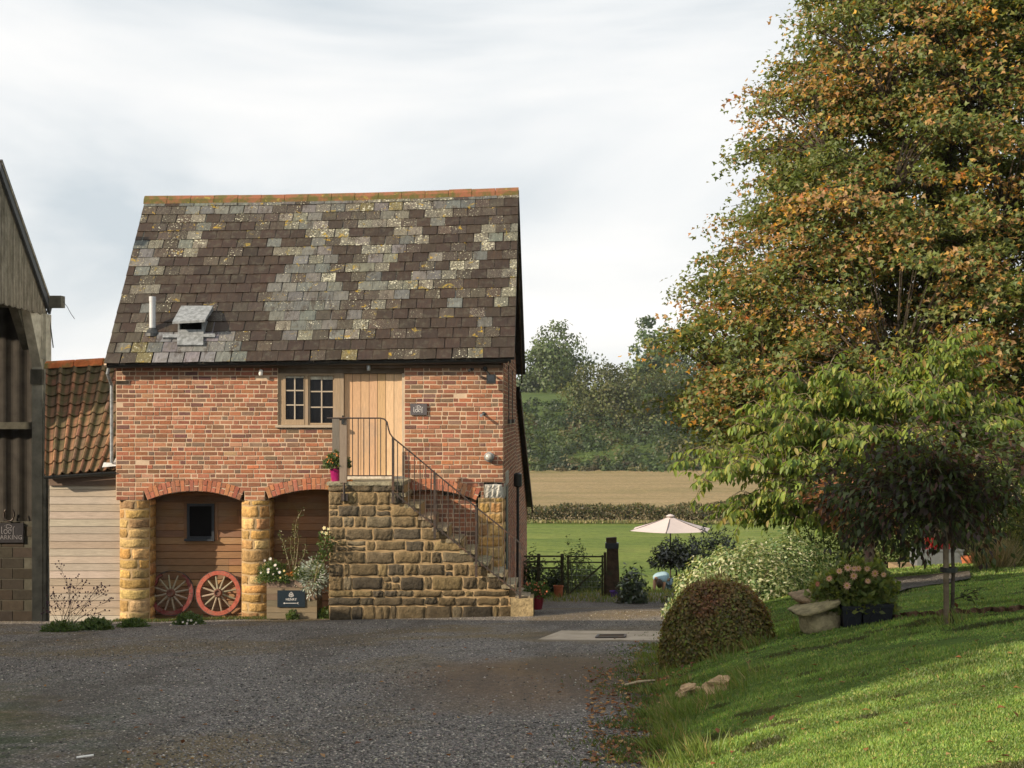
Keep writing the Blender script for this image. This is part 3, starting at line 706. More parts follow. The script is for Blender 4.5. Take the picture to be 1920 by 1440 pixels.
# ---- slate roof: a map of the slates read from the photograph (D dark brown, m mottled, g grey, l lichened, y yellow)
RM = """ggggggggggDmlgyllglllbgggl
mmmggggggmmglglygylllggmmD
mmmlgDmmgmllgmmmllDDlmmmlD
DmmlgmDDmmlglDmlllmDglDDmD
DDmlDDDmDDDmlglDDlllDmDlml
glmglDDmDgDDgmllDmglDDDlgl
mgmlDDmDDDlgglDDllgDDDDglD
ggDDDmmDDDDglgDmglDDDmmgDl
DglmDDDDDDDgggmllDDDmDlDDl
DmDDDDDDDDggglDmgDDgglmDml
mlDDDDDDDDggggmDgllglmDDDl
mDDmDDDDDmgggggmmlgDmDmmml
DgmDDDDDmDggggmmllmDDgmDDD
DmDDDDmDDDgggmmlmDDDDmDmDD
mlDDDmDDDDlgggmllmDlDDDDDD
DmlDggggmDDglmglmDmyDDDmmD
mlyggggmgDmDgDDDDDDDmDDmDD
mmyggggggDDDDmmyDDmmDDmDDD""".split('\n')
EL, ER = Vector((-7.83, 23.73, 4.455)), Vector((-.775, 23.73, 4.555))
RL, RR_ = Vector((-8.10, YR, 7.80)), Vector((-.80, YR, 7.975))
def roofpt(s_, t_, d=0, nrm=None):
    p = (EL * (1 - t_) + ER * t_) * (1 - s_) + (RL * (1 - t_) + RR_ * t_) * s_
    sag = -.045 * math.sin(math.pi * t_) * s_
    nn = Vector((0, -.72, .69)); return p + nn * (d + sag)
mb = MB(); lich = []; NR = 18; rr = random.Random(4)
SC = {'D': ((.034, .022, .0145), .14), 'm': ((.056, .044, .033), .65), 'g': ((.108, .110, .103), .55), 'l': ((.122, .115, .092), 1.0), 'y': ((.125, .105, .045), 1.0), 'b': ((.06, .052, .046), .5)}
for r in range(NR):
    s0 = r / NR; s1 = min(1, (r + 2.1) / NR); row = RM[NR - 1 - r]
    off = (r % 2) * .5; nW = 26
    for c in range(-1, nW):
        t0, t1 = (c + off) / nW + rr.uniform(-.002, .002), (c + 1 + off) / nW
        t0, t1 = max(0, t0), min(1, t1)
        if t1 - t0 < .004: continue
        ch = row[min(25, max(0, int((t0 + t1) / 2 * 26)))]
        fresh = (r in (0, 1, 2)) and .125 < (t0 + t1) / 2 < .26
        col, li = SC[ch]
        if rr.random() < .09: col, li = SC[rr.choice('mgDlm')]
        if rr.random() < .16: li *= rr.uniform(.2, 1.6)
        if fresh: col, li = ((.15, .152, .155), .05)
        col = jit(col, .20, .06); e0 = .0075 / 7; lift = rr.uniform(.010, .018); sk = rr.uniform(-.0015, .0015)
        a = [roofpt(s0 + sk + (s1 - s0) * 0, t0 + e0, lift + .012), roofpt(s0 - sk, t1 - e0, lift + .012), roofpt(s1, t1 - e0, .002), roofpt(s1, t0 + e0, .002)]
        bt = [roofpt(s0 + sk, t0 + e0, lift), roofpt(s0 - sk, t1 - e0, lift)]
        mb.add(a + bt + [roofpt(s1, t1 - e0, -.01), roofpt(s1, t0 + e0, -.01)], [(0, 1, 2, 3), (4, 5, 1, 0), (5, 6, 2, 1), (7, 4, 0, 3)], col); lich += [li * (1.0 if ch != 'D' else .9)] * 8
rf = mb.build('slate_roof', M['slate'], barn, extra=lich)
mb = MB(); mb.add([roofpt(0, 0, -.03), roofpt(0, 1, -.03), roofpt(1, 1, -.03), roofpt(1, 0, -.03)], [(0, 1, 2, 3)], (.05, .045, .04))
BL, BR_ = Vector((-7.85, 31.3, 4.5)), Vector((-.78, 31.3, 4.56))
mb.add([RL, RR_, BR_, BL, RL - Vector((0, 0, .06)), RR_ - Vector((0, 0, .06)), BR_ - Vector((0, 0, .06)), BL - Vector((0, 0, .06))], [(0, 1, 2, 3), (4, 7, 6, 5), (1, 5, 6, 2)], (.06, .055, .05))
mb.build('back_slope', M['slate'], rf, extra=[.3] * len(mb.v))
mb = MB(); n = 16
for i in range(n):
    t0, t1 = i / n, (i + 1) / n - .0012
    p0 = roofpt(1, t0) + Vector((0, 0, .0)); p1 = roofpt(1, t1)
    j = random.uniform(-.005, .005)
    prof = [(-.13, -.115), (-.105, -.02), (-.05, .045), (0, .062), (.05, .045), (.105, -.02), (.13, -.115)]
    vs = [p0 + Vector((0, y, z + j)) for y, z in prof] + [p1 + Vector((0, y, z + j)) for y, z in prof]
    mb.add(vs, [(q, q + 7, q + 8, q + 1) for q in range(6)] + [tuple(range(7))[::-1], tuple(range(7, 14))])
mb.build('ridge_tiles', M['ridge'], rf)
# verge boards on the right gable and pale verge on the left
mb = MB(); mb.bar((XR + .10, 23.75, 4.40), (XR + .10, YR, 7.80), .02, .10); mb.bar((XR + .125, YR, 7.86), (XR + .125, 31.35, 4.40), .03, .24)
mb.build('bargeboard', M['post'], barn)
mb = MB(); mb.bar(roofpt(0, 0, -.02) + Vector((.02, 0, -.02)), roofpt(1, 0, -.02) + Vector((.02, 0, -.02)), .04, .05); mb.build('verge', M['mortar'], barn)
# gutter: half round with brackets
def gutter(a, b_, r, name, parent, joints):
    a, b_ = Vector(a), Vector(b_); mb = MB(); n = 9; d = b_ - a
    pr = [(-r * math.cos(math.pi * i / n), -r * math.sin(math.pi * i / n)) for i in range(n + 1)]
    vs = [a + Vector((0, y, z)) for y, z in pr] + [b_ + Vector((0, y, z)) for y, z in pr]
    pr2 = [(y * .88, z * .88) for y, z in pr]
    vs += [a + Vector((0, y, z)) for y, z in pr2] + [b_ + Vector((0, y, z)) for y, z in pr2]; m = n + 1
    mb.add(vs, [(i, i + m, i + m + 1, i + 1) for i in range(n)] + [(i + 2 * m, i + 2 * m + 1, i + 3 * m + 1, i + 3 * m) for i in range(n)] + [(0, 2 * m, 3 * m, m), (n, n + m, n + 3 * m, n + 2 * m), tuple(range(0, m)), tuple(range(m, 2 * m))[::-1]])
    g = mb.build(name, M['gutter'], parent)
    for t_ in joints:
        mb = MB(); p = a + d * t_; rr2 = r * 1.13
        pr3 = [(-rr2 * math.cos(math.pi * i / n), -rr2 * math.sin(math.pi * i / n)) for i in range(n + 1)]
        vs = [p + Vector((-.02, y, z + .004)) for y, z in pr3] + [p + Vector((.02, y, z + .004)) for y, z in pr3]
        mb.add(vs, [(i, i + m, i + m + 1, i + 1) for i in range(n)] + [tuple(range(0, m)), tuple(range(m, 2 * m))[::-1]]); mb.build('bracket', M['gutter'], g)
    return g
YG = YF - .17; kg = F / YG
gutter(((202 - CX) / kg, YG, CAMZ - (684 - HY) / kg), ((958 - CX) / kg, YG, CAMZ - (674 - HY) / kg), .062, 'gutter', barn, [.03, .185, .32, .44, .545, .56, .675, .815, .96])
mb = MB(); mb.box(XL - .1, XR, YF - .06, YF + .01, FZ_(690), FZ_(684), (.14, .09, .06)); mb.build('fascia', M['wood'], barn)
mb = MB(); mb.tube([((204 - CX) / kg, YG, CAMZ - (690 - HY) / kg), (-7.80, YG, 4.3), (-7.80, 24.05, 4.1), (-7.80, 24.05, 2.75)], .029, 10); mb.build('downpipe', M['lead'], barn)
# flue pipe and hooded vent in the roof
def roof_at(px, py):
    for i in range(4000):
        Y = 23.6 + 4 * i / 4000; p = P(px, py, Y)
        zr = 4.5 + (7.88 - 4.5) * (Y - 23.73) / (YR - 23.73)
        if p.z <= zr: return p
    return P(px, py, 25)
b0 = roof_at(286, 618); kk = F / b0.y
fl = MB(); fl.lathe(b0 + Vector((0, 0, -.1)), [(.05, 0), (.056, 0), (.056, .60), (.060, .60), (.060, .68), (.05, .68), (.05, .45)], 20); fo = fl.build('flue_pipe', M['pipe'], barn, smooth=False)
mb = MB(); mb.lathe(b0 + Vector((0, 0, -.12)), [(.14, 0), (.13, .05), (.075, .12), (.06, .15)], 16); mb.build('flue_collar', M['gutter'], fo)
v0 = roof_at(355, 632); ky = v0.y; kx = F / ky
def V(px, dy, dz): return Vector(((px - CX) / kx, ky + dy, v0.z + dz))
mb = MB(); xa, xb = (334 - CX) / kx, (382 - CX) / kx
mb.box(xa, xa + .03, ky - .02, ky + .55, v0.z - .1, v0.z + .30); mb.box(xb - .03, xb, ky - .02, ky + .55, v0.z - .1, v0.z + .30); mb.box(xa + .03, xb - .03, ky - .02, ky + .02, v0.z - .1, v0.z + .13)
hv = mb.build('hooded_vent', M['lead'], barn)
mb = MB(); mb.box(xa + .03, xb - .03, ky + .10, ky + .14, v0.z - .05, v0.z + .32); mb.build('vent_opening', M['dark'], hv)
mb = MB(); hx0, hx1 = (328 - CX) / kx, (389 - CX) / kx
mb.add([(hx0, ky - .16, v0.z + .26), (hx1, ky - .16, v0.z + .29), (hx1 + .0, ky + .40, v0.z + .58), (hx0 + .0, ky + .40, v0.z + .58), (hx0, ky - .16, v0.z + .22), (hx1, ky - .16, v0.z + .25), (hx1, ky + .42, v0.z + .50), (hx0, ky + .42, v0.z + .50)], [(0, 1, 2, 3), (4, 7, 6, 5), (0, 4, 5, 1), (1, 5, 6, 2), (0, 3, 7, 4)])
mb.build('vent_hood', M['lead'], hv)
mb = MB()
for (q0, q1, s_) in (((333, 632), (382, 650), 0), ((306, 630), (334, 636), 0), ((381, 629), (404, 635), 0)):
    tl = roof_at(q0[0], q0[1]); br = roof_at(q1[0], q1[1]); nn = Vector((0, -.72, .69)) * .045
    a_ = roof_at(q0[0], q1[1]); b_ = roof_at(q1[0], q0[1])
    mb.add([a_ + nn, br + nn, b_ + nn, tl + nn, a_, br], [(0, 1, 2, 3), (4, 5, 1, 0)])
mb.build('lead_flashing', M['lead'], hv)

# ------------------------------------------------------------------ pantiled wing
wing = thing('wing', 'low timber clad wing with mossy clay pantile roof left of the brick barn', 'outbuilding', (-8.3, 24.25, 0))
YW = 24.25; kw = F / YW
WZt = CAMZ - (893 - HY) / kw; xw0 = -8.93; xw1 = XL + .02
mb = MB(); z = -.45
while z < WZt:
    x = xw0 - .02
    while x < xw1:
        x2 = min(xw1, x + random.uniform(1.0, 2.4)); c = jit(random.choice([(.41, .345, .275), (.37, .31, .25), (.45, .385, .31), (.385, .31, .235)]), .10, .03)
        mb.add([(x, YW, z), (x2, YW, z), (x2, YW - .014, z + .003), (x, YW - .014, z + .003), (x2, YW - .004, z + .127), (x, YW - .004, z + .127), (x, YW + .01, z + .127), (x2, YW + .01, z + .127)], [(0, 1, 2, 3), (3, 2, 4, 5), (5, 4, 7, 6)], c)
        x = x2
    z += .13
mb.build('board_wall', M['wood'], wing)
mb = MB(); mb.add([(xw0, YW + .01, -.5), (-10.3, 27.9, -.8), (-10.3, 27.9, 2.5), (-10.0, 27, 4.45), (xw0 - .05, YW + .01, 2.5), (xw0, YW + .03, -.5), (xw1, YW + .03, -.5), (xw1, YW + .03, 2.6), (xw0, YW + .03, 2.6)], [(0, 1, 2, 3, 4), (5, 6, 7, 8)], (.25, .2, .15))
mb.build('end_wall', M['wood'], wing)
# pantiles: one wave mesh per tile row
def wr(s_, t_, d):
    a = P(86, 897, 24.1) ; b_ = P(218, 884, 24.1); a.x = -8.97; b_.x = XL + .0
    c = P(88, 690, 27.0); d_ = P(206, 677, 27.0); d_.x = XL - .02
    p = (a * (1 - t_) + b_ * t_) * (1 - s_) + (c * (1 - t_) + d_ * t_) * s_
    return p + Vector((0, -.56, .83)) * d
mb = MB(); nrow, ncol = 10, 8; rr = random.Random(2)
PRF = [(0, .0), (.10, .030), (.20, .046), (.30, .034), (.40, .006), (.55, -.010), (.75, -.012), (.92, -.004), (1.0, .004)]
for r in range(nrow):
    for c in range(ncol + 1):
        col = jit(rr.choice([(.24, .115, .065), (.205, .105, .062), (.28, .145, .08), (.165, .10, .062), (.14, .095, .05)]), .18, .06)
        lift = rr.uniform(0, .008); vs = []; cl = []
        for (s_, base) in ((r / nrow, .034 + lift), ((r + 1.12) / nrow, .004), (r / nrow, .014 + lift)):
            for f, h in PRF:
                t_ = (c + f + rr.uniform(-.012, .012)) / ncol - .03; vs.append(wr(min(1, s_), min(1.0, max(0, t_)), base + h + .03))
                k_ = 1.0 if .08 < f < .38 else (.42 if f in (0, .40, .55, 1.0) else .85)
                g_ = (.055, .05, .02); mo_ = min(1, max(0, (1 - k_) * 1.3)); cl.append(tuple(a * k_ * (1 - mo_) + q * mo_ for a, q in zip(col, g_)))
        m = len(PRF)
        o_ = len(mb.v); mb.add(vs, [(q, q + 1, q + 1 + m, q + m) for q in range(m - 1)] + [(q + 2 * m, q + 1 + 2 * m, q + 1, q) for q in range(m - 1)], col); mb.c[o_:] = cl
pr = mb.build('pantile_roof', M['pantile'], wing)
mb = MB(); mb.add([wr(0, 0, .0), wr(0, 1, .0), wr(1, 1, .0), wr(1, 0, .0), (-10.2, 30, 2.6), (-7.7, 30, 2.6)], [(0, 1, 2, 3), (3, 2, 5, 4)], (.12, .07, .04)); mb.build('roof_deck', M['pantile'], pr)
mb = MB()
for i in range(4):
    p0, p1 = wr(1, i / 4, .06), wr(1, (i + 1) / 4 - .008, .06); prof = [(-.13, -.07), (-.09, .03), (0, .08), (.09, .03), (.13, -.07)]
    mb.add([p0 + Vector((0, y, z)) for y, z in prof] + [p1 + Vector((0, y, z)) for y, z in prof], [(q, q + 5, q + 6, q + 1) for q in range(4)] + [(4, 3, 2, 1, 0), (5, 6, 7, 8, 9)])
mb.build('ridge_tiles', m_plain('red_ridge', (.50, .155, .055), .9, .15, scale=7, amt=.35, dirt=((.2, .17, .06), 5)), pr)
ga, gb = P(84, 893, 24.02), P(217, 884, 24.02)
gutter(ga, gb, .055, 'wing_gutter', wing, [.12, .80])
mb = MB(); mb.box(xw0 - .02, xw1, YW - .05, YW - .016, WZt - .16, WZt - .01, (.17, .12, .09)); mb.build('fascia', M['wood'], wing)
mb = MB(); mb.add([wr(.0, .80, .12), wr(.0, .995, .12), wr(.30, .995, .14), wr(.02, .94, .14), wr(.04, .80, .12)], [(0, 1, 3, 4), (1, 2, 3)]); mb.build('lead_flashing', m_plain('bright_lead', (.5, .5, .49), .6, .3, .1, amt=.2), wing)

# ------------------------------------------------------------------ open sided barn on the far left
lb = thing('concrete_barn', 'open sided concrete barn with corrugated gable, in shade at the left edge', 'barn', (-10.4, 27, -.7))
Yc = 28.0; Xc = (85 - CX) * Yc / F; dirx = .0988
def BP(py_at, Y, dz=0): return None
def gx(Y): return Xc + (Yc - Y) * dirx          # gable plane
zE, zR = CAMZ + (HY - 577) * Yc / F, CAMZ + (HY - 316) * 24.9 / F
def rz(Y): return zE + (zR - zE) * (Yc - Y) / (Yc - 24.9)
zC = CAMZ + 190 * Yc / F
mb = MB(); n = 150; vs = []
for i in range(n + 1):
    Y = Yc + .05 - (Yc + .05 - 24.82) * i / n; wv = .028 * math.cos(i * math.pi * 2 / (n / 44))
    nx_, ny_ = 1, dirx
    for z in (zC - .01 - .02 * math.sin(i * .37), rz(Y) - .02): vs.append((gx(Y) + wv, Y, z))
mb.add(vs, [(2 * i, 2 * i + 2, 2 * i + 3, 2 * i + 1) for i in range(n)]); mb.build('gable_cladding', M['sheet'], lb)
mb = MB(); mb.bar((gx(Yc) + .06, Yc + .12, rz(Yc) - .02), (gx(24.8) + .06, 24.8, rz(24.8) - .02), .05, .26); mb.build('bargeboard', m_plain('grey_bargeboard', (.05, .055, .06), .7), lb)
mb = MB(); mb.add([(gx(Yc) + .1, Yc + .15, rz(Yc) + .05), (gx(24.8) + .1, 24.8, rz(24.8) + .05), (-16, 24.8, rz(24.8) + .05), (-16, Yc + .15, rz(Yc) + .05), (gx(Yc) + .1, Yc + .15, rz(Yc) - .0), (gx(24.8) + .1, 24.8, rz(24.8) - .0), (-16, 24.8, rz(24.8)), (-16, Yc + .15, rz(Yc))], [(0, 3, 2, 1), (4, 5, 6, 7), (0, 1, 5, 4)])
mb.build('roof', M['sheet'], lb)
mb = MB(); mb.add([(gx(24.84), 24.84, -.6), (-16, 24.84, -.6), (-16, 24.84, rz(24.84)), (gx(24.84), 24.84, rz(24.84))], [(0, 1, 2, 3)])
mb.build('sunblock_cladding', M['sheet'], lb)  # unseen front wall, added to keep the sun out of the interior
# inside back wall: concrete blocks below, corrugated sheet above
zBk = CAMZ - 198 * 27.9 / F; mb, mo = MB(), MB(); z = -1.0; k = 0
while z < zBk - .05:
    h = min(.207, zBk - z); x = Xc - .18 - (k % 2) * .22
    while x > -15:
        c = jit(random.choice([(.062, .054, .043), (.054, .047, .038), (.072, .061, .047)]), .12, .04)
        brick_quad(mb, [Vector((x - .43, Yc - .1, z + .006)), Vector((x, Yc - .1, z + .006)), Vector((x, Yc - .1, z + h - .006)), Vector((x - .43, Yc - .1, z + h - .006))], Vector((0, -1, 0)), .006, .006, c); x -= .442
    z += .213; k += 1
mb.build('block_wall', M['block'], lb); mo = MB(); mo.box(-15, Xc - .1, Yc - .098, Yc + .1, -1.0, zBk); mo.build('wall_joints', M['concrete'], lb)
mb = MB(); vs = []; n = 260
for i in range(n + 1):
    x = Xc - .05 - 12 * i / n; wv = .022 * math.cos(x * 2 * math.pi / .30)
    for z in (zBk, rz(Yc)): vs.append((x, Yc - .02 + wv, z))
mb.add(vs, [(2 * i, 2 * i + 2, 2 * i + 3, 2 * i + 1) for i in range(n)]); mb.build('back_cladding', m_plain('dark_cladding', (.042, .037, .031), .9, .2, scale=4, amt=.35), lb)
mb = MB(); kb = Yc / F
zrl = CAMZ - (796 - HY) * kb; mb.box(-15, Xc - .02, Yc - .22, Yc - .1, zrl - .09, zrl + .05); mb.build('rail', M['concrete'], lb)
xp0, xp1 = (60 - CX) * (Yc - .3) / F, (79 - CX) * (Yc - .3) / F
mb = MB(); mb.box(xp0, xp1, Yc - .3, Yc + .05, -1.1, CAMZ + 190 * kb); mb.box(xp1 + .0, xp1 + .055, Yc - .24, Yc + .05, -1.1, CAMZ + 190 * kb)
# knee: the post thickens towards the rafter, leaning out towards the camera
mb.add([(xp0 + .01, Yc - .30, 4.55), (xp1 - .01, Yc - .30, 4.55), (xp1 - .01, Yc - .30, 5.9), (xp0 + .01, Yc - .30, 5.9), (xp0 + .01, Yc - 1.1, 5.95), (xp1 - .01, Yc - 1.1, 5.95)], [(0, 1, 5, 4), (0, 4, 3), (1, 2, 5)])
mb.add([(xp0 - .1, Yc - .32, 5.65), (xp0 + .04, Yc - .32, 4.7), (xp0 + .3, Yc - .34, 4.7), (xp0 + .1, Yc - .34, 5.65)], [(0, 1, 2, 3)])
mb.build('post', m_plain('post_concrete', (.42, .40, .32), .95, .15, scale=5, amt=.3, bstr=.5, bdist=.008), lb)
mb = MB(); mb.box(xp0 - .02, xp1 + .01, Yc - .34, Yc + .02, 4.2, 4.5); mb.build('post_splice', M['concrete'], lb)
# rafter following the roof, inside the gable
mb = MB(); mb.bar((gx(Yc) - .28, Yc - .2, rz(Yc) - .75), (gx(24.9) - .28, 24.9, rz(24.9) - .62), .16, .3); mb.build('rafter', M['concrete'], lb)
p0 = P(90, 565, Yc); mb = MB(); mb.box(p0.x - .1, P(118, 565, Yc).x, Yc - .1, Yc + .12, P(0, 577, Yc).z, P(0, 555, Yc).z); pu = mb.build('eaves_beam', M['concrete'], lb)
mb = MB(); mb.tube([P(118, 565, Yc), P(126, 575, Yc), P(133, 588, Yc), P(140, 598, Yc)], .006, 5); mb.tube([P(92, 590, Yc), P(95, 612, Yc), P(98, 636, Yc), P(100, 652, Yc)], .012, 5); mb.build('loose_cable', M['gutter'], pu)
mb = MB(); mb.box(-15, xp1, Yc - 3.4, Yc, -1.2, -.72 + .02); mb.build('floor_slab', M['concrete'], lb)
mb = MB(); cxh = P(17, 970, Yc - .16)
mb.tube([cxh + Vector((.105 * math.sin(a), 0, -.13 * math.cos(a) + .05)) for a in np.linspace(-2.5, 2.5, 14)], .018, 6, (.02, .015, .012)); ho = mb.build('horseshoe', M['iron'])
tag(ho, 'dark iron horseshoe standing on the block wall above the parking sign', 'horseshoe')

# unseen shed added left of the viewer, profile shaped to shade yard and lawn
bg_ = thing('shade_shed', 'large unseen shed added beyond the left edge to shade the yard', 'shed', (-11, 10, 1))
prof = [(2.2, .5), (2.2, 10.9), (8.0, 10.8), (12.5, 8.0), (19, 4.15), (19, -.6)]
mb = MB(); vs = [(-11, y, z) for y, z in prof] + [(-40, y, z) for y, z in prof]
mb.add(vs, [tuple(range(6))[::-1], tuple(range(6, 12)), (0, 1, 7, 6), (5, 11, 10, 4)], (.22, .17, .12)); mb.build('shade_shed_wall', M['wood'], bg_)
mb = MB(); vs = [(-10.8, y, z + .05) for y, z in prof[1:5]] + [(-40.2, y, z + .05) for y, z in prof[1:5]]
mb.add(vs, [(i, i + 1, i + 5, i + 4) for i in range(3)]); mb.build('shade_shed_roof', M['sheet'], bg_)

# ------------------------------------------------------------------ stone steps
YS = 22.9; ks = F / YS
def SX(px): return (px - CX) / ks
def SZ(py): return CAMZ - (py - HY) / ks
st = thing('stone_steps', 'mossy sandstone staircase climbing to the upper plank door', 'steps', (SX(780), YS, .2))
rr = random.Random(21)
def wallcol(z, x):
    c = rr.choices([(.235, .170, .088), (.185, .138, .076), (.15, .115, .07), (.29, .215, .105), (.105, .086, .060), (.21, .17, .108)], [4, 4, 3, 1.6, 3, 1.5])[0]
    k = .52 + .46 * max(0, min(1, (z - .1) / 2.3)) - .24 * max(0, min(1, (x + 3.0) / 2.4)) + .12 * rr.uniform(-1, 1)     # darker low down and towards the right, varied at random
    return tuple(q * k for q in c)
rows = [904, 922, 947, 968, 990, 1014, 1034, 1057, 1081, 1107, 1120, 1136, 1166]
def endx(py): return 732 + 26 * max(1, (py - 904) / 21.5)
mb, mo = MB(), MB()
XL0 = SX(615)
steps_mb = []
def fms(u, v, d): return Vector((u, YS + .025 - d + .006 * math.sin(v * 3.1 + u), v))
for i in range(len(rows) - 1):
    za, zb = SZ(rows[i + 1]), SZ(rows[i]); xe = SX(min(992, endx(rows[i] + (3 if i else 0)))) if i else SX(757)
    if i >= 9: xe = SX(955 if i == 9 else 972)
    x = XL0 + rr.uniform(-.01, .02); 
    while x < xe - .03:
        L = rr.uniform(.18, .52) if zb - za > .17 else rr.uniform(.2, .55)
        if rr.random() < .35: L *= .5
        x2 = x + L
        if xe - x2 < .16: x2 = xe
        if i == 0: x2 = min(x + rr.uniform(.5, 1.0), xe)
        dz0, dz1 = rr.uniform(-.012, .012), rr.uniform(-.012, .012)
        if rr.random() < .14 and 0 < i < 9 and x2 - x < .34:
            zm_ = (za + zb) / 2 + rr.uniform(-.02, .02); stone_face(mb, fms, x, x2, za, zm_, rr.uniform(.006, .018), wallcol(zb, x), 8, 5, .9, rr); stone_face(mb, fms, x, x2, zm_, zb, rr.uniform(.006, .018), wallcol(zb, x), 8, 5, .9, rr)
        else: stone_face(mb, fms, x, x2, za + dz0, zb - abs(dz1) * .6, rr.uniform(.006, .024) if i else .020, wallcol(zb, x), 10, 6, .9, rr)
        x = x2
    mo.box(XL0 + .01, xe - .012, YS + .035, YF - .03, za, zb - .004)
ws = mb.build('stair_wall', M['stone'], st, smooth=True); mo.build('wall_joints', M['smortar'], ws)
mb = MB()   # left return of the stair block
for i in range(len(rows) - 1):
    za, zb = SZ(rows[i + 1]), SZ(rows[i]); y = YS + .04
    while y < YF - .05:
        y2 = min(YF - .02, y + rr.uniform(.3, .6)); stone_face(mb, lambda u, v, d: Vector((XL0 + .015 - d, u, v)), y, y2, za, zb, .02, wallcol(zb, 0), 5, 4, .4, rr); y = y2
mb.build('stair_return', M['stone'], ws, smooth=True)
for k_ in range(0, 11):    # treads
    zt = SZ(904 + 21.5 * k_); xa = SX(732 + 26 * (k_ - 1)) if k_ else XL0 - .02; xb = SX(732 + 26 * k_) + .02 if k_ else SX(757)
    mb = MB(); ym = YS - .01 if k_ else YS - .02
    c = jit((.30, .26, .17) if k_ else (.36, .32, .22), .15)
    n = 7
    o_ = []
    for side_y in (ym, YF - .01):
        for q in range(n + 1): o_.append((xa + (xb - xa) * q / n, side_y + rr.uniform(-.008, .008), zt + .006 + rr.uniform(-.006, .006)))
    for side_y in (ym, YF - .01):
        for q in range(n + 1): o_.append((xa + (xb - xa) * q / n, side_y + (.01 if side_y == ym else 0), zt - .055))
    m = n + 1
    mb.add(o_, [(q, q + 1, q + m + 1, q + m) for q in range(n)] + [(q, q + 2 * m, q + 2 * m + 1, q + 1) for q in range(n)] + [(n, n + 2 * m, n + 3 * m, n + m), (0, m, 3 * m, 2 * m)], c)
    mb.build('step', M['stone'], st)
mb = MB(); p_ = [G(972, 1152), G(998, 1152)]
zt = SZ(1119); mb.box(SX(958), SX(1000), YS - .12, YF + .3, -.1, zt - .02, (.34, .26, .14)); b_o = mb.build('bottom_step', M['stone'], st)

# ------------------------------------------------------------------ iron railing
rl = thing('iron_railing', 'rusty brown iron railing with slim balusters down the stone steps', 'railing', (SX(780), YS - .04, .9))
YRl = YS - .05; kr = F / YRl
def RP(px, py, dy=0): return Vector(((px - CX) / kr, YRl + dy, CAMZ - (py - HY) / kr))
toppts = [(613, 784), (650, 784), (690, 784), (713, 784), (721, 786), (726, 792), (728, 803), (731, 813), (737, 821), (770, 848), (815, 886), (855, 919), (893, 951), (935, 985), (975, 1018)]
mb = MB(); mb.tube([RP(*p) for p in toppts], .0125, 8); mb.build('handrail', M['iron'], rl)
def top_y(px): return float(np.interp(px, [p[0] for p in toppts], [p[1] for p in toppts]))
def low_y(px): return 892 if px < 737 else 927 + (px - 737) * (1118 - 927) / (975 - 737)
mb = MB(); mb.bar(RP(650, 892), RP(737, 892), .012, .02); mb.bar(RP(740, 925), RP(975, 1116), .012, .022); mb.build('bottom_rail', M['iron'], rl)
for (px, ya, yb) in ((737, 820, 942), (815, 886, 1010), (893, 951, 1082), (975, 1018, 1151)):
    mb = MB(); mb.box(RP(px, 0).x - .02, RP(px, 0).x + .02, YRl - .015, YRl + .02, RP(px, yb).z, RP(px, ya).z); mb.build('post', M['iron'], rl)
px = 661.0
while px < 972:
    if all(abs(px - q) > 4 for q in (737, 815, 893, 975)):
        mb = MB(); mb.tube([RP(px, low_y(px) + (0 if px < 737 else 1)), RP(px, top_y(px))], .0085, 6); mb.build('baluster', M['iron'], rl)
    px += 10.55
# timber gate posts and panel on the landing
gt = thing('landing_gate', 'narrow grey timber gate and post with black latch on the landing', 'gate', (SX(630), YS, SZ(904)))
mb = MB(); mb.box(SX(613.5), SX(627), YS + .50, YS + .53, SZ(897), SZ(785), (.17, .15, .125)); mb.build('board', M['woodv'], gt)
mb = MB(); mb.box(SX(629), SX(634), YS + .50, YS + .53, SZ(900), SZ(803), (.24, .21, .16)); mb.build('board', M['woodv'], gt)
mb = MB(); mb.box(SX(637), SX(650.5), YS - .03, YS + .05, SZ(905), SZ(784), (.24, .19, .145)); mb.build('post', M['woodv'], gt)
mb = MB(); mb.box(SX(641), SX(646), YS - .05, YS - .03, SZ(795), SZ(784)); mb.box(SX(642), SX(645), YS - .045, YS - .03, SZ(784), SZ(779)); mb.build('latch', M['gutter'], gt)
mb = MB(); mb.tube([RP(645, 905), RP(645, 938)], .02, 8); mb.box(RP(640, 0).x, RP(652, 0).x, YRl, YS + .02, SZ(939), SZ(925)); mb.build('bracket', M['iron'], gt)

# ------------------------------------------------------------------ signs, lamps
def strokes(mb, cx, cy, y, sc, lines, w):
    for ln in lines:
        for a, b_ in zip(ln[:-1], ln[1:]): mb.bar((cx + a[0] * sc, y, cy + a[1] * sc), (cx + b_[0] * sc, y, cy + b_[1] * sc), w, .004, up=(0, 1, 0))
def arc(cx, cy, rx, ry, a0, a1, n=12): return [(cx + rx * math.cos(a0 + (a1 - a0) * i / n), cy + ry * math.sin(a0 + (a1 - a0) * i / n)) for i in range(n + 1)]
PI = math.pi
LOGO = [[(-.9, .55), (-.9, -.55), (-.68, -.55)], arc(-.28, -.22, .27, .33, 0, 2 * PI, 14), arc(.36, -.22, .22, .30, .1, 2 * PI, 12) + [(.60, -.5), (.60, .1)],
        [(1.12, .52), (.98, .50), (.9, .35), (.9, -.75)], arc(.1, .42, .62, .42, .1 * PI, .95 * PI, 12), [(-.5, .62), (-.2, .40), (.05, .26), (.3, .42)], arc(-.28, .62, .20, .15, 0, 2 * PI, 8), [(.38, .30), (.62, .42)]]
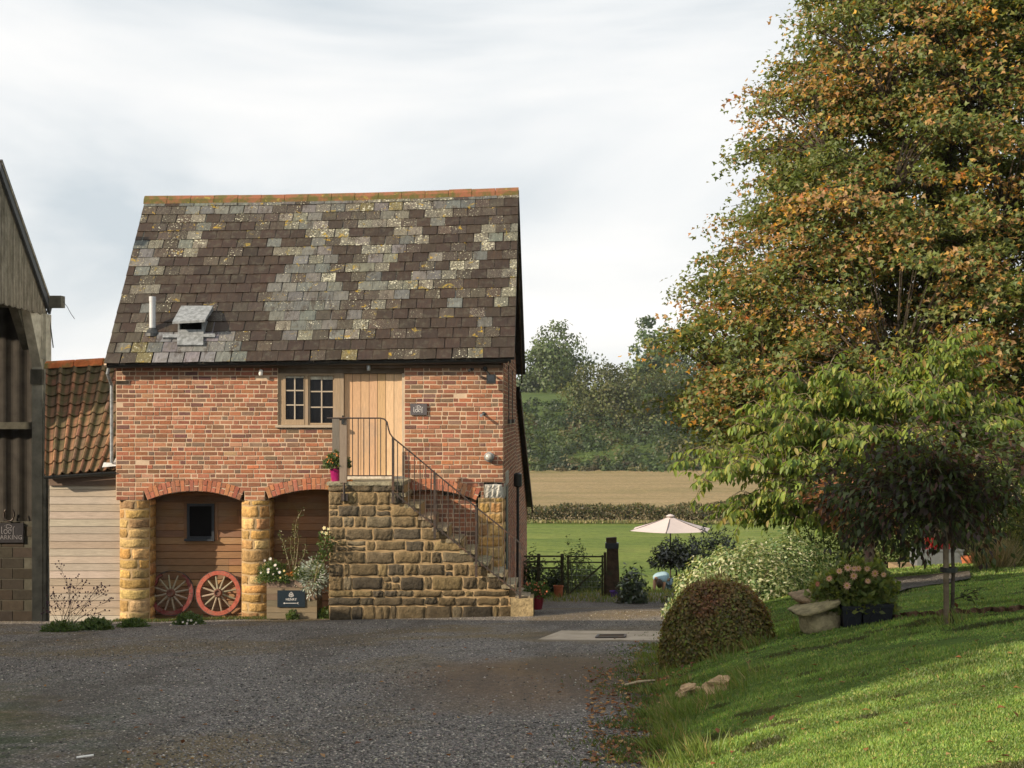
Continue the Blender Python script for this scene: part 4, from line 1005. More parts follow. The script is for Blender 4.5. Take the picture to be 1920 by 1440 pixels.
def text_mesh(txt, size, x, z, y, name, parent, align='CENTER', sx=1.0):
    cu = bpy.data.curves.new('txt', 'FONT'); cu.body = txt; cu.size = size; cu.extrude = .0015; cu.align_x = align; cu.resolution_u = 2
    ob = bpy.data.objects.new('txt', cu); COL.objects.link(ob); dg = bpy.context.evaluated_depsgraph_get(); dg.update()
    me = bpy.data.meshes.new_from_object(ob.evaluated_get(dg)); bpy.data.objects.remove(ob)
    me.transform(Matrix.Translation((x, y, z)) @ Matrix.Rotation(R(90), 4, 'X') @ Matrix.Diagonal((sx, 1, 1, 1))); me.name = name
    me.materials.clear(); me.materials.append(M['lettering']); return link(name, me, parent)
sg = thing('wall_plaque', 'slate grey plaque with a thin white loaf logo on the brickwork', 'sign', P(785, 767, YF - .02))
a, b_ = P(769.5, 778, YF - .02), P(800.5, 756.5, YF - .02)
mb = MB(); mb.box(a.x, b_.x, YF - .035, YF - .012, a.z, b_.z); mb.build('plate', M['slatesign'], sg)
mb = MB(); strokes(mb, P(784, 0, YF).x, P(0, 768, YF).z, YF - .037, .078, LOGO, .010); mb.build('lettering', M['lettering'], sg)
sg = thing('parking_sign', 'dark parking sign fixed to the block wall inside the open barn', 'sign', P(15, 1000, Yc - .12))
yy = Yc - .14; a, b_ = P(-32, 1017.5, yy), P(43.5, 981, yy); mb = MB(); mb.box(a.x, b_.x, yy, yy + .03, a.z, b_.z); mb.build('plate', m_plain('black_sign', (.03, .028, .032), .5, .4), sg)
mb = MB(); strokes(mb, P(14, 0, yy).x, P(0, 994, yy).z, yy - .002, .13, LOGO, .014); mb.build('logo', M['dimletter'], sg)
text_mesh('LOAF PARKING', .125, P(42, 0, yy).x, P(0, 1011.3, yy).z, yy - .002, 'lettering', sg, 'RIGHT', .98).data.materials[0] = M['dimletter']

def lamp_flood():
    t = thing('floodlight', 'small black square floodlight on a bracket at the top right corner', 'floodlight', P(920, 709, YF - .15))
    y = YF - .16; a, b_ = P(912, 719.5, y), P(929.5, 702, y)
    mb = MB(); mb.box(a.x, b_.x, y, y + .05, a.z, b_.z); f = mb.build('casing', M['gutter'], t)
    mb = MB(); mb.box(a.x + .02, b_.x - .02, y - .006, y - .0005, a.z + .045, b_.z - .015); mb.build('lens', M['frame_grey'], t)
    mb = MB(); mb.bar((a.x + .05, y + .03, b_.z), (a.x - .03, YF - .01, b_.z + .09), .025); mb.lathe(Vector((a.x - .03, YF - .05, b_.z + .07)), [(.0, 0), (.03, .0), (.045, .03), (.03, .07), (0, .07)], 10); mb.build('bracket', M['gutter'], t)
lamp_flood()
t = thing('bulkhead_lamp', 'round caged bulkhead lamp with pale glass low on the right', 'lamp', P(918, 857, YF - .1))
c = P(917, 857, YF - .06)
mb = MB(); n = 20
def disc(mb, c, prof, n=20):
    vs = [c + Vector((r * math.cos(2 * PI * j / n), y, r * math.sin(2 * PI * j / n))) for r, y in prof for j in range(n)]
    mb.add(vs, [(i * n + j, i * n + (j + 1) % n, (i + 1) * n + (j + 1) % n, (i + 1) * n + j) for i in range(len(prof) - 1) for j in range(n)])
disc(mb, c, [(.085, .055), (.085, -.02), (.068, -.03), (.068, 0)]); mb.build('ring', M['lead'], t)
mb = MB(); disc(mb, c, [(.068, -.01), (.060, -.045), (.035, -.065), (.001, -.07)]); mb.build('glass', M['bulk'], t, smooth=True)
for nm, px, py, lb_ in (('security_camera', 489, 699, 'tiny white security camera under the gutter left of the window'), ('spotlight', 691, 690, 'small steel downlight under the gutter over the door')):
    t = thing(nm, lb_, 'camera' if 'cam' in nm else 'spotlight', P(px, py, YF - .1)); c = P(px, py, YF - .08)
    mb = MB(); mb.lathe(c + Vector((0, 0, -.045)), [(0, 0), (.03, .0), (.036, .02), (.036, .085), (.02, .1)], 12); mb.build('body', M['white'] if 'cam' in nm else M['steel'], t)
    mb = MB(); mb.bar(c + Vector((0, 0, .03)), c + Vector((.03, .09, .05)), .02); mb.build('bracket', M['gutter'], t)
for i, (px, py, lb_) in enumerate(((883, 694, 'small dark sensor on the bricks just left of the floodlight'), (905, 778, 'short weathered pipe stub sticking out halfway up the right corner'))):
    t = thing('wall_sensor' if i == 0 else 'pipe_stub', lb_, 'sensor' if i == 0 else 'pipe', P(px, py, YF - .08)); c = P(px, py, YF)
    mb = MB(); mb.tube([c + Vector((.02, 0, .02)), c + Vector((-.01, -.10, -.005)), c + Vector((-.02, -.15, -.01))], [.018, .02, .028], 9); mb.build('body', M['gutter'] if i == 0 else M['lead'], t)
    mb = MB(); disc(mb, c + Vector((.02, -.01, .02)), [(.035, 0), (.035, -.012), (.001, -.014)], 12); mb.build('mounting_plate', M['gutter'], t)

# ------------------------------------------------------------------ cartwheels
def wheel(px, py, rpx, col, broken, label, seed):
    yb, yt = YI - .30, YI - .08
    k = F / (YI - .2); R0 = rpx / k; rr = random.Random(seed)
    base = P(px, py + rpx, YI - .34); c = Vector((base.x, YI - .22, base.z + R0))
    t = thing('cartwheel', label, 'cartwheel', tuple(base), 'old cartwheels leaning in the first archway')
    tilt = R(9)
    def W(r, a, d): # point in wheel plane, d towards the viewer
        x, z = r * math.cos(a), r * math.sin(a)
        return c + Vector((x, -d * math.cos(tilt) + z * math.sin(tilt), z * math.cos(tilt) + d * math.sin(tilt)))
    mb = MB(); n = 48
    vs = []
    for i in range(n):
        a = 2 * PI * i / n
        for r, d in ((R0, .03), (R0, -.03), (R0 - .012, -.03), (R0 - .012, .03)): vs.append(W(r, a, d))
    mb.add(vs, [(4 * i + q, 4 * ((i + 1) % n) + q, 4 * ((i + 1) % n) + (q + 1) % 4, 4 * i + (q + 1) % 4) for i in range(n) for q in range(4)]); mb.build('tyre', M['iron'], t)
    mb = MB(); ri = R0 - .085
    for s_ in range(6):
        a0, a1 = s_ * PI / 3 + .0, (s_ + 1) * PI / 3 - .012; m = 8; vs = []
        if broken and s_ == 1: continue
        cc = jit(col, .12)
        for i in range(m + 1):
            a = a0 + (a1 - a0) * i / m; rin = ri + (.035 if (broken and s_ in (0, 2) and (i < 3 if s_ == 2 else i > 5)) else 0) + rr.uniform(-.003, .003)
            for r, d in ((R0 - .013, .035), (R0 - .013, -.035), (rin, -.035), (rin, .035)): vs.append(W(r, a, d))
        mb.add(vs, [(4 * i + q, 4 * i + 4 + q, 4 * i + 4 + (q + 1) % 4, 4 * i + (q + 1) % 4) for i in range(m) for q in range(4)] + [(0, 1, 2, 3), (4 * m + 3, 4 * m + 2, 4 * m + 1, 4 * m)], cc)
    mb.build('rim', M['painted'], t)
    for i in range(12):
        a = 2 * PI * i / 12 + .2; mb = MB(); mb.tube([W(.05, a, .03), W(.17, a, .02), W(ri + .01, a, .0)], [.021, .018, .014], 7, jit((.30, .25, .18), .15)); mb.build('spoke', M['woodv'], t)
    mb = MB(); n = 16; vs = []
    pr = [(.0, .085), (.045, .085), (.045, .11), (.062, .11), (.075, .06), (.085, 0), (.07, -.06)]
    for r, d in pr:
        for j in range(n): vs.append(W(max(r, .001), 2 * PI * j / n, d))
    mb.add(vs, [(i * n + j, i * n + (j + 1) % n, (i + 1) * n + (j + 1) % n, (i + 1) * n + j) for i in range(len(pr) - 1) for j in range(n)], (.16, .07, .05)); mb.build('hub', M['painted'], t)
wheel(318, 1114, 42.5, (.15, .035, .03), True, 'broken cartwheel with dark maroon rim, in shade beside the left stone pillar', 1)
wheel(407, 1114, 43, (.34, .085, .055), False, 'faded red cartwheel catching the sun beside the middle stone pillar', 2)

# ------------------------------------------------------------------ planter box with sign, pots
YP = 23.35; kp = F / YP
pl = thing('planter_box', 'weathered timber planter box with a dark sign between pillar and steps', 'planter', P(547, 1158, YP))
X0, X1 = (500 - CX) / kp, (594 - CX) / kp; Z0, Z1 = CAMZ - (1160 - HY) / kp, CAMZ - (1090 - HY) / kp
mb = MB(); nb = 6
for i in range(nb):
    za, zb = Z0 + (Z1 - Z0) * i / nb, Z0 + (Z1 - Z0) * (i + 1) / nb - .004; c = jit((.20, .155, .105), .15)
    mb.box(X0, X1, YP, YP + .025, za, zb, c); mb.box(X0, X0 + .025, YP + .026, YP + .5, za, zb, c); mb.box(X1 - .025, X1, YP + .026, YP + .5, za, zb, c); mb.box(X0, X1, YP + .501, YP + .53, za, zb, c)
mb.build('side_boards', M['wood'], pl)
mb = MB(); mb.box(X0 + .03, X1 - .03, YP + .03, YP + .5, Z0, Z1 - .05); mb.build('soil', M['soil'], pl)
sg = thing('house_sign', 'dark blue sign with emblem and left pointing arrow on the planter', 'sign', P(546, 1122, YP - .02))
ys_ = YP - .02; a, b_ = P(520, 1138.5, ys_), P(572, 1107, ys_); mb = MB(); mb.box(a.x, b_.x, ys_, ys_ + .018, a.z, b_.z); mb.build('plate', M['bluesign'], sg)
text_mesh('HENRY', .058, P(546, 0, ys_).x, P(0, 1126, ys_).z, ys_ - .001, 'lettering', sg)
mb = MB(); cx_, cz_ = P(546, 0, ys_).x, P(0, 1131, ys_).z
mb.bar((cx_ - .10, ys_ - .001, cz_), (cx_ + .11, ys_ - .001, cz_), .008, .003, up=(0, 1, 0)); mb.add([(cx_ - .135, ys_ - .002, cz_), (cx_ - .115, ys_ - .002, cz_ + .014), (cx_ - .10, ys_ - .002, cz_), (cx_ - .115, ys_ - .002, cz_ - .014)], [(3, 2, 1, 0)])
for s_ in (-1, 1):
    mb.bar((cx_ + .09, ys_ - .001, cz_), (cx_ + .125, ys_ - .001, cz_ + s_ * .016), .006, .003, up=(0, 1, 0))
mb.build('arrow', M['lettering'], sg)
mb = MB(); e0, e1 = cx_, P(0, 1115, ys_).z
strokes(mb, e0, e1, ys_ - .002, .05, [arc(0, -.25, .8, .5, 0, 2 * PI, 10), arc(0, .1, .6, .6, -.1, PI + .1, 8), arc(0, .75, .18, .15, 0, 2 * PI, 6), [(-.8, -.5), (0, .1), (.8, -.5)], [(0, .1), (0, -.7)]], .009); mb.build('emblem', M['lettering'], sg)

def pot(px, py_base, py_top, rpx, Y, material, name, label, cat='pot', taper=.72, group=None, rimh=.12):
    k = F / Y; b0 = P(px, py_base, Y); h = (py_base - py_top) / k; r = rpx / k
    t = thing(name, label, cat, tuple(b0), group)
    mb = MB(); mb.lathe(b0, [(0, 0), (r * taper, 0), (r * .93, h * (1 - rimh)), (r * 1.0, h * (1 - rimh)), (r * 1.02, h), (r * .9, h), (r * .88, h * .86), (0.001, h * .86)], 24); mb.build('body', material, t, smooth=False)
    mb = MB(); mb.lathe(b0 + Vector((0, 0, h * .87)), [(r * .86, 0), (0.001, .01)], 16); mb.build('soil', M['soil'], t)
    return t, b0, h, r
def pumpkin(px, py, rpx, Y, label, group=None):
    k = F / Y; c = P(px, py, Y); r = rpx / k; t = thing('pumpkin', label, 'pumpkin', tuple(c), group)
    mb = MB(); n, m = 30, 9; vs = []
    for i in range(m + 1):
        ph = PI * i / m
        for j in range(n):
            a = 2 * PI * j / n; q = r * (1 - .10 * abs(math.sin(a * 5))) * math.sin(ph)
            vs.append(c + Vector((q * math.cos(a), q * math.sin(a), r * .82 * -math.cos(ph) * (1 - .15 * (1 - math.sin(ph))))))
    mb.add(vs, [(i * n + j, i * n + (j + 1) % n, (i + 1) * n + (j + 1) % n, (i + 1) * n + j) for i in range(m) for j in range(n)]); mb.build('skin', M['orange'], t, smooth=True)
    mb = MB(); mb.tube([c + Vector((0, 0, r * .6)), c + Vector((.1 * r, 0, r * 1.05))], [.18 * r, .12 * r], 6, (.1, .09, .03)); mb.build('stalk', M['woodv'], t)
pumpkin(538, 1078.5, 6.2, YP - .01 + .10, 'small dull orange pumpkin, the left one of two in the planter'); pumpkin(550, 1077, 7.4, YP + .08, 'bigger bright orange pumpkin, the right one of two in the planter')
pumpkin(650.5, 902.5, 3.6, YS + .05, 'tiny left pumpkin on the landing edge'); pumpkin(657.5, 902, 4.2, YS + .10, 'tiny right pumpkin on the landing edge')
pot(632, 907.5, 874, 15, YS + .16, M['magenta'], 'flower_pot', 'glossy magenta pot on the landing holding orange flowers', taper=.62)
T1 = pot(1007, 1142, 1114, 15, 23.6, M['redpot'], 'flower_pot', 'dark red glazed pot beside the bottom step', taper=.62)
YGt = 29.0
gp = G(1090, 1118)
YGt = gp.y
pot(1047, 1119, 1098, 9.5, YGt - .6, M['terracotta'], 'flower_pot', 'tall terracotta pot by the field fence near the gate', taper=.75)
pot(1155, 1123, 1108, 12, YGt - .5, M['purple'], 'bucket', 'purple plastic tub at the foot of the big gatepost', 'tub', .8)

# ------------------------------------------------------------------ fence, gate, gatepost
kg2 = F / YGt
def GP(px, py, dy=0): return Vector(((px - CX) / kg2, YGt + dy, CAMZ - (py - HY) / kg2))
fe = thing('field_fence', 'mossy post and rail fence with wire behind the barn', 'fence', tuple(GP(1030, 1118)))
for (y_, px0, px1) in ((1043, 982, 1057), (1053.5, 982, 1057), (1065, 982, 1054)):
    mb = MB(); mb.bar(GP(px0, y_), GP(px1, y_), .03, .04); mb.build('rail', M['mossytimber'], fe)
for px in (1054, 1010):
    mb = MB(); a = GP(px - 3, 1120, .02); b_ = GP(px + 3, 1039, .1); mb.box(a.x, b_.x, YGt + .02, YGt + .10, a.z, b_.z); mb.build('post', M['mossytimber'], fe)
ga_ = thing('garden_gate', 'small dark mossy timber field gate with wire mesh and diagonal brace', 'gate', tuple(GP(1098, 1118)))
mb = MB()
mb.bar(GP(1062.5, 1043.5), GP(1132, 1043.5), .05, .035); mb.bar(GP(1062.5, 1054.5), GP(1132, 1054.5), .04, .03); mb.bar(GP(1062.5, 1119.5), GP(1134, 1121), .05, .035)
mb.bar(GP(1065, 1041, .002), GP(1065, 1121, .002), .045, .045, up=(0, 1, 0)); mb.bar(GP(1129.5, 1041, .002), GP(1129.5, 1122, .002), .045, .04, up=(0, 1, 0)); mb.build('gate_frame', M['mossytimber'], ga_)
mb = MB(); mb.bar(GP(1068, 1112, -.03), GP(1128, 1060, -.03), .04, .035, up=(0, 1, 0)); mb.build('brace', M['mossytimber'], ga_)
mb = MB()
for i in range(6): mb.bar(GP(1072 + i * 9.5, 1058, .03), GP(1072 + i * 9.5, 1118, .03), .003)
for i in range(5): mb.bar(GP(1067, 1068 + i * 11, .033), GP(1128, 1068 + i * 11, .033), .003)
mb.build('wire_mesh', M['steel'], ga_)
gpst = thing('gatepost', 'stout weathered timber gatepost with dark cap block beside the gate', 'gatepost', tuple(GP(1150, 1118)))
mb = MB(); a, b_ = GP(1140, 1122), GP(1158, 1030); mb.add([GP(1137, 1123, -.05), GP(1163, 1123, -.05), GP(1159, 1028, -.03), GP(1138, 1028, -.03), GP(1137, 1123, .2), GP(1163, 1123, .2), GP(1159, 1028, .18), GP(1138, 1028, .18)], [(0, 1, 2, 3), (5, 4, 7, 6), (4, 0, 3, 7), (1, 5, 6, 2)]); mb.build('post', M['post'], gpst)
mb = MB(); a, b_ = GP(1135, 1028), GP(1160, 1018); mb.box(a.x, b_.x, YGt - .07, YGt + .22, a.z, b_.z); mb.build('collar', M['frame_grey'], gpst)
mb = MB(); mb.add([GP(1137, 1018, -.04), GP(1156, 1018, -.04), GP(1156, 1007.5, -.04), GP(1136.5, 1009, -.04), GP(1137, 1018, .18), GP(1156, 1018, .18), GP(1156, 1007.5, .18), GP(1136.5, 1009, .18)], [(0, 1, 2, 3), (5, 4, 7, 6), (4, 0, 3, 7), (1, 5, 6, 2), (3, 2, 6, 7)]); mb.build('cap', M['post'], gpst)
mb = MB(); a, b_ = GP(1132, 1120), GP(1137, 1036); mb.box(a.x, b_.x, YGt + .01, YGt + .09, a.z, b_.z); mb.build('side_post', M['post'], gpst)

# ------------------------------------------------------------------ parasol
YU = 40.0; ku = F / YU
def UP(px, py, dy=0): return Vector(((px - CX) / ku, YU + dy, CAMZ - (py - HY) / ku))
pa = thing('parasol', 'pale pinkish parasol on a dark pole beyond the gravel', 'parasol', tuple(UP(1257, 1122)))
apx = UP(1257, 968); rimz = UP(0, 993).z; Rx = 1.28; mb = MB(); n = 6
cn = []
for i in range(n):
    a = 2 * PI * i / n + R(20); cn.append(Vector((apx.x + Rx * math.cos(a), YU + 1.28 * math.sin(a), rimz)))
vs = [apx]; fs = []
m = 6
for i in range(n):
    p, q = cn[i], cn[(i + 1) % n]; base = len(vs); rows_ = 5
    for r_ in range(1, rows_ + 1):
        f = r_ / rows_
        for s_ in range(m + 1):
            e_ = apx + (p - apx) * f, apx + (q - apx) * f; g_ = s_ / m
            pt_ = e_[0] * (1 - g_) + e_[1] * g_; pt_ = pt_ + Vector((0, 0, -.012 * f * math.sin(PI * g_) - .02 * math.sin(PI * f))); 
            ce = Vector((apx.x, YU, pt_.z)); pt_ = pt_ + (ce - pt_) * .02 * math.sin(PI * g_); vs.append(pt_)
    for s_ in range(m): fs.append((0, base + s_, base + s_ + 1))
    for r_ in range(rows_ - 1):
        for s_ in range(m): fs.append((base + r_ * (m + 1) + s_, base + (r_ + 1) * (m + 1) + s_, base + (r_ + 1) * (m + 1) + s_ + 1, base + r_ * (m + 1) + s_ + 1))
    vs += [p, q, q - Vector((0, 0, .10)), p - Vector((0, 0, .10))]
mb.add(vs, fs); mb.build('canopy', M['canvas'], pa)
mb = MB(); mb.lathe(apx + Vector((0, 0, .03)), [(0, .035), (.06, .02), (.13, -.02), (.13, -.03)], 16); mb.build('vent_cap', M['canvas'], pa)
mb = MB(); mb.tube([Vector((apx.x, YU, float(H(apx.x, YU)))), apx], .022, 10); mb.build('pole', M['parpole'], pa)
for i in range(n):
    mb = MB(); mb.bar(Vector((apx.x, YU, apx.z - .02)), cn[i] + Vector((0, 0, -.01)), .018); mb.bar(Vector((apx.x, YU, rimz - .12)), Vector((apx.x, YU, apx.z)) * .5 + (cn[i] + Vector((0, 0, .0))) * .5 + Vector((0, 0, -.015)), .014); mb.build('rib', M['parpole'], pa)

# ------------------------------------------------------------------ person bending
def person():
    Yp_ = 38.6; kq = F / Yp_
    def Q(px, py, dy=0): return ((px - CX) / kq, Yp_ + dy, CAMZ - (py - HY) / kq)
    z0 = float(H((1250 - CX) / kq, Yp_))
    V_ = [Q(1250, 1086, .15), Q(1244, 1080, 0), Q(1237, 1080.5, -.1), Q(1232, 1086, -.2),      # pelvis, waist, chest, neck
          Q(1229, 1083, -.02), Q(1227, 1095, -.10), Q(1226, 1107, -.18),                      # right arm
          Q(1243, 1086, -.25), Q(1243, 1097, -.30), Q(1239, 1108, -.30),                       # left arm
          Q(1247, 1090, .12), Q(1246, 1104, .06), (Q(1247, 0)[0], Yp_ + .18, z0 + .03), (Q(1245, 0)[0], Yp_ + .02, z0 + .02),
          Q(1253, 1090, .2), Q(1254, 1104, .14), (Q(1254, 0)[0], Yp_ + .26, z0 + .03), (Q(1252, 0)[0], Yp_ + .1, z0 + .02)]
    E = [(0, 1), (1, 2), (2, 3), (2, 4), (4, 5), (5, 6), (2, 7), (7, 8), (8, 9), (0, 10), (10, 11), (11, 12), (12, 13), (0, 14), (14, 15), (15, 16), (16, 17)]
    rad = [x * 1.15 for x in [.13, .125, .15, .06, .062, .045, .03, .062, .045, .03, .085, .06, .042, .035, .085, .06, .042, .035]]
    t = thing('person', 'person in a pale blue top and jeans bending over plants behind the parasol pole', 'person', (V_[0][0], V_[0][1], z0))
    def skin(name, vs, es, rs, material, root=0):
        me = bpy.data.meshes.new(name); me.from_pydata(vs, es, []); ob = bpy.data.objects.new(name + '_tmp', me); COL.objects.link(ob)
        md = ob.modifiers.new('s', 'SKIN')
        if not me.skin_vertices: 
            pass
        for i, r_ in enumerate(rs): me.skin_vertices[0].data[i].radius = (r_, r_)
        me.skin_vertices[0].data[root].use_root = True
        sb = ob.modifiers.new('u', 'SUBSURF'); sb.levels = sb.render_levels = 2
        dg = bpy.context.evaluated_depsgraph_get(); dg.update(); m2 = bpy.data.meshes.new_from_object(ob.evaluated_get(dg)); bpy.data.objects.remove(ob)
        m2.materials.clear(); m2.materials.append(material)
        m2.polygons.foreach_set('use_smooth', [True] * len(m2.polygons)); return link(name, m2, t)
    try:
        body = skin('body', V_, E, rad, M['skin'])
        skin('top', [V_[0], V_[1], V_[2], V_[4], tuple(np.array(V_[4]) * .5 + np.array(V_[5]) * .5), V_[7], tuple(np.array(V_[7]) * .5 + np.array(V_[8]) * .5)], [(0, 1), (1, 2), (2, 3), (3, 4), (2, 5), (5, 6)], [.17, .18, .215, .10, .075, .10, .075], M['shirt'])
        skin('trousers', [V_[0], V_[10], V_[11], V_[12], V_[14], V_[15], V_[16]], [(0, 1), (1, 2), (2, 3), (0, 4), (4, 5), (5, 6)], [.15, .10, .075, .06, .10, .075, .06], m_plain('pale_jeans', (.20, .28, .34), .85, .1))
    except Exception as ex:
        print('skin failed', ex)
    hc = Vector(Q(1235, 1093, -.32)); mb = MB(); n, m = 16, 10; vs = []
    for i in range(m + 1):
        ph = PI * i / m
        for j in range(n):
            a = 2 * PI * j / n; x, y, z = .078 * math.sin(ph) * math.cos(a), .095 * math.sin(ph) * math.sin(a), .115 * math.cos(ph)
            if y < -.06 and abs(x) < .02 and abs(z) < .03: y -= .018
            vs.append(hc + Vector((x, y, z)))
    mb.add(vs, [(i * n + j, i * n + (j + 1) % n, (i + 1) * n + (j + 1) % n, (i + 1) * n + j) for i in range(m) for j in range(n)]); mb.build('head', M['skin'], t, smooth=True)
    mb = MB(); vs = []
    for i in range(m + 1):
        ph = PI * i / m
        for j in range(n):
            a = 2 * PI * j / n; k_ = 1.10; x, y, z = .082 * k_ * math.sin(ph) * math.cos(a), .10 * k_ * math.sin(ph) * math.sin(a) - .03, .115 * k_ * math.cos(ph) + .025
            vs.append(hc + Vector((x, y, z)))
    mb.add(vs, [(i * n + j, i * n + (j + 1) % n, (i + 1) * n + (j + 1) % n, (i + 1) * n + j) for i in range(m) for j in range(n)]); mb.build('hair', M['hair'], t, smooth=True)
person()

# ================================================================== planting
def concat(*a): return np.concatenate(a)
def tubes_mesh(name, paths, material, parent, n=4, col=(1, 1, 1)):
    mb = MB()
    for pts, rad in paths: mb.tube(pts, rad, n, col, cap=False)
    return mb.build(name, material, parent)
def bush_leaves(c, rx, ry, rz, n, flat_bottom=True, shell=.55, lump=.12, seed=1):
    """points in a lumpy dome; returns positions and outward directions"""
    r = np.random.default_rng(seed); d = r.normal(size=(n, 3)); d /= np.linalg.norm(d, axis=1, keepdims=True)
    if flat_bottom: d[:, 2] = np.abs(d[:, 2]) * 1.0 - .08
    k = shell + (1 - shell) * r.random(n) ** .5
    k = k * (1 + lump * np.sin(d[:, 0] * 7 + seed) * np.cos(d[:, 2] * 8 + d[:, 1] * 5) + lump * .6 * np.sin(d[:, 0] * 15 + d[:, 2] * 13 + seed * 2))
    p = d * k[:, None] * np.array([rx, ry, rz]) + np.array(c); return p, d
def bushcol(name, col, p, c, rz):
    if name != 'rounded_bush': return col
    k = np.clip((p[:, 2] - c[2]) / rz * 1.1 - .35 + .35 * turb(p[:, 0], p[:, 1] + p[:, 2], 9, 4), 0, 1)[:, None]
    return col * (k * np.array([1.05, .78, .85]) + (1 - k) * np.array([.95, 1.25, .85]))
def shrub(name, label, cat, c, rx, ry, rz, n, L, W, cols, wts, material='leaf', seed=1, group=None, stems=6, droop=0, lump=.12, shell=.5, outw=.8, upb=.3, square=0.0, stemmat='bark'):
    t = thing(name, label, cat, tuple(c), group)
    p, d = bush_leaves(c, rx, ry, rz, n, True, shell, lump, seed)
    if square: 
        q = (p - np.array(c)) / np.array([rx, ry, rz]); q = np.sign(q) * np.abs(q) ** (1 - square); p = q * np.array([rx, ry, rz]) + np.array(c)
    dd = unit(d * outw + rvec(n) * .8 + np.array([0, 0, upb]))
    if name == 'rounded_bush':
        zz_ = (p[:, 2] - c[2]) / rz; p = p + d * (np.abs(RNG.normal(0, .018, n)) + .014 * np.clip(turb(p[:, 0], p[:, 2] + p[:, 1], 16, 3), -1, 1))[:, None]
    leafmesh('foliage', p, tang(unit(d), outw) if upb > 0 else dd, d + rvec(n) * .8 + np.array([0, 0, .25]), L * RNG.uniform(.7, 1.2, n), W * RNG.uniform(.7, 1.2, n), bushcol(name, palette(n, cols, wts), p, c, rz), M[material], t, .12, droop)
    pts = []
    rs = random.Random(seed)
    for i in range(stems):
        a = rs.uniform(0, 2 * PI); q = rs.uniform(.3, .8); e = Vector(c) + Vector((rx * q * math.cos(a), ry * q * math.sin(a), rz * rs.uniform(.4, .8))); b_ = Vector(c) + Vector((rx * .12 * math.cos(a), ry * .12 * math.sin(a), -.05))
        pts.append(([b_, (b_ + e) / 2 + Vector((0, 0, rz * .1)), e], [.018, .012, .005]))
    if pts: tubes_mesh('stems', pts, M[stemmat], t)
    return t
GRN = [(.045, .085, .018), (.07, .12, .025), (.10, .15, .03), (.035, .06, .016)]

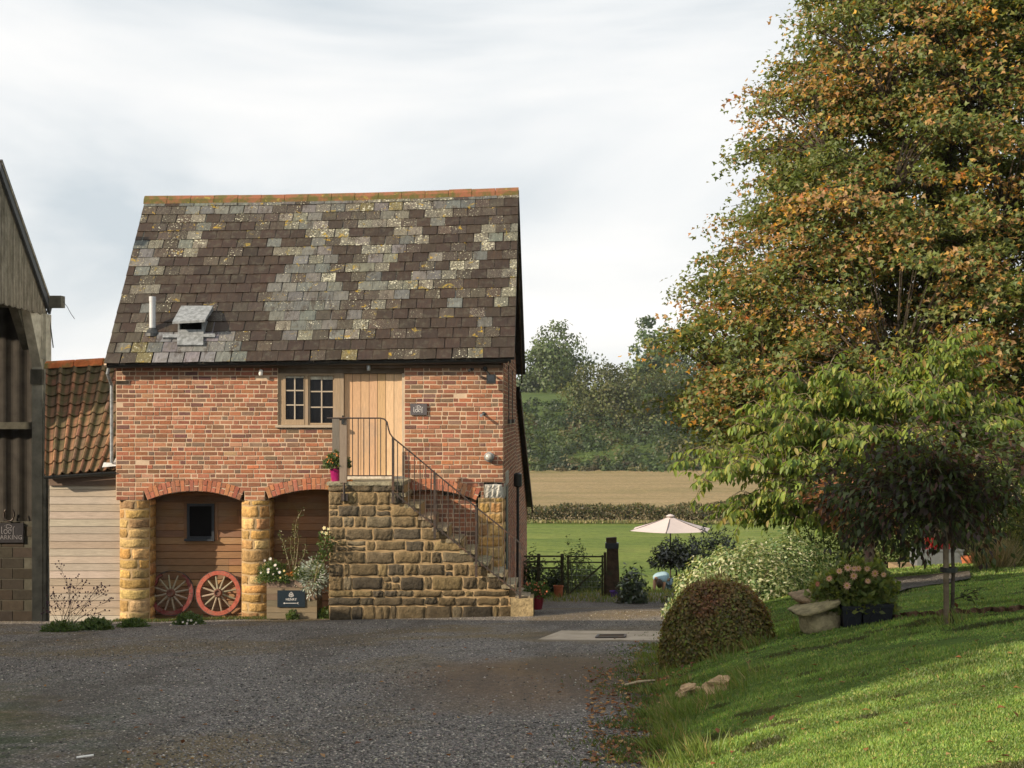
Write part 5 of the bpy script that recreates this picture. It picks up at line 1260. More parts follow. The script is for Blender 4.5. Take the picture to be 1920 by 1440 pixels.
# ---- big maple
def maple():
    base = onground(7.25, 26.0); ax = np.array([7.3, 26.0]); t = thing('maple_tree', 'huge maple with green leaves turning orange and gold, filling the right side', 'tree', tuple(base))
    ZS = CAMZ + (HY - np.array([-420, -300, -150, 0, 60, 170, 280, 400, 480, 520, 600, 700, 760, 840, 880])) * 26.0 / F
    EP = np.array([1720, 1610, 1535, 1478, 1446, 1426, 1392, 1346, 1306, 1276, 1276, 1254, 1236, 1290, 1360])
    RS = np.maximum(.5, 27.0 * np.sin(math.atan2(7.3, 26) - np.arctan((EP - CX) / F)) - .30)
    def Rz(z): return np.interp(z, ZS[::-1], RS[::-1])
    r = np.random.default_rng(5); NC = 4300
    z = r.uniform(ZS[-1] + .2, ZS[0] - .2, NC * 3); z = z[r.random(len(z)) < (Rz(z) / 5.6) ** 1.5][:NC]; n = len(z)
    a = r.uniform(0, 2 * PI, n); q = r.random(n) ** .40
    lob = 1 + .075 * np.sin(a * 5 + z * 1.9) + .055 * np.sin(a * 9 - z * 3.1) + .045 * np.sin(z * 5.3 + a * 2)
    rad = Rz(z) * q * lob
    c = np.stack([ax[0] + rad * np.cos(a), ax[1] + rad * np.sin(a) * .95, z], 1)
    # leave gaps
    nz = vnoise(c[:, 0] * 1.1 + c[:, 1] * .5, c[:, 2] * 1.5 - c[:, 1] * .4, 1.7, 4); keep = (nz > -.42) | (q > .92); c = c[keep]; a = a[keep]; q = q[keep]; rad = rad[keep]
    n = len(c); per = 78; outd = np.stack([np.cos(a), np.sin(a), np.full(n, -.25)], 1)
    cc = np.repeat(c, per, 0); o_ = np.repeat(outd, per, 0); size = np.repeat(r.uniform(.26, .58, n), per)
    v = rvec(n * per) * (RNG.random((n * per, 1)) ** .5)
    # flattened spray, longer outwards
    v = v * np.array([1, 1, .42]) + o_ * (np.einsum('ij,ij->i', v, o_)[:, None]) * .6
    v[:, 2] -= .18 * (v[:, 0] ** 2 + v[:, 1] ** 2)
    p = cc + v * size[:, None]
    hue = vnoise(cc[:, 0] + cc[:, 1], cc[:, 2], 1.6, 6) + RNG.normal(0, .55, len(p)) + .45 * np.repeat(r.normal(size=n), per) + .55 * (np.repeat(q, per) - .72) * 2
    cg = palette(len(p), [(.12, .16, .036), (.155, .185, .042), (.09, .13, .032), (.20, .205, .052)], [4, 3, 2, 2])
    cb = palette(len(p), [(.36, .22, .07), (.40, .22, .08), (.31, .18, .08), (.44, .27, .07), (.48, .33, .08)], [4, 3, 3, 1.5, .8])
    cy = palette(len(p), [(.60, .33, .04), (.55, .25, .03), (.48, .14, .03)], [3, 2, .5])
    col = np.where((hue > .62)[:, None], cb, cg); col = np.where(((hue > 1.9) | (RNG.random(len(p)) < .012))[:, None], cy, col)
    d = unit(o_ * .7 + rvec(len(p)) * .9 + np.array([0, 0, -.35])); up = unit(rvec(len(p)) * .75 + np.array([-.2, -.3, .9]))
    # five-pointed leaf outline
    L = RNG.uniform(.060, .104, len(p))[:, None]; side = unit(np.cross(d, up)); nn = np.cross(side, d)
    V_ = np.stack([p, p + d * L * .30 + side * L * .62 + nn * L * .12, p + d * L * .52 + side * L * .22, p + d * L * 1.05 - nn * L * .10, p + d * L * .52 - side * L * .22, p + d * L * .30 - side * L * .62 + nn * L * .12], 1).reshape(-1, 3)
    numesh('crown', V_, 6, M['leaf'], col, t, faces=[(0, 1, 2, 3), (0, 3, 4, 5)])
    # trunk, limbs, twigs
    mb = MB(); rs = random.Random(9); b0 = Vector(base) - Vector((0, 0, .2))
    tk = [b0, b0 + Vector((.03, 0, 1.5)), b0 + Vector((-.08, .05, 3.2)), b0 + Vector((-.05, 0, 6)), b0 + Vector((.05, 0, 9)), b0 + Vector((0, 0, 13))]
    mb.tube(tk, [.42, .33, .27, .2, .13, .04], 12); mb.build('trunk', M['bark'], t)
    def trunk_at(z):
        for a_, b_ in zip(tk[:-1], tk[1:]):
            if a_.z <= z <= b_.z: return a_.lerp(b_, (z - a_.z) / (b_.z - a_.z))
        return tk[-1] if z > tk[-1].z else tk[1]
    limbs = []; mb = MB()
    for i in range(46):
        a_ = i * 2.399; zt = rs.uniform(3.0, 13.0); rr_ = float(Rz(zt)) * .74; z0 = max(b0.z + 1.6, zt - rr_ * rs.uniform(.75, 1.15)); s_ = trunk_at(z0); e = Vector((ax[0] + rr_ * math.cos(a_), ax[1] + rr_ * .9 * math.sin(a_), zt))
        pts = [s_.lerp(e, f) + Vector((rs.uniform(-.12, .12), rs.uniform(-.12, .12), .35 * math.sin(PI * f) * (1 if i % 2 else -.4))) * (1 if 0 < f < 1 else 0) for f in (0, .2, .4, .6, .8, 1)]
        mb.tube(pts, [.11, .085, .065, .045, .03, .012], 6, cap=False); limbs.append(np.array([tuple(p_) for p_ in pts]))
    LP = np.concatenate([l[:-1] + (l[1:] - l[:-1]) * f for l in limbs for f in (0, .25, .5, .75)])
    for i in range(0, n):
        e = c[i]; dd = np.linalg.norm(LP - e, axis=1) + 1.2 * np.maximum(0, LP[:, 2] - e[2] + .3); s_ = LP[np.argmin(dd)]
        m_ = (s_ + e) / 2 + np.array([0, 0, .12]); mb.tube([s_, m_, e, e + outd[i] * .35], [.022, .014, .009, .004], 3, cap=False)
    mb.build('limbs', M['bark'], t)
maple()

# ---- cherry with drooping leaves (branches traced in the photograph, spread in depth)
def cherry():
    Y0 = 19.0; b0 = onground((1632 - CX) * Y0 / F, Y0); t = thing('cherry_tree', 'young cherry tree with fresh yellow green drooping leaves in front of the maple', 'tree', tuple(b0))
    k = F / Y0
    def Q(px, py, dy): Y = Y0 + dy; return np.array([(px - CX) * Y / F, Y, CAMZ - (py - HY) * Y / F])
    fork = Q(1634, 1000, 0); top = Q(1650, 860, .1)
    tips = [(1303, 866, -.6), (1330, 905, .5), (1365, 880, -1.1), (1405, 838, .6), (1436, 770, -.4), (1455, 735, .5), (1480, 800, -.9), (1500, 716, .2), (1545, 705, -.7), (1570, 730, .9), (1600, 745, -.3), (1640, 722, .5), (1672, 738, -.6), (1700, 760, .6),
            (1745, 690, .3), (1778, 648, 0), (1800, 668, -.4), (1812, 702, .4), (1760, 735, -.6), (1830, 750, .2), (1868, 762, -.3), (1905, 812, .2), (1925, 822, -.5), (1890, 845, .7), (1850, 800, -.8), (1375, 962, .4), (1410, 958, -.5), (1450, 945, .8), (1500, 972, -.6), (1545, 950, .9), (1420, 930, -.2),
            (1960, 790, .3), (1720, 820, -1.2), (1600, 830, -1.3), (1520, 870, -1.4), (1660, 800, 1.3), (1800, 830, 1.2), (1450, 880, 1.1), (1560, 800, 1.2), (1470, 925, -1.2), (1765, 800, 1.4), (1580, 880, 1.4), (1520, 760, -.3), (1420, 800, .1), (1350, 868, .1), (1700, 700, .2)]
    rf_ = random.Random(17)
    for i in range(46):
        px = rf_.uniform(1400, 1890); top_ = float(np.interp(px, [1400, 1500, 1600, 1700, 1780, 1850, 1900], [860, 760, 745, 735, 680, 770, 830])); tips.append((px, rf_.uniform(top_ + 15, 985 if px < 1700 else 900), rf_.uniform(-1.3, 1.4)))
    mb = MB(); br = []; rs = random.Random(3)
    mb.tube([tuple(b0 - Vector((0, 0, .1))), Q(1630, 1060, 0), fork, Q(1645, 930, .05), top], [.075, .062, .055, .045, .03], 10)
    mb.tube([fork, Q(1700, 900, .1), Q(1740, 800, .1), Q(1775, 700, 0)], [.05, .035, .025, .008], 7)
    mb.build('trunk', M['palebark'], t); mb = MB()
    spine = [fork, Q(1640, 960, 0), Q(1645, 930, .05), Q(1648, 895, .1), top, Q(1700, 900, .1), Q(1720, 850, .1)]
    shoots = []
    for (px, py, dy) in tips:
        e = Q(px, py, dy); s_ = min(spine, key=lambda q: np.linalg.norm(q - e) + (2 if q[2] > e[2] else 0))
        L_ = np.linalg.norm(e - s_); pts = [s_ + (e - s_) * f + np.array([0, 0, .22 * L_ * math.sin(PI * f) * .6]) for f in np.linspace(0, 1, 9)]
        mb.tube(pts, list(np.linspace(.022, .004, 9)), 5, cap=False); br.append(pts)
        for i in range(2, 9):
            for q in range(5):
                d = rvec(1)[0] * np.array([1, 1, .3]); d = unit((d + unit((e - s_)[None])[0] * .8)[None])[0]; ln = rs.uniform(.22, .5)
                a_ = pts[i] if i < 8 else pts[8]; m_ = a_ + d * ln * .6 + np.array([0, 0, .05]); z_ = a_ + d * ln + np.array([0, 0, -.06]); shoots.append((a_, m_, z_)); mb.tube([a_, m_, z_], [.006, .004, .003], 3, cap=False)
    mb.build('branches', M['palebark'], t)
    P_, D_, U_ = [], [], []
    for a_, m_, z_ in shoots:
        dirv = unit((z_ - a_)[None])[0]; sd = np.cross(dirv, [0, 0, 1]); sd /= max(1e-6, np.linalg.norm(sd))
        for i in range(11):
            f = (i + 1) / 11; p = (a_ * (1 - f) ** 2 + 2 * m_ * f * (1 - f) + z_ * f * f); s_ = 1 if i % 2 else -1
            P_.append(p); D_.append(sd * s_ * RNG.uniform(.25, .7) + dirv * RNG.uniform(.2, .6) + np.array([0, 0, -RNG.uniform(.55, 1.15)]) + RNG.normal(0, .15, 3)); U_.append(dirv * .5 + sd * s_ * .6 + np.array([0, 0, .7]))
    P_, D_, U_ = np.array(P_), np.array(D_), np.array(U_); n = len(P_)
    col = palette(n, [(.145, .215, .030), (.20, .265, .038), (.095, .15, .026), (.32, .33, .065), (.36, .28, .09)], [4, 4, 2.5, 2, .5])
    # leaf as a bent strip: base, shoulders, belly, tip
    D = unit(D_); S_ = unit(np.cross(D, U_)); N_ = unit(np.cross(S_, D)); L = RNG.uniform(.09, .15, n)[:, None]; W = L * .36
    b1 = P_ + D * L * .32 + N_ * L * .10; b2 = P_ + D * L * .68 + N_ * L * .06
    V_ = np.stack([P_, b1 + S_ * W * .5, b2 + S_ * W * .42, P_ + D * L - N_ * L * .06, b2 - S_ * W * .42, b1 - S_ * W * .5, b1 - N_ * L * .05, b2 - N_ * L * .05], 1).reshape(-1, 3)
    numesh('crown', V_, 8, M['leaf'], col, t, faces=[(0, 1, 2, 6), (0, 6, 4, 5), (6, 2, 3, 7), (6, 7, 3, 4)][:4])
cherry()

# ---- small trees on the lawn
def small_tree(name, label, px, py, crown, nclu, per, size, L, W, cols, wts, seed, trunk_r, material='leaf', lean=0.0, stake=False, barkm='bark'):
    b0 = G(px, py); Y0 = b0.y; t = thing(name, label, 'tree', tuple(b0)); r = np.random.default_rng(seed); k = F / Y0
    cxp, cyp, rxp, ryp = crown; cc = np.array([(cxp - CX) / k, Y0 + .1, CAMZ - (cyp - HY) / k]); rx, rz = rxp / k, ryp / k
    d = r.normal(size=(nclu, 3)); d /= np.linalg.norm(d, axis=1, keepdims=True); q = r.random(nclu) ** .45
    lob = 1 + .24 * np.sin(d[:, 0] * 6 + seed) * np.cos(d[:, 2] * 5) + .17 * np.sin(d[:, 0] * 13 + d[:, 2] * 9) + .1 * np.sin(d[:, 1] * 17)
    if nclu > 200:
        nb_ = 34; bd_ = r.normal(size=(nb_, 3)); bd_[:, 2] = bd_[:, 2] * .8 + .12; bd_ /= np.linalg.norm(bd_, axis=1, keepdims=True); bl_ = r.uniform(.72, 1.18, nb_)
        bi_ = r.integers(0, nb_, nclu); f_ = r.random(nclu) ** .55; d = bd_[bi_]; c = cc + d * (bl_[bi_] * f_)[:, None] * np.array([rx, rx * .8, rz]) + r.normal(size=(nclu, 3)) * np.array([.13, .13, .09]) - np.array([0, 0, 1]) * (f_ ** 2 * .10)[:, None]
    else: c = cc + d * (q * lob)[:, None] * np.array([rx, rx * .8, rz])
    p, v = cluster_leaves(c, size, per, .6); n = len(p)
    dd = unit(np.repeat(d, per, 0) * .5 + rvec(n) * .7 + np.array([0, 0, -.5]))
    leafmesh('crown', p, dd, rvec(n) * .5 + np.array([0, 0, 1]), L * RNG.uniform(.7, 1.2, n), W * RNG.uniform(.7, 1.2, n), palette(n, cols, wts, .25), M[material], t, .15, .1)
    fk = Vector((b0.x + lean, Y0, cc[2] - rz * .75)); mb = MB(); mb.tube([b0 - Vector((0, 0, .05)), b0.lerp(fk, .5) + Vector((.01, 0, 0)), fk, Vector(cc) + Vector((0, 0, rz * .3))], [trunk_r, trunk_r * .85, trunk_r * .7, trunk_r * .3], 8); mb.build('trunk', M[barkm], t)
    mb = MB()
    for i in range(nclu):
        s_ = fk.lerp(Vector(cc), random.uniform(0, 1.0)); e = Vector(c[i]); mb.tube([s_, (s_ + e) / 2 + Vector((0, 0, .06)), e], [trunk_r * .28, trunk_r * .16, .003], 3, cap=False)
    mb.build('branches', M[barkm], t); return t, b0
DK = [(.060, .085, .030), (.080, .105, .036), (.060, .034, .028), (.12, .055, .036), (.11, .14, .04), (.038, .032, .022)]
td, bd = small_tree('crab_apple_tree', 'small dark leaved crab apple tied to a stake on the lawn', 1785, 1169, (1752, 896, 218, 124), 270, 26, .20, .082, .036, DK, [3, 3, 3, 1.2, 2, 2], 4, .019, 'leaf', barkm='bark')
kk = F / bd.y
mb = MB(); sx_ = (1773 - CX) / kk; mb.tube([(sx_, bd.y - .03, bd.z - .1), (sx_ - .005, bd.y - .02, CAMZ - (985 - HY) / kk)], .025, 8); stk = mb.build('tree_stake', M['palebark']); tag(stk, 'round pale wooden stake beside the dark crab apple trunk', 'stake')
mb = MB(); zt_ = CAMZ - (1068 - HY) / kk; mb.lathe(((sx_ + bd.x) / 2, bd.y, zt_), [(.06, -.02), (.075, -.02), (.075, .02), (.06, .02)], 12); tie = mb.build('tree_tie', M['gutter'], td)
mb = MB(); sp = Vector((bd.x, bd.y, CAMZ - (1125 - HY) / kk)); e_ = sp + Vector((.22, 0, .09)); mb.tube([sp, sp + Vector((.1, 0, .03)), e_], [.006, .005, .003], 4, cap=False); mb.build('low_shoot', M['bark'], td)
pp = np.array([tuple(sp.lerp(e_, random.random()) + Vector((random.uniform(-.02, .07), random.uniform(-.05, .05), random.uniform(-.07, .05)))) for i in range(26)])
leafmesh('low_leaves', pp, rvec(26) * .6 + np.array([.5, 0, -.2]), np.tile([0, 0, 1.], (26, 1)) + rvec(26) * .4, .07, .038, palette(26, DK, [3, 3, 1, .5, 2, 1]), M['leaf'], td)
small_tree('acer_tree', 'small acer with salmon pink and orange autumn leaves beside the cherry trunk', 1622, 1118, (1612, 940, 72, 62), 95, 32, .20, .085, .06, [(.50, .22, .13), (.58, .28, .15), (.26, .10, .07), (.11, .13, .04), (.46, .28, .10), (.10, .06, .035)], [2.4, 2.0, 2.2, 3, 1.3, 2.5], 7, .035, 'leaf', barkm='palebark')

# ---- shrubs and hedges
bz = G(1352, 1226)
shrub('rounded_bush', 'clipped rounded bush with small bronze brown leaves at the lawn edge', 'bush', (bz.x, bz.y + .25, bz.z - .08), .555, .50, .80, 26000, .036, .026, [(.21, .115, .05), (.27, .165, .06), (.16, .12, .04), (.22, .21, .045), (.11, .075, .035)], [4, 3, 3, 2.2, 2.5], 'leaf', seed=11, lump=.0, shell=.84, square=.05, stems=6, )
bt_ = bpy.data.objects['rounded_bush']; n = 260; a_ = RNG.uniform(0, 2 * PI, n); r_ = RNG.random(n) ** .5 * .42; pb_ = np.stack([bt_.location.x + r_ * np.cos(a_), bt_.location.y + r_ * .8 * np.sin(a_), bt_.location.z + .80 * np.sqrt(np.clip(1 - (r_ / .56) ** 2, 0, 1)) - .04], 1)
leafmesh('sprigs', pb_, rvec(n) * .35 + np.array([0, 0, 1.]), rvec(n), RNG.uniform(.05, .13, n), .008, palette(n, [(.36, .27, .12), (.26, .16, .07), (.2, .2, .06)], [3, 2, 1.5]), M['leaf_dry'], bt_)
hz = onground(2.72, 20.6)
VAR = [(.56, .57, .36), (.68, .68, .50), (.24, .32, .13), (.11, .19, .07), (.42, .48, .24)]
shrub('variegated_bush', 'wide dome of cream edged variegated leaves behind the bronze bush', 'bush', (hz.x, hz.y, hz.z - .35), 1.20, .95, 1.34, 11000, .075, .034, VAR, [2.2, 1.2, 4, 3.2, 3], 'leaf', seed=13, lump=.07, shell=.66, stems=8)
hz = onground(3.55, 21.6)
shrub('variegated_bush', 'duller greener variegated bush at the right end behind the staddle stones', 'bush', (hz.x, hz.y, hz.z - .35), .85, .8, 1.36, 6500, .07, .03, VAR, [1.2, .6, 4, 4, 1.6], 'leaf', seed=14, lump=.09, shell=.62, stems=8)
z_ = float(H((1300 - CX) * 31 / F, 31))
shrub('dark_shrub', 'dark drooping evergreen shrub under the right side of the parasol', 'shrub', ((1335 - CX) * 31.5 / F, 31.5, -.75), .92, .8, 1.90, 6800, .11, .036, [(.022, .040, .016), (.035, .055, .02), (.05, .075, .026)], [3, 3, 1.2], 'glossleaf', seed=15, lump=.2, shell=.35, stems=8, droop=.15, upb=-.3)
shrub('dark_shrub', 'low spreading dark shrub hanging in front of the parasol pole', 'shrub', ((1262 - CX) * 31 / F, 31, .22), .50, .5, .62, 1900, .10, .035, [(.022, .038, .016), (.035, .05, .02), (.05, .07, .024)], [3, 3, 1], 'glossleaf', seed=16, lump=.25, shell=.3, stems=5, droop=.2, upb=-.3)
tk_ = MB(); tk_.tube([((1275 - CX) * 31 / F, 31.1, -.9), ((1268 - CX) * 31 / F, 31, .1)], .02, 6); o = tk_.build('shrub_stem', M['bark'], bpy.data.objects['dark_shrub.001'])
lz = onground((1186 - CX) * 30.5 / F, 30.5)
shrub('laurel', 'glossy green laurel beside the big gatepost', 'shrub', (lz.x, lz.y, lz.z), .34, .34, .86, 900, .14, .05, [(.03, .065, .02), (.045, .085, .024), (.06, .10, .03)], [3, 3, 1], 'glossleaf', seed=17, lump=.15, shell=.2, stems=6, upb=.5)
for i, (px, Yq, w_, h_, lb_, cs) in enumerate(((1000, 34.5, .42, 1.25, 'dark shrub behind the fence rails next to the barn wall', 0), (1040, 35.2, .38, .85, 'low dark shrub behind the fence, halfway to the gate', 0), (1078, 36.5, .62, 1.45, 'leafy shrub seen through and above the gate', 1), (1108, 38.0, .45, .75, 'low bright shrub seen through the wire of the gate', 1))):
    q = onground((px - CX) * Yq / F, Yq)
    shrub('hedge_shrub', lb_, 'shrub', (q.x, q.y, q.z - .05), w_, w_, h_, 1500, .10, .05, [(.028, .045, .018), (.045, .065, .022), (.07, .09, .03)] if cs == 0 else [(.05, .075, .025), (.075, .10, .03), (.10, .12, .04)], [3, 3, 1.5], 'leaf', seed=20 + i, lump=.2, shell=.3)
# shrubs behind the hedge and under the maple
for i, (px, Yq, w_, h_, lb_, cs, bot) in enumerate((
        (1445, 30.5, .95, 1.15, 'yellowish shrub between the field and the variegated bush', [(.19, .20, .045), (.14, .17, .045), (.24, .21, .05)], 0),
        (1505, 29.5, .8, 1.05, 'blue green shrub below the drooping cherry leaves', [(.05, .09, .045), (.08, .12, .04), (.12, .15, .05)], 0),
        (1560, 28.0, 1.05, 2.1, 'tall light green shrub left of the cherry trunk', [(.10, .15, .035), (.15, .19, .05), (.06, .10, .025)], 0),
        (1670, 27.5, 1.1, 2.4, 'tall light green shrub right of the cherry trunk', [(.09, .13, .035), (.14, .16, .045), (.05, .08, .024)], 0),
        (1760, 29.0, 1.2, 2.5, 'dark shrub behind the metal trough', [(.04, .065, .022), (.06, .09, .028), (.09, .12, .04)], 0),
        (1850, 28.5, 1.2, 2.6, 'dark shrub behind the terracotta pots', [(.04, .06, .022), (.055, .08, .026), (.085, .11, .035)], 0))):
    q = onground((px - CX) * Yq / F, Yq)
    shrub('garden_shrub', lb_, 'shrub', (q.x, q.y, q.z - .1), w_, w_ * .8, h_, 4200, .075, .045, cs, [3, 3, 1.5], 'leaf', seed=30 + i, lump=.16, shell=.35)
q = onground((1935 - CX) * 21.5 / F, 21.5)
shrub('side_hedge', 'sunlit yellow green hedge at the right edge of the lawn', 'hedge', (q.x + .4, q.y, q.z - .1), .95, 1.3, 1.75, 13000, .055, .034, [(.17, .19, .05), (.12, .15, .04), (.22, .22, .07), (.08, .10, .03)], [3, 3, 1.5, 1.5], 'leaf', seed=41, lump=.12, shell=.5)
q = onground((1970 - CX) * 27 / F, 27)
shrub('side_hedge', 'darker tall hedge behind at the far right edge', 'hedge', (q.x + .6, q.y, q.z - .1), 1.6, 1.5, 3.4, 9000, .08, .05, [(.06, .085, .028), (.09, .12, .035), (.05, .06, .022)], [3, 2, 1.5], 'leaf', seed=42, lump=.14, shell=.5)
# dry ornamental grass by the terracotta pots
gq = onground((1862 - CX) * 20.8 / F, 20.8); n = 900
r0 = RNG.normal(0, .10, (n, 2)); pb = np.stack([gq.x + r0[:, 0], gq.y + r0[:, 1], np.full(n, gq.z)], 1); dd = unit(np.stack([r0[:, 0] * 2.5 + RNG.normal(0, .12, n), r0[:, 1] * 2.5, np.ones(n)], 1))
o = leafmesh('ornamental_grass', pb, dd, rvec(n), RNG.uniform(.25, .60, n), .012, palette(n, [(.42, .32, .17), (.34, .25, .12), (.20, .20, .07)], [3, 2, 1.5]), M['leaf_dry'], None, .1, .15)
tag(o, 'dry straw coloured ornamental grass beside the terracotta pots', 'grass clump')

# ---- flowers
def blossoms(pts, rad, col, parent, name='flowers', petals=8, tilt=None, center=(.55, .38, .05)):
    mb = MB()
    for p in pts:
        nrm = Vector((random.uniform(-.5, .5), -1, random.uniform(.0, .8))).normalized(); a = nrm.cross(Vector((0, 0, 1))).normalized(); b_ = a.cross(nrm); r = rad * random.uniform(.8, 1.2); c = jit(col, .1); p = Vector(p)
        vs = [p]
        for j in range(petals * 2):
            t_ = 2 * PI * j / (petals * 2); q = r if j % 2 == 0 else r * .55; vs.append(p + (a * math.cos(t_) + b_ * math.sin(t_)) * q + nrm * (.004 if j % 2 else .010))
        mb.add(vs, [(0, 1 + j, 1 + (j + 1) % (petals * 2)) for j in range(petals * 2)], c)
        vs = [p + nrm * .012 + (a * math.cos(2 * PI * j / 6) + b_ * math.sin(2 * PI * j / 6)) * r * .28 for j in range(6)]; mb.add(vs, [tuple(range(6))], center)
    return mb.build(name, M['leaf_dry'], parent)
def flowering(name, label, c, rx, ry, rz, n, L, W, cols, fl, fcol, frad, seed=1, petals=8, material='leaf', upb=.4):
    t = thing(name, label, 'plant', tuple(c)); p, d = bush_leaves(c, rx, ry, rz, n, True, .25, .12, seed); q = len(p)
    leafmesh('foliage', p, unit(d * .6 + rvec(q) * .7 + np.array([0, 0, upb])), d * .8 + rvec(q) * .5 + np.array([0, -.2, .5]), L * RNG.uniform(.7, 1.3, q), W * RNG.uniform(.7, 1.3, q), palette(q, cols, [1] * len(cols), .25), M[material], t, .12, .1)
    if fl: blossoms(fl, frad, fcol, t, petals=petals)
    mb = MB()
    for i in range(7): mb.tube([Vector(c) + Vector((rx * .2 * math.cos(i), ry * .2 * math.sin(i), 0)), Vector(c) + Vector((rx * .6 * math.cos(i), ry * .6 * math.sin(i), rz * .6))], [.006, .003], 4, cap=False)
    mb.build('stems', M['mossytimber'], t); return t
def PX(px, py, Y): return tuple(P(px, py, Y))
G3 = [(.06, .11, .022), (.09, .145, .03), (.12, .17, .04)]
flowering('marguerite', 'white marguerite daisies spilling over the left corner of the planter', P(512, 1088, YP + .1), .27, .22, .36, 2200, .05, .014, G3, [PX(a, b_, YP - .12 + random.uniform(0, .06)) for a, b_ in ((489, 1074), (503, 1068), (503, 1073), (512, 1077), (519, 1066), (524, 1073), (496, 1051), (507, 1048), (516, 1060))], (.80, .77, .78), .026, 3, 9)
flowering('yellow_daisies', 'a few pale yellow flowers beside the two planter pumpkins', P(534, 1092, YP - .02), .08, .06, .12, 200, .04, .02, G3, [PX(525, 1083, YP - .1), PX(533, 1070, YP - .06), PX(535, 1078, YP - .06)], (.72, .60, .28), .024, 4)
flowering('trailing_plant', 'small leaved plant with tiny white flowers trailing over the planter front', P(563, 1085, YP + .02), .20, .12, .20, 900, .028, .016, G3, [PX(random.uniform(548, 580), random.uniform(1062, 1090), YP - .08) for i in range(16)] + [PX(552, 1098, YP - .03), PX(556, 1100, YP - .03), PX(562, 1093, YP - .03)], (.72, .72, .60), .010, 5, 5)
t = thing('cineraria', 'silvery white leaved cineraria at the right corner of the planter', 'plant', PX(588, 1088, YP + .1))
p, d = bush_leaves(P(589, 1082, YP + .05), .24, .18, .30, 1300, False, .3, .2, 6); d2 = unit(d + rvec(len(p)) * .5 + np.array([0, -.2, .1]))
leafmesh('foliage', p, d2, rvec(len(p)), .07, .022, palette(len(p), [(.42, .47, .42), (.30, .36, .31), (.52, .55, .50)], [3, 2, 2]), M['leaf_dry'], t)
# tall sprays in the planter
def spray(name, label, base, tips, nl, L, W, cols, wts, fl=None, fcol=None, fr=.012, Y=YP + .2, rad=.006, cat='plant', mat_='leaf', spread=.05):
    t = thing(name, label, cat, PX(*base, Y)); mb = MB(); P_ = []
    for tp in tips:
        pts = [Vector(PX(*base, Y))] + [Vector(PX(q[0], q[1], Y + random.uniform(-.08, .08))) for q in tp]
        mb.tube(pts, list(np.linspace(rad, rad * .4, len(pts))), 4, (.25, .22, .10), cap=False)
        for i in range(nl):
            f = random.random() ** .7 * (len(pts) - 1); j = int(min(f, len(pts) - 2)); P_.append(tuple(pts[j].lerp(pts[j + 1], f - j) + Vector([random.uniform(-spread, spread) for _ in range(3)])))
    mb.build('stems', M['woodv'], t); P_ = np.array(P_); n = len(P_)
    leafmesh('leaves', P_, rvec(n) + np.array([0, -.2, .2]), rvec(n), L, W, palette(n, cols, wts), M[mat_], t)
    if fl: blossoms([PX(*q, Y - .1) for q in fl], fr, fcol, t, petals=5)
    return t
spray('abelia', 'tall airy shrub with tiny pale leaves rising from the planter', (548, 1088), [[(552, 1040), (553, 1000), (556, 975), (566, 957)], [(540, 1050), (532, 1020), (524, 998)], [(556, 1050), (560, 1010), (552, 985)], [(550, 1060), (545, 1035), (545, 1005)], [(560, 1060), (570, 1040), (573, 1022)]], 60, .035, .018, [(.11, .16, .05), (.16, .20, .08), (.45, .42, .30)], [3, 2, .8], spread=.045)
spray('climbing_rose', 'yellow white rose with long pale stems against the stair wall', (590, 1090), [[(596, 1050), (603, 1020), (608, 1000)], [(598, 1055), (606, 1030), (612, 1005)], [(602, 1060), (612, 1040), (618, 1015)]], 90, .06, .035, [(.05, .09, .022), (.08, .12, .03), (.12, .17, .05)], [3, 3, 1.5], [(603, 998), (611, 1000), (608, 990), (615, 992)], (.78, .70, .42), .035, Y=YS - .05, spread=.085)
spray('heather_sprigs', 'purplish flower sprigs behind the marguerites', (520, 1085), [[(505, 1052)], [(514, 1050)], [(528, 1048)], [(495, 1055)]], 26, .022, .012, [(.30, .18, .26), (.18, .10, .13), (.08, .10, .03)], [2, 2, 1.5])
flowering('bedding_flowers', 'leafy plant with orange flowers in the magenta pot', P(632, 876, YS + .16), .22, .17, .27, 1500, .055, .026, [(.05, .09, .02), (.09, .14, .035), (.14, .18, .06)], [PX(random.uniform(612, 650), random.uniform(850, 876), YS + random.uniform(-.02, .05)) for i in range(22)], (.50, .15, .05), .018, 8, 6)
flowering('bedding_flowers', 'red and yellow flowers trailing from the dark red pot', P(1006, 1118, 23.6), .24, .2, .26, 1500, .05, .024, G3, [PX(random.uniform(985, 1030), random.uniform(1092, 1118), 23.5 + random.uniform(-.1, .05)) for i in range(24)], (.42, .09, .06), .020, 9, 6)
# daisies and weeds along the foot of the barn
def weed(label, px, py, w_, h_, n, L, W, fl=0, seed=1, cols=G3, dy=0.0):
    b0 = G(px, py); b0 = Vector((b0.x, b0.y + dy, b0.z)); fls = [tuple(b0 + Vector((random.uniform(-w_, w_), -w_ * .8, random.uniform(.0, h_ * .5)))) for i in range(fl)]
    return flowering('weed_clump', label, b0, w_, w_ * .6, h_, n, L, W, cols, fls, (.75, .72, .66), .022, seed, 9)
weed('green weed clump with white daisies below the two cartwheels', 355, 1171, .25, .20, 1100, .05, .022, 9, 51)
weed('weed clump at the foot of the left stone pillar', 250, 1176, .23, .14, 800, .05, .024, 0, 52)
weed('round weed clump below the pale boards, right of the seed heads', 180, 1181, .27, .20, 1100, .055, .026, 0, 53)
weed('low weeds at the base of the seed head plant', 115, 1184, .30, .16, 1100, .05, .02, 0, 54)
weed('small weed in front of the planter box', 548, 1162, .10, .17, 260, .05, .024, 0, 55)
weed('dark weed where the planter meets the stair wall', 608, 1160, .12, .20, 300, .05, .03, 0, 56)
weed('weed patch at the left foot of the stair wall', 645, 1158, .20, .14, 500, .045, .024, 0, 57)
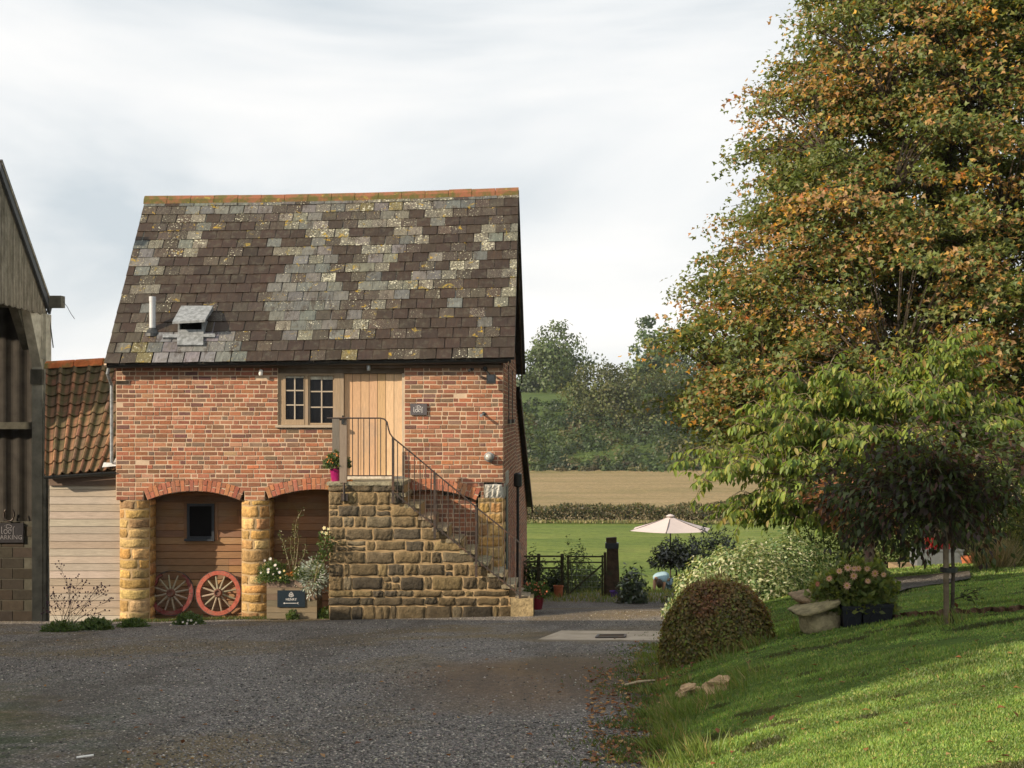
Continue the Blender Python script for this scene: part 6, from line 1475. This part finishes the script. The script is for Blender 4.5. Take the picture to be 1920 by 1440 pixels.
weed('small weed below the lowest steps', 958, 1151, .13, .13, 300, .045, .022, 0, 58)
# moss and grass strip in front of the pillars
n = 5200; xs = RNG.uniform(FX(222), FX(600), n); ys = YF - .28 + RNG.normal(0, .10, n) + .12 * np.sin(xs * 3); pz = H(xs, ys)
o = leafmesh('grass_strip', np.stack([xs, ys, pz], 1), rvec(n) * .5 + np.array([0, 0, 1.]), rvec(n), RNG.uniform(.02, .07, n), .010, palette(n, [(.06, .10, .02), (.10, .13, .03), (.20, .15, .07)], [3, 2, 1.5]), M['leaf'], None); o['kind'] = 'stuff'
# seed head plant against the boards
def seedplant():
    b0 = G(128, 1180); Y = b0.y; t = thing('seed_head_plant', 'wispy dried plant with purple brown seed heads against the pale boards', 'plant', tuple(b0)); mb = MB(); heads = []; rs = random.Random(5)
    tips = [(110, 1052), (148, 1077), (160, 1092), (190, 1093), (196, 1100), (212, 1122), (182, 1100), (176, 1104), (140, 1103), (100, 1110), (92, 1130), (95, 1118), (120, 1122), (133, 1125), (150, 1112), (202, 1108), (205, 1145), (168, 1128), (88, 1145), (108, 1135), (145, 1140), (178, 1150), (125, 1085), (134, 1088)]
    for (px, py) in tips:
        e = Vector(PX(px, py, Y + rs.uniform(-.15, .1))); s_ = b0 + Vector((rs.uniform(-.15, .15), rs.uniform(-.05, .05), 0)); m_ = s_.lerp(e, .55) + Vector((rs.uniform(-.05, .05), 0, .06)); mb.tube([s_, m_, e], [.004, .003, .0018], 3, (.12, .08, .06), cap=False)
        heads.append(e)
        for i in range(6):
            f = rs.uniform(.35, 1); q = m_.lerp(e, f) + Vector((rs.uniform(-.09, .09), rs.uniform(-.05, .05), rs.uniform(-.05, .08))); mb.tube([m_.lerp(e, f * .8), q], [.0022, .0014], 3, (.12, .08, .06), cap=False); heads.append(q)
    mb.build('stems', M['woodv'], t); mb = MB()
    for h in heads: mb.lathe(h, [(.001, -.012), (.011, -.004), (.013, .006), (.001, .016)], 6, jit(rs.choice([(.09, .04, .05), (.12, .06, .05), (.07, .03, .06)]), .2))
    sh_ = mb.build('seed_heads', M['painted'], t); sh_['kind'] = 'stuff'
seedplant()
# dahlias over the black planters
bp = G(1640, 1168); YD = bp.y; kd = F / YD
def DP(px, py, dy=0): return P(px, py, YD + dy)
for i, (xa, xb, yt, yb_, lb_) in enumerate(((1580, 1616, 1137, 1173, 'left one of the two square black planters by the staddle stones'), (1617.5, 1674, 1133, 1169, 'right one of the two square black planters, nearer the lawn tree'))):
    t = thing('black_planter', lb_, 'planter', tuple(DP((xa + xb) / 2, yb_)), 'square black planters'); a, b_ = DP(xa, yb_ + 3), DP(xb, yt); mb = MB(); y0 = YD; dpt = .42
    mb.add([(a.x + .01, y0, a.z), (b_.x - .01, y0, a.z), (b_.x - .01, y0 + dpt, a.z), (a.x + .01, y0 + dpt, a.z), (a.x, y0 - .01, b_.z - .03), (b_.x, y0 - .01, b_.z - .03), (b_.x, y0 + dpt, b_.z - .03), (a.x, y0 + dpt, b_.z - .03)], BOXF)
    mb.box(a.x - .008, b_.x + .008, y0 - .02, y0 + dpt, b_.z - .028, b_.z); mb.build('body', M['blackpot'], t)
    mb = MB(); cx_ = (a.x + b_.x) / 2; pts = [(cx_ + (b_.x - a.x) * .30 * math.cos(q), y0 - .008, b_.z - .19 + .11 * math.sin(q)) for q in np.linspace(0, PI, 12)]; mb.tube(pts, .006, 5); mb.build('arch_moulding', M['blackpot'], t)
DC = [(.17, .21, .045), (.21, .24, .06), (.12, .17, .035)]
fl = [tuple(DP(px, py, .0)) for px, py in ((1574, 1071), (1589, 1065), (1602, 1067), (1610, 1066), (1601, 1080), (1627, 1090), (1588, 1098), (1626, 1067), (1657, 1078), (1554, 1085), (1640, 1075))]
flowering('dahlia', 'bushy dahlia with peach pink flowers growing over the black planters', DP(1612, 1138, .24), .34, .26, .46, 3000, .07, .045, DC, fl, (.72, .42, .30), .038, 61, 10)
flowering('dahlia', 'second smaller dahlia clump between the staddle stones and planters', DP(1560, 1150, .35), .22, .2, .42, 900, .07, .04, DC, [tuple(DP(1556, 1084, .1)), tuple(DP(1532, 1095, .2))], (.62, .25, .22), .03, 62, 10)
t = thing('black_planter', 'third black planter mostly hidden behind the dahlia, upper right', 'planter', tuple(DP(1656, 1140, .5)), 'square black planters'); a, b_ = DP(1636, 1150, .55), DP(1668, 1122, .55); mb = MB(); mb.box(a.x, b_.x, YD + .55, YD + .9, a.z, b_.z); mb.box(a.x - .01, b_.x + .01, YD + .54, YD + .91, b_.z + .001, b_.z + .03); mb.build('body', M['blackpot'], t)
mb = MB(); vs = []; nn_ = 60
for i in range(nn_ + 1):
    q = G(1585 + (1925 - 1585) * i / nn_, 1163 - 20 * (i / nn_) ** 1.0 + 1.5 * math.sin(i * 1.3) + 1.0 * math.sin(i * .5)); w_ = .10 + .05 * math.sin(i * .9) + .04 * math.sin(i * 2.3)
    for k_ in range(4): y_ = q.y + (k_ / 3 - .5) * 2 * w_; vs.append((q.x, y_, float(H(q.x, y_)) + (.034 if k_ in (1, 2) else -.004) + .010 * math.sin(i * 1.1 + k_ * 2)))
mb.add(vs, [(4 * i + k_, 4 * i + 4 + k_, 4 * i + 5 + k_, 4 * i + 1 + k_) for i in range(nn_) for k_ in range(3)]); o = mb.build('earth_ridge', m_plain('bare_earth', (.10, .058, .032), 1, .1, scale=18, amt=.5, bstr=.9, bdist=.02)); tag(o, kind='structure')
# staddle stones
def lump(mb, c, rx, ry, rz, n=18, m=10, seed=1, flat=.0, amp=.08, col=(1, 1, 1), tilt=None):
    r = random.Random(seed); ph = [r.uniform(0, 6) for _ in range(6)]; vs = []
    for i in range(m + 1):
        p = PI * i / m
        for j in range(n):
            a = 2 * PI * j / n; x, y, z = math.sin(p) * math.cos(a), math.sin(p) * math.sin(a), math.cos(p)
            k_ = 1 + amp * (math.sin(3 * x + ph[0]) * math.cos(4 * z + ph[1]) + .6 * math.sin(7 * y + 5 * x + ph[2]) + .3 * math.sin(13 * z + 11 * x + ph[3]))
            e = .62; q = Vector((abs(x) ** e * math.copysign(rx, x) * k_, abs(y) ** e * math.copysign(ry, y) * k_, abs(z) ** e * math.copysign(rz, z) * k_))
            if tilt: q = Matrix.Rotation(tilt, 3, 'Y') @ q
            vs.append(Vector(c) + q)
    mb.add(vs, [(i * n + j, (i + 1) * n + j, (i + 1) * n + (j + 1) % n, i * n + (j + 1) % n) for i in range(m) for j in range(n)], col)
YT = G(1535, 1182).y; kt = F / YT
for (nm, lb_, stone, cap) in (('staddle_stone', 'front mossy staddle stone with its slab cap tilting down to the left', (1536, 1164, 38, 27), (1529, 1136, 47, 7, .0, -R(16))), ('staddle_stone', 'flat brown staddle cap lying behind the tilted one', (1538, 1143, 24, 22), (1524, 1117, 40, 8, .35, -R(6)))):
    dy = cap[4] * 1.0; t = thing(nm, lb_, 'staddle stone', tuple(P(stone[0], stone[1] + stone[3], YT + dy)))
    mb = MB(); lump(mb, P(stone[0], stone[1], YT + dy), stone[2] / kt, .22, stone[3] / kt, seed=3 if dy else 4, amp=.07, col=(.44, .37, .22)); mb.build('base', M['stone'], t, smooth=True)
    mb = MB(); lump(mb, P(cap[0], cap[1], YT + dy - .03), cap[2] / kt, .30, cap[3] / kt, n=24, seed=6 if dy else 7, amp=.11, col=(.24, .17, .10) if dy else (.26, .22, .12), tilt=cap[5]); mb.build('cap', M['stone'], t, smooth=True)
# rocks sunk in the lawn edge
for i, (px, py, rx_, rz_, lb_) in enumerate(((1345, 1298, 30, 17, 'larger sandy rock sunk in the lawn edge'), (1290, 1303, 24, 9, 'smaller flat sandy rock, left of the larger one in the grass'))):
    q = G(px, py); k_ = F / q.y; mb = MB(); lump(mb, q + Vector((0, .05, .02)), rx_ / k_ * .85, .11, rz_ / k_, seed=20 + i, amp=.26, n=14, m=8, col=(.46, .31, .17), tilt=-R(18)); o = mb.build('rock', M['stone'], None, smooth=False); tag(o, lb_, 'rock')
# trough, sleepers and pots at the top of the lawn
YQ = 23.9; q0 = P(1720, 1064, YQ); q1 = P(1806, 1064, YQ); zt = P(0, 1031, YQ).z
t = thing('metal_trough', 'pale galvanised trough standing on the timber sleepers', 'trough', tuple(q0)); mb = MB()
mb.box(q0.x, q1.x, YQ, YQ + .02, q0.z, zt); mb.box(q0.x, q0.x + .02, YQ + .02, YQ + .5, q0.z, zt); mb.box(q1.x - .02, q1.x, YQ + .02, YQ + .5, q0.z, zt); mb.box(q0.x, q1.x, YQ + .5, YQ + .52, q0.z, zt); mb.box(q0.x - .015, q1.x + .015, YQ - .015, YQ - .002, zt - .03, zt + .008); mb.build('body', m_plain('zinc', (.20, .22, .235), .5, .5, .3, amt=.15), t)
mb = MB(); mb.box(q0.x + .02, q1.x - .02, YQ + .02, YQ + .5, zt - .10, zt - .05); mb.build('soil', M['soil'], t)
n = 260; p, v = cluster_leaves(np.array([P(1765, 1028, YQ + .2), P(1745, 1022, YQ + .25)]), [.16, .12], 130, .9)
o = leafmesh('red_plant', p, v + np.array([0, 0, .3]), rvec(len(p)), .08, .03, palette(len(p), [(.55, .03, .04), (.40, .02, .03), (.06, .09, .03)], [4, 2, 1.2]), M['leaf'], None); tag(o, 'bright red leaved plant growing in the metal trough', 'plant')
for i, (py0, py1, dx) in enumerate(((1077, 1065, 0), (1092, 1079, 4))):
    a, b_ = P(1690 + dx * 0, py0, YQ - .25 - i * .02), P(1812, py1, YQ - .25 - i * .02); mb = MB(); mb.box(a.x, b_.x, YQ - .27 - i * .03, YQ + .7, a.z, b_.z); o = mb.build('sleeper', M['sleeper']); tag(o, ('upper' if i == 0 else 'lower') + ' timber sleeper of the low wall under the metal trough', 'sleeper', 'timber sleepers')
pot(1815, 1068, 1043, 12.5, 23.5, M['terracotta'], 'flower_pot', 'terracotta pot in front, right of the metal trough', rimh=.28); pot(1832, 1058, 1037, 11.5, 24.0, M['terracotta'], 'flower_pot', 'terracotta pot behind, tucked against the dry grass', rimh=.28)
# beehive shaped willow figure in the border
q = P(1413, 1040, 27); mb = MB(); rs = random.Random(8); mb.lathe(q + Vector((0, 0, -.45)), [(.11, 0), (.13, .3), (.12, .50), (.07, .62), (0.01, .66)], 14, (.09, .06, .05))
for i in range(160):
    a = rs.uniform(0, 2 * PI); r_ = .135; mb.tube([q + Vector((r_ * math.cos(a), r_ * math.sin(a), rs.uniform(-.45, -.2))), q + Vector((r_ * 1.02 * math.cos(a + .2), r_ * 1.02 * math.sin(a + .2), -.02)), q + Vector((.05 * math.cos(a), .05 * math.sin(a), .19 + rs.uniform(0, .05)))], .004, 3, jit((.16, .11, .09), .4), cap=False)
o = mb.build('willow_obelisk', M['woodv']); tag(o, 'dark brown thatched dome shaped ornament poking above the variegated bush', 'garden ornament')

# ---- lawn grass, tufts, gravel stones, fallen leaves
def gy(n, y0, y1, p=2.2):   # denser near the viewer
    u = RNG.random(n); return (y0 ** (1 - p) + u * (y1 ** (1 - p) - y0 ** (1 - p))) ** (1 / (1 - p))
n = 290000; ys = gy(n, 6.3, 26, 2.0); smax = np.minimum(12, .44 * ys - XE(ys)); xs = XE(ys) + .02 + RNG.random(n) * np.maximum(.5, smax + .5)
nzv = vnoise(xs, ys, 2.6, 1) + vnoise(xs, ys, 6.5, 3) * .6; keep = (nzv + RNG.normal(0, .35, n) > -.75) & ~inpath(xs, ys); xs, ys, nzv = xs[keep], ys[keep], nzv[keep]; n = len(xs)
pos = np.stack([xs, ys, H(xs, ys) - .004], 1); hgt = RNG.uniform(.010, .027, n) * (1 + .45 * nzv) * (.85 + ys / 40)
lean_ = rvec(n) * np.array([.7, .7, 0]) + np.array([.12, 0, 1.0])
gc = palette(n, [(.140, .225, .050), (.185, .265, .060), (.105, .18, .040), (.27, .29, .085), (.30, .25, .12)], [4, 3.5, 2.5, 1.2, .35], .2)
gc = gc * 1.30 * (.92 + .26 * vnoise(xs, ys, 1.1, 7) + .22 * vnoise(xs * 1.0, ys * 2.2, 3.1, 11))[:, None]; bare = (turb(xs, ys * 1.7, 9.0, 12) + .5 * turb(xs, ys, 2.0, 15) + RNG.normal(0, .15, n)) > 1.35; gc[bare] = gc[bare] * .22 + np.array([.045, .033, .018]); gc = gc * (1 + .20 * np.clip(turb(xs, ys * 1.6, 12., 5), -1.2, 1.2))[:, None]
sidev = unit(np.cross(unit(lean_), rvec(n))); wd_ = (.0042 + ys * .00035)[:, None]
Vg = np.stack([pos - sidev * wd_, pos + sidev * wd_, pos + unit(lean_) * hgt[:, None]], 1).reshape(-1, 3)
o = numesh('grass', Vg, 3, M['leaf'], gc); o['kind'] = 'stuff'
# long tufts along the lawn edge
def tuft(cx_, cy_, n, h0, h1, spread, cols, wts, leanx=-.3):
    r0 = RNG.normal(0, spread, (n, 2)); X, Y = cx_ + r0[:, 0], cy_ + r0[:, 1]; return np.stack([X, Y, H(X, Y)], 1), np.stack([r0[:, 0] * 2 + leanx + RNG.normal(0, .25, n), r0[:, 1] * 1.5 + RNG.normal(0, .25, n), np.ones(n)], 1), RNG.uniform(h0, h1, n), palette(n, cols, wts)
TG = [(.13, .19, .036), (.17, .24, .05), (.24, .26, .07), (.36, .28, .13)]
acc = []
for i in range(95):
    yy = random.uniform(7.6, 17.5); xx = float(XE(yy)) + random.gauss(.05, .13) ; big = random.random() < .35
    acc.append(tuft(xx, yy, 50 if big else 26, .04, .13 if big else .07, .05, TG, [3, 3, 1.2, .8]))
for (px, py, nn_) in ((1255, 1400, 330), (1275, 1350, 300), (1300, 1425, 260), (1240, 1345, 200), (1400, 1270, 160), (1240, 1245, 150), (1330, 1320, 180), (1390, 1290, 120), (1778, 1172, 90), (1800, 1172, 60), (1500, 1182, 80), (1300, 1238, 90), (1350, 1240, 90), (1420, 1215, 90)):
    q = G(px, py); acc.append(tuft(q.x, q.y, int(nn_ * .8), .07, .19, .085, TG, [3, 3, 1, 1.0], -.35))
p = np.concatenate([a[0] for a in acc]); d = np.concatenate([a[1] for a in acc]); L_ = np.concatenate([a[2] for a in acc]); c = np.concatenate([a[3] for a in acc])
o = leafmesh('grass_tufts', p, d, rvec(len(p)), L_, .0065, c, M['leaf'], None, .1, .25); o['kind'] = 'stuff'
# loose stones
def scatter_stones(name, n, xs, ys, smin, smax, cols, wts, lift=.35):
    n = len(xs); z = H(xs, ys); s_ = RNG.uniform(smin, smax, n) * RNG.choice([.7, 1, 1.3], n); base = np.array([[1, 0, 0], [0, 1, 0], [-1, 0, 0], [0, -1, 0], [0, 0, 1], [0, 0, -1]], float)
    a = RNG.uniform(0, 2 * PI, n); ca, sa = np.cos(a), np.sin(a); V_ = base[None] * np.stack([s_ * RNG.uniform(.8, 1.3, n), s_ * RNG.uniform(.6, 1., n), s_ * RNG.uniform(.35, .7, n)], 1)[:, None, :] * RNG.uniform(.75, 1.2, (n, 6, 1))
    x = V_[..., 0] * ca[:, None] - V_[..., 1] * sa[:, None]; y = V_[..., 0] * sa[:, None] + V_[..., 1] * ca[:, None]
    V_ = np.stack([x + xs[:, None], y + ys[:, None], V_[..., 2] + (z + s_ * lift * .5)[:, None]], 2).reshape(-1, 3)
    o = numesh(name, V_, 6, M['block'], palette(n, cols, wts, .3), None, faces=[(0, 1, 4), (1, 2, 4), (2, 3, 4), (3, 0, 4), (1, 0, 5), (2, 1, 5), (3, 2, 5), (0, 3, 5)]); o['kind'] = 'stuff'; return o
n = 90000; ys = gy(n, 7.6, 24, 2.2); xs = -.43 * ys + RNG.random(n) * (XE(ys) + .43 * ys + .1); kp_ = ~((ys > 16.4) & (ys < 19.2) & (xs > -.45) & (xs < 1.6)); xs, ys = xs[kp_], ys[kp_]
pr_ = np.sqrt(((xs + .25) / 1.15) ** 2 + ((ys - 13.0) / 1.6) ** 2) + .45 * turb(xs, ys, 2.2, 8)
mossy = np.clip((.2 - (xs + .3 * ys)) / 1.0, 0, 1) * np.clip((14.5 - ys) / 3, 0, 1); dens = np.clip((pr_ - .9) / .6, .12, 1) * (1 - .8 * mossy) * np.clip(.72 + .45 * turb(xs * .9, ys * .25, 2.0, 21), .25, 1)
kp_ = RNG.random(len(xs)) < dens; xs, ys = xs[kp_], ys[kp_]
scatter_stones('gravel_stones', n, xs, ys, .006, .0125, [(.155, .145, .134), (.235, .212, .19), (.32, .285, .24), (.09, .084, .077), (.50, .45, .37)], [4, 4, 2, 3, .7])
# fallen leaves
def litter(name, px0, px1, py0, py1, n, size, cols, wts):
    P_ = []
    for i in range(n):
        q = G(random.uniform(px0, px1), random.uniform(py0, py1)); P_.append((q.x, q.y, q.z + .012))
    return np.array(P_)
BR = [(.22, .085, .03), (.30, .15, .05), (.13, .05, .025), (.38, .24, .10)]
P_ = np.concatenate([litter('', 1100, 1250, 1255, 1438, 620, 0, 0, 0), litter('', 1180, 1300, 1205, 1290, 260, 0, 0, 0), litter('', 20, 1150, 1200, 1438, 90, 0, 0, 0), litter('', 1260, 1920, 1190, 1438, 60, 0, 0, 0)])
n = len(P_); o = leafmesh('fallen_leaves', P_, rvec(n) * np.array([1, 1, .25]), rvec(n) * .3 + np.array([0, 0, 1.]), RNG.uniform(.03, .065, n), .034, palette(n, BR, [3, 3, 2.5, 1]), M['leaf_dry'], None, .25); o['kind'] = 'stuff'
# sprouting grass and weeds creeping over the gravel edge
n = 16000; ys = gy(n, 7.6, 18, 1.6); xs = XE(ys) - np.abs(RNG.normal(0, .22, n)) * (.6 + .6 * (vnoise(ys, ys * 0, 1.7, 2) > -.2)) + .05; kp_ = (vnoise(xs, ys, 5.5, 9) + RNG.normal(0, .3, n)) > -.1; xs, ys = xs[kp_], ys[kp_]; n = len(xs)
o = leafmesh('edge_weeds', np.stack([xs, ys, H(xs, ys)], 1), rvec(n) * .8 + np.array([0, 0, .8]), rvec(n), RNG.uniform(.02, .055, n), .011, palette(n, [(.07, .12, .025), (.10, .15, .035), (.17, .11, .05)], [3, 3, 1.6]), M['leaf'], None); o['kind'] = 'stuff'
for i, (pa_, pb_, lb_) in enumerate((((1168, 1290), (1228, 1282), 'pale stick lying on the gravel edge by the lawn'),)):
    a, b_ = G(*pa_), G(*pb_); mb = MB(); mb.tube([a + Vector((0, 0, .02)), a.lerp(b_, .5) + Vector((0, 0, .035)), b_ + Vector((0, 0, .03))], [.010, .012, .007], 6); o = mb.build('stick', m_plain('pale_stick', (.42, .33, .2), .9)); tag(o, lb_, 'stick')
q = G(158, 1424); mb = MB(); mb.bar(q + Vector((-.05, 0, .012)), q + Vector((.05, .03, .02)), .03, .006); o = mb.build('litter_scrap', M['white']); tag(o, 'small white scrap lying on the gravel near the bottom left', 'litter')

# ================================================================== far landscape
def far_tree(label, px, ytop, ybase, rxp, Y, cols, wts, n, leaf, seed, gap=.0, cz=.5, name='field_tree'):
    k = F / Y; base = Vector(((px - CX) / k, Y, CAMZ - (ybase - HY) / k)); hgt = (ybase - ytop) / k; rx = rxp / k
    t = thing(name, label, 'tree', tuple(base)); r = np.random.default_rng(seed); nc = 150; d = r.normal(size=(nc, 3)); d /= np.linalg.norm(d, axis=1, keepdims=True); q = r.random(nc) ** .4
    d[:, 2] = np.where(d[:, 2] < -.55, -.55, d[:, 2])
    lob = 1 + .14 * np.sin(d[:, 0] * 5 + seed) + .12 * np.sin(d[:, 2] * 6 + d[:, 1] * 4 + seed)
    cc = np.array(base) + np.array([0, 0, hgt * (1 - cz * .98)]); c = cc + d * (q * lob)[:, None] * np.array([rx, rx, hgt * cz])
    p, v = cluster_leaves(c, rx * r.uniform(.20, .38, nc), n // nc, .7); m = len(p); tone = np.repeat(r.uniform(.6, 1.45, nc), n // nc)[:, None]
    leafmesh('crown', p, tang(unit(v), .6), v * 1.0 + (c.repeat(n // nc, 0) - cc) / rx * .6 + rvec(m) * .35, leaf * RNG.uniform(.7, 1.3, m), leaf * .75 * RNG.uniform(.7, 1.3, m), palette(m, cols, wts, .2) * tone, M['leaf'], t)
    mb = MB(); s0 = base; s1 = base + Vector((0, 0, hgt * .45)); mb.tube([s0 - Vector((0, 0, .5)), s1, Vector(cc)], [hgt * .03, hgt * .022, hgt * .01], 7)
    for i in range(0, nc, 3): mb.tube([s1.lerp(Vector(cc), random.random() * .8), Vector(c[i])], [hgt * .008, hgt * .003], 3, cap=False)
    mb.build('trunk', M['bark'], t); return t
FG = [(.065, .10, .035), (.085, .12, .038), (.05, .08, .03)]
far_tree('tall round topped tree standing alone on the skyline just right of the barn', 1042, 616, 745, 62, 334, [(.09, .13, .045), (.11, .15, .05), (.07, .105, .04)], [3, 2, 2], 6000, .75, 71, cz=.50)
far_tree('tall airy tree on the skyline partly behind the maple', 1232, 612, 790, 58, 330, [(.08, .13, .055), (.10, .15, .06), (.07, .11, .05)], [3, 2, 2], 9000, .9, 72, cz=.62)
far_tree('skyline tree hidden mostly behind the maple, further right', 1330, 600, 800, 70, 335, FG, [3, 2, 2], 7000, .9, 73, cz=.6)
far_tree('big dome shaped olive bush tree in the middle of the bank', 1160, 668, 850, 90, 284, [(.10, .12, .034), (.08, .10, .03), (.125, .125, .04)], [3, 3, 1.6], 14000, .62, 74, cz=.62, name='bank_tree')
far_tree('low rounded tree left on the skyline under the lone tree', 985, 702, 746, 36, 338, FG, [3, 2, 2], 5000, .8, 75, cz=.7, name='bank_tree')
far_tree('low green tree on the skyline between lone tree and dome bush', 1055, 706, 746, 44, 336, [(.09, .145, .036), (.115, .16, .042)], [2, 2], 5000, .75, 76, cz=.75, name='bank_tree')
far_tree('dark bank tree half hidden by the maple leaves', 1268, 690, 850, 66, 290, [(.07, .105, .042), (.09, .12, .045), (.10, .12, .04)], [3, 2, 2], 9000, .66, 77, cz=.66, name='bank_tree')
for i, (px, yt) in enumerate(((1420, 640), (1560, 650), (1700, 640), (1860, 650))):
    far_tree('distant tree in a gap behind the maple, number %s from the left edge of the maple' % ('one', 'two', 'three', 'four')[i] if False else ['distant tree seen between cherry and maple, nearest the field edge', 'distant tree behind the middle of the cherry crown', 'distant tree behind the top of the cherry crown', 'distant tree at the far right behind the maple'][i], px, yt, 800, 85, 322 + 5 * i, FG, [3, 2, 2], 6000, .95, 80 + i, cz=.6)
# scrub covering the bank (one mass)
r = np.random.default_rng(33); PS, DS, CS = [], [], []
pal = [(.062, .088, .028), (.085, .108, .032), (.11, .09, .038), (.048, .07, .026), (.13, .115, .042), (.13, .09, .045), (.036, .055, .022)]
for i in range(1500):
    X = r.uniform(-45, 125); Y = 253 + 50 * r.random() ** 1.1; z0 = float(H(X, Y)); s_ = r.uniform(1.6, 4.6) * (.62 if Y < 258 else 1) * (.6 if X < 3 and Y > 280 else 1); n = 110
    if X < 6 and Y > 296: continue
    if i % 3 == 0: Y = r.uniform(250.5, 253.5); z0 = float(H(X, Y)); s_ = r.uniform(.9, 1.9)
    d = rvec(n); d[:, 2] = np.abs(d[:, 2]); p = np.array([X, Y, z0 - .4]) + d * s_ * (.7 + .3 * r.random((n, 1))) * np.array([1, 1, .85]) * (1 + .18 * np.sin(d[:, :1] * 9 + i)); PS.append(p); DS.append(d)
    c0 = np.array(pal[r.choice(len(pal), p=np.array([4, 3, 1.5, 3, 1.3, 1.0, 3]) / 16.8)]); CS.append(np.tile(c0 * r.uniform(.6, 1.35) * np.array([.85, 1.0, .9]), (n, 1)) * r.uniform(.85, 1.15, (n, 1)))
PS, DS, CS = map(np.concatenate, (PS, DS, CS)); m = len(PS)
o = leafmesh('bank_scrub', PS, tang(DS, .5), DS + rvec(m) * .3, RNG.uniform(.42, .85, m), RNG.uniform(.32, .6, m), CS, M['leaf'], None); o['kind'] = 'stuff'
mb = MB()   # solid undergrowth below the leaves so the bank reads dense
# hedge between the fields
n = 34000; X = RNG.uniform(-22, 75, n); Y = 133 + RNG.normal(0, .75, n); hh = 1.55 + .35 * vnoise(X, X * 0, .35, 2) + .25 * vnoise(X, X * 0, 1.3, 5) + .5 * np.clip((X - 8) / 10, 0, 1); z = H(X, Y) - .1 + hh * RNG.random(n) ** .7
cc = palette(n, [(.10, .085, .04), (.085, .095, .035), (.14, .115, .06), (.055, .07, .028), (.19, .15, .085)], [3, 3, 2, 2, 1.2], .25) * (1 + .3 * vnoise(X, z, .5, 8))[:, None]
th = thing('field_hedge', 'rough brown green hedge between the pasture and the stubble field', 'hedge', (5, 133, -6.7)); leafmesh('foliage', np.stack([X, Y, z], 1), rvec(n) + np.array([0, 0, .6]), rvec(n), RNG.uniform(.22, .42, n), RNG.uniform(.10, .2, n), cc, M['leaf'], th)
mb = MB()
for i in range(40): x = -22 + i * 2.4; zz = float(H(x, 133)); mb.tube([(x, 133, zz - .2), (x + random.uniform(-.4, .4), 133, zz + 1.1)], [.06, .03], 4, cap=False)
mb.build('stems', M['bark'], th)
# pale grass verge in front of the field hedge
n = 9000; X = RNG.uniform(-22, 60, n); Y = 131.3 + RNG.normal(0, .5, n); o = leafmesh('hedge_verge', np.stack([X, Y, H(X, Y)], 1), rvec(n) * .6 + np.array([0, 0, 1.]), rvec(n), RNG.uniform(.15, .45, n), .09, palette(n, [(.30, .25, .12), (.22, .21, .08), (.12, .15, .04)], [2, 2, 2]), M['leaf_dry'], None); o['kind'] = 'stuff'
# rough grass beyond the gravel
n = 15000; X = RNG.uniform(-1, 14, n); Y = RNG.uniform(30.5, 40, n); o = leafmesh('rough_grass', np.stack([X, Y, H(X, Y) - .04], 1), rvec(n) * .6 + np.array([0, 0, 1.]), rvec(n), RNG.uniform(.06, .22, n), .02, palette(n, [(.12, .17, .035), (.17, .20, .05), (.28, .24, .09)], [3, 2, 1.2]), M['leaf'], None); o['kind'] = 'stuff'

# ---- air: thin haze box round everything
mb = MB(); mb.box(-420, 420, -45, 720, -12, 45); o = mb.build('haze', M['lead']); o['kind'] = 'stuff'
m = bpy.data.materials.new('haze_air'); m.use_nodes = True; m.node_tree.nodes.clear(); b = NB(m)
pv_ = b.n('ShaderNodeVolumePrincipled'); pv_.inputs['Color'].default_value = (.82, .88, .95, 1); pv_.inputs['Density'].default_value = .00013; pv_.inputs['Anisotropy'].default_value = .2
oo = b.n('ShaderNodeOutputMaterial'); b.l(pv_.outputs[0], oo.inputs['Volume']); o.data.materials.clear(); o.data.materials.append(m)
scene.cycles.volume_bounces = 1
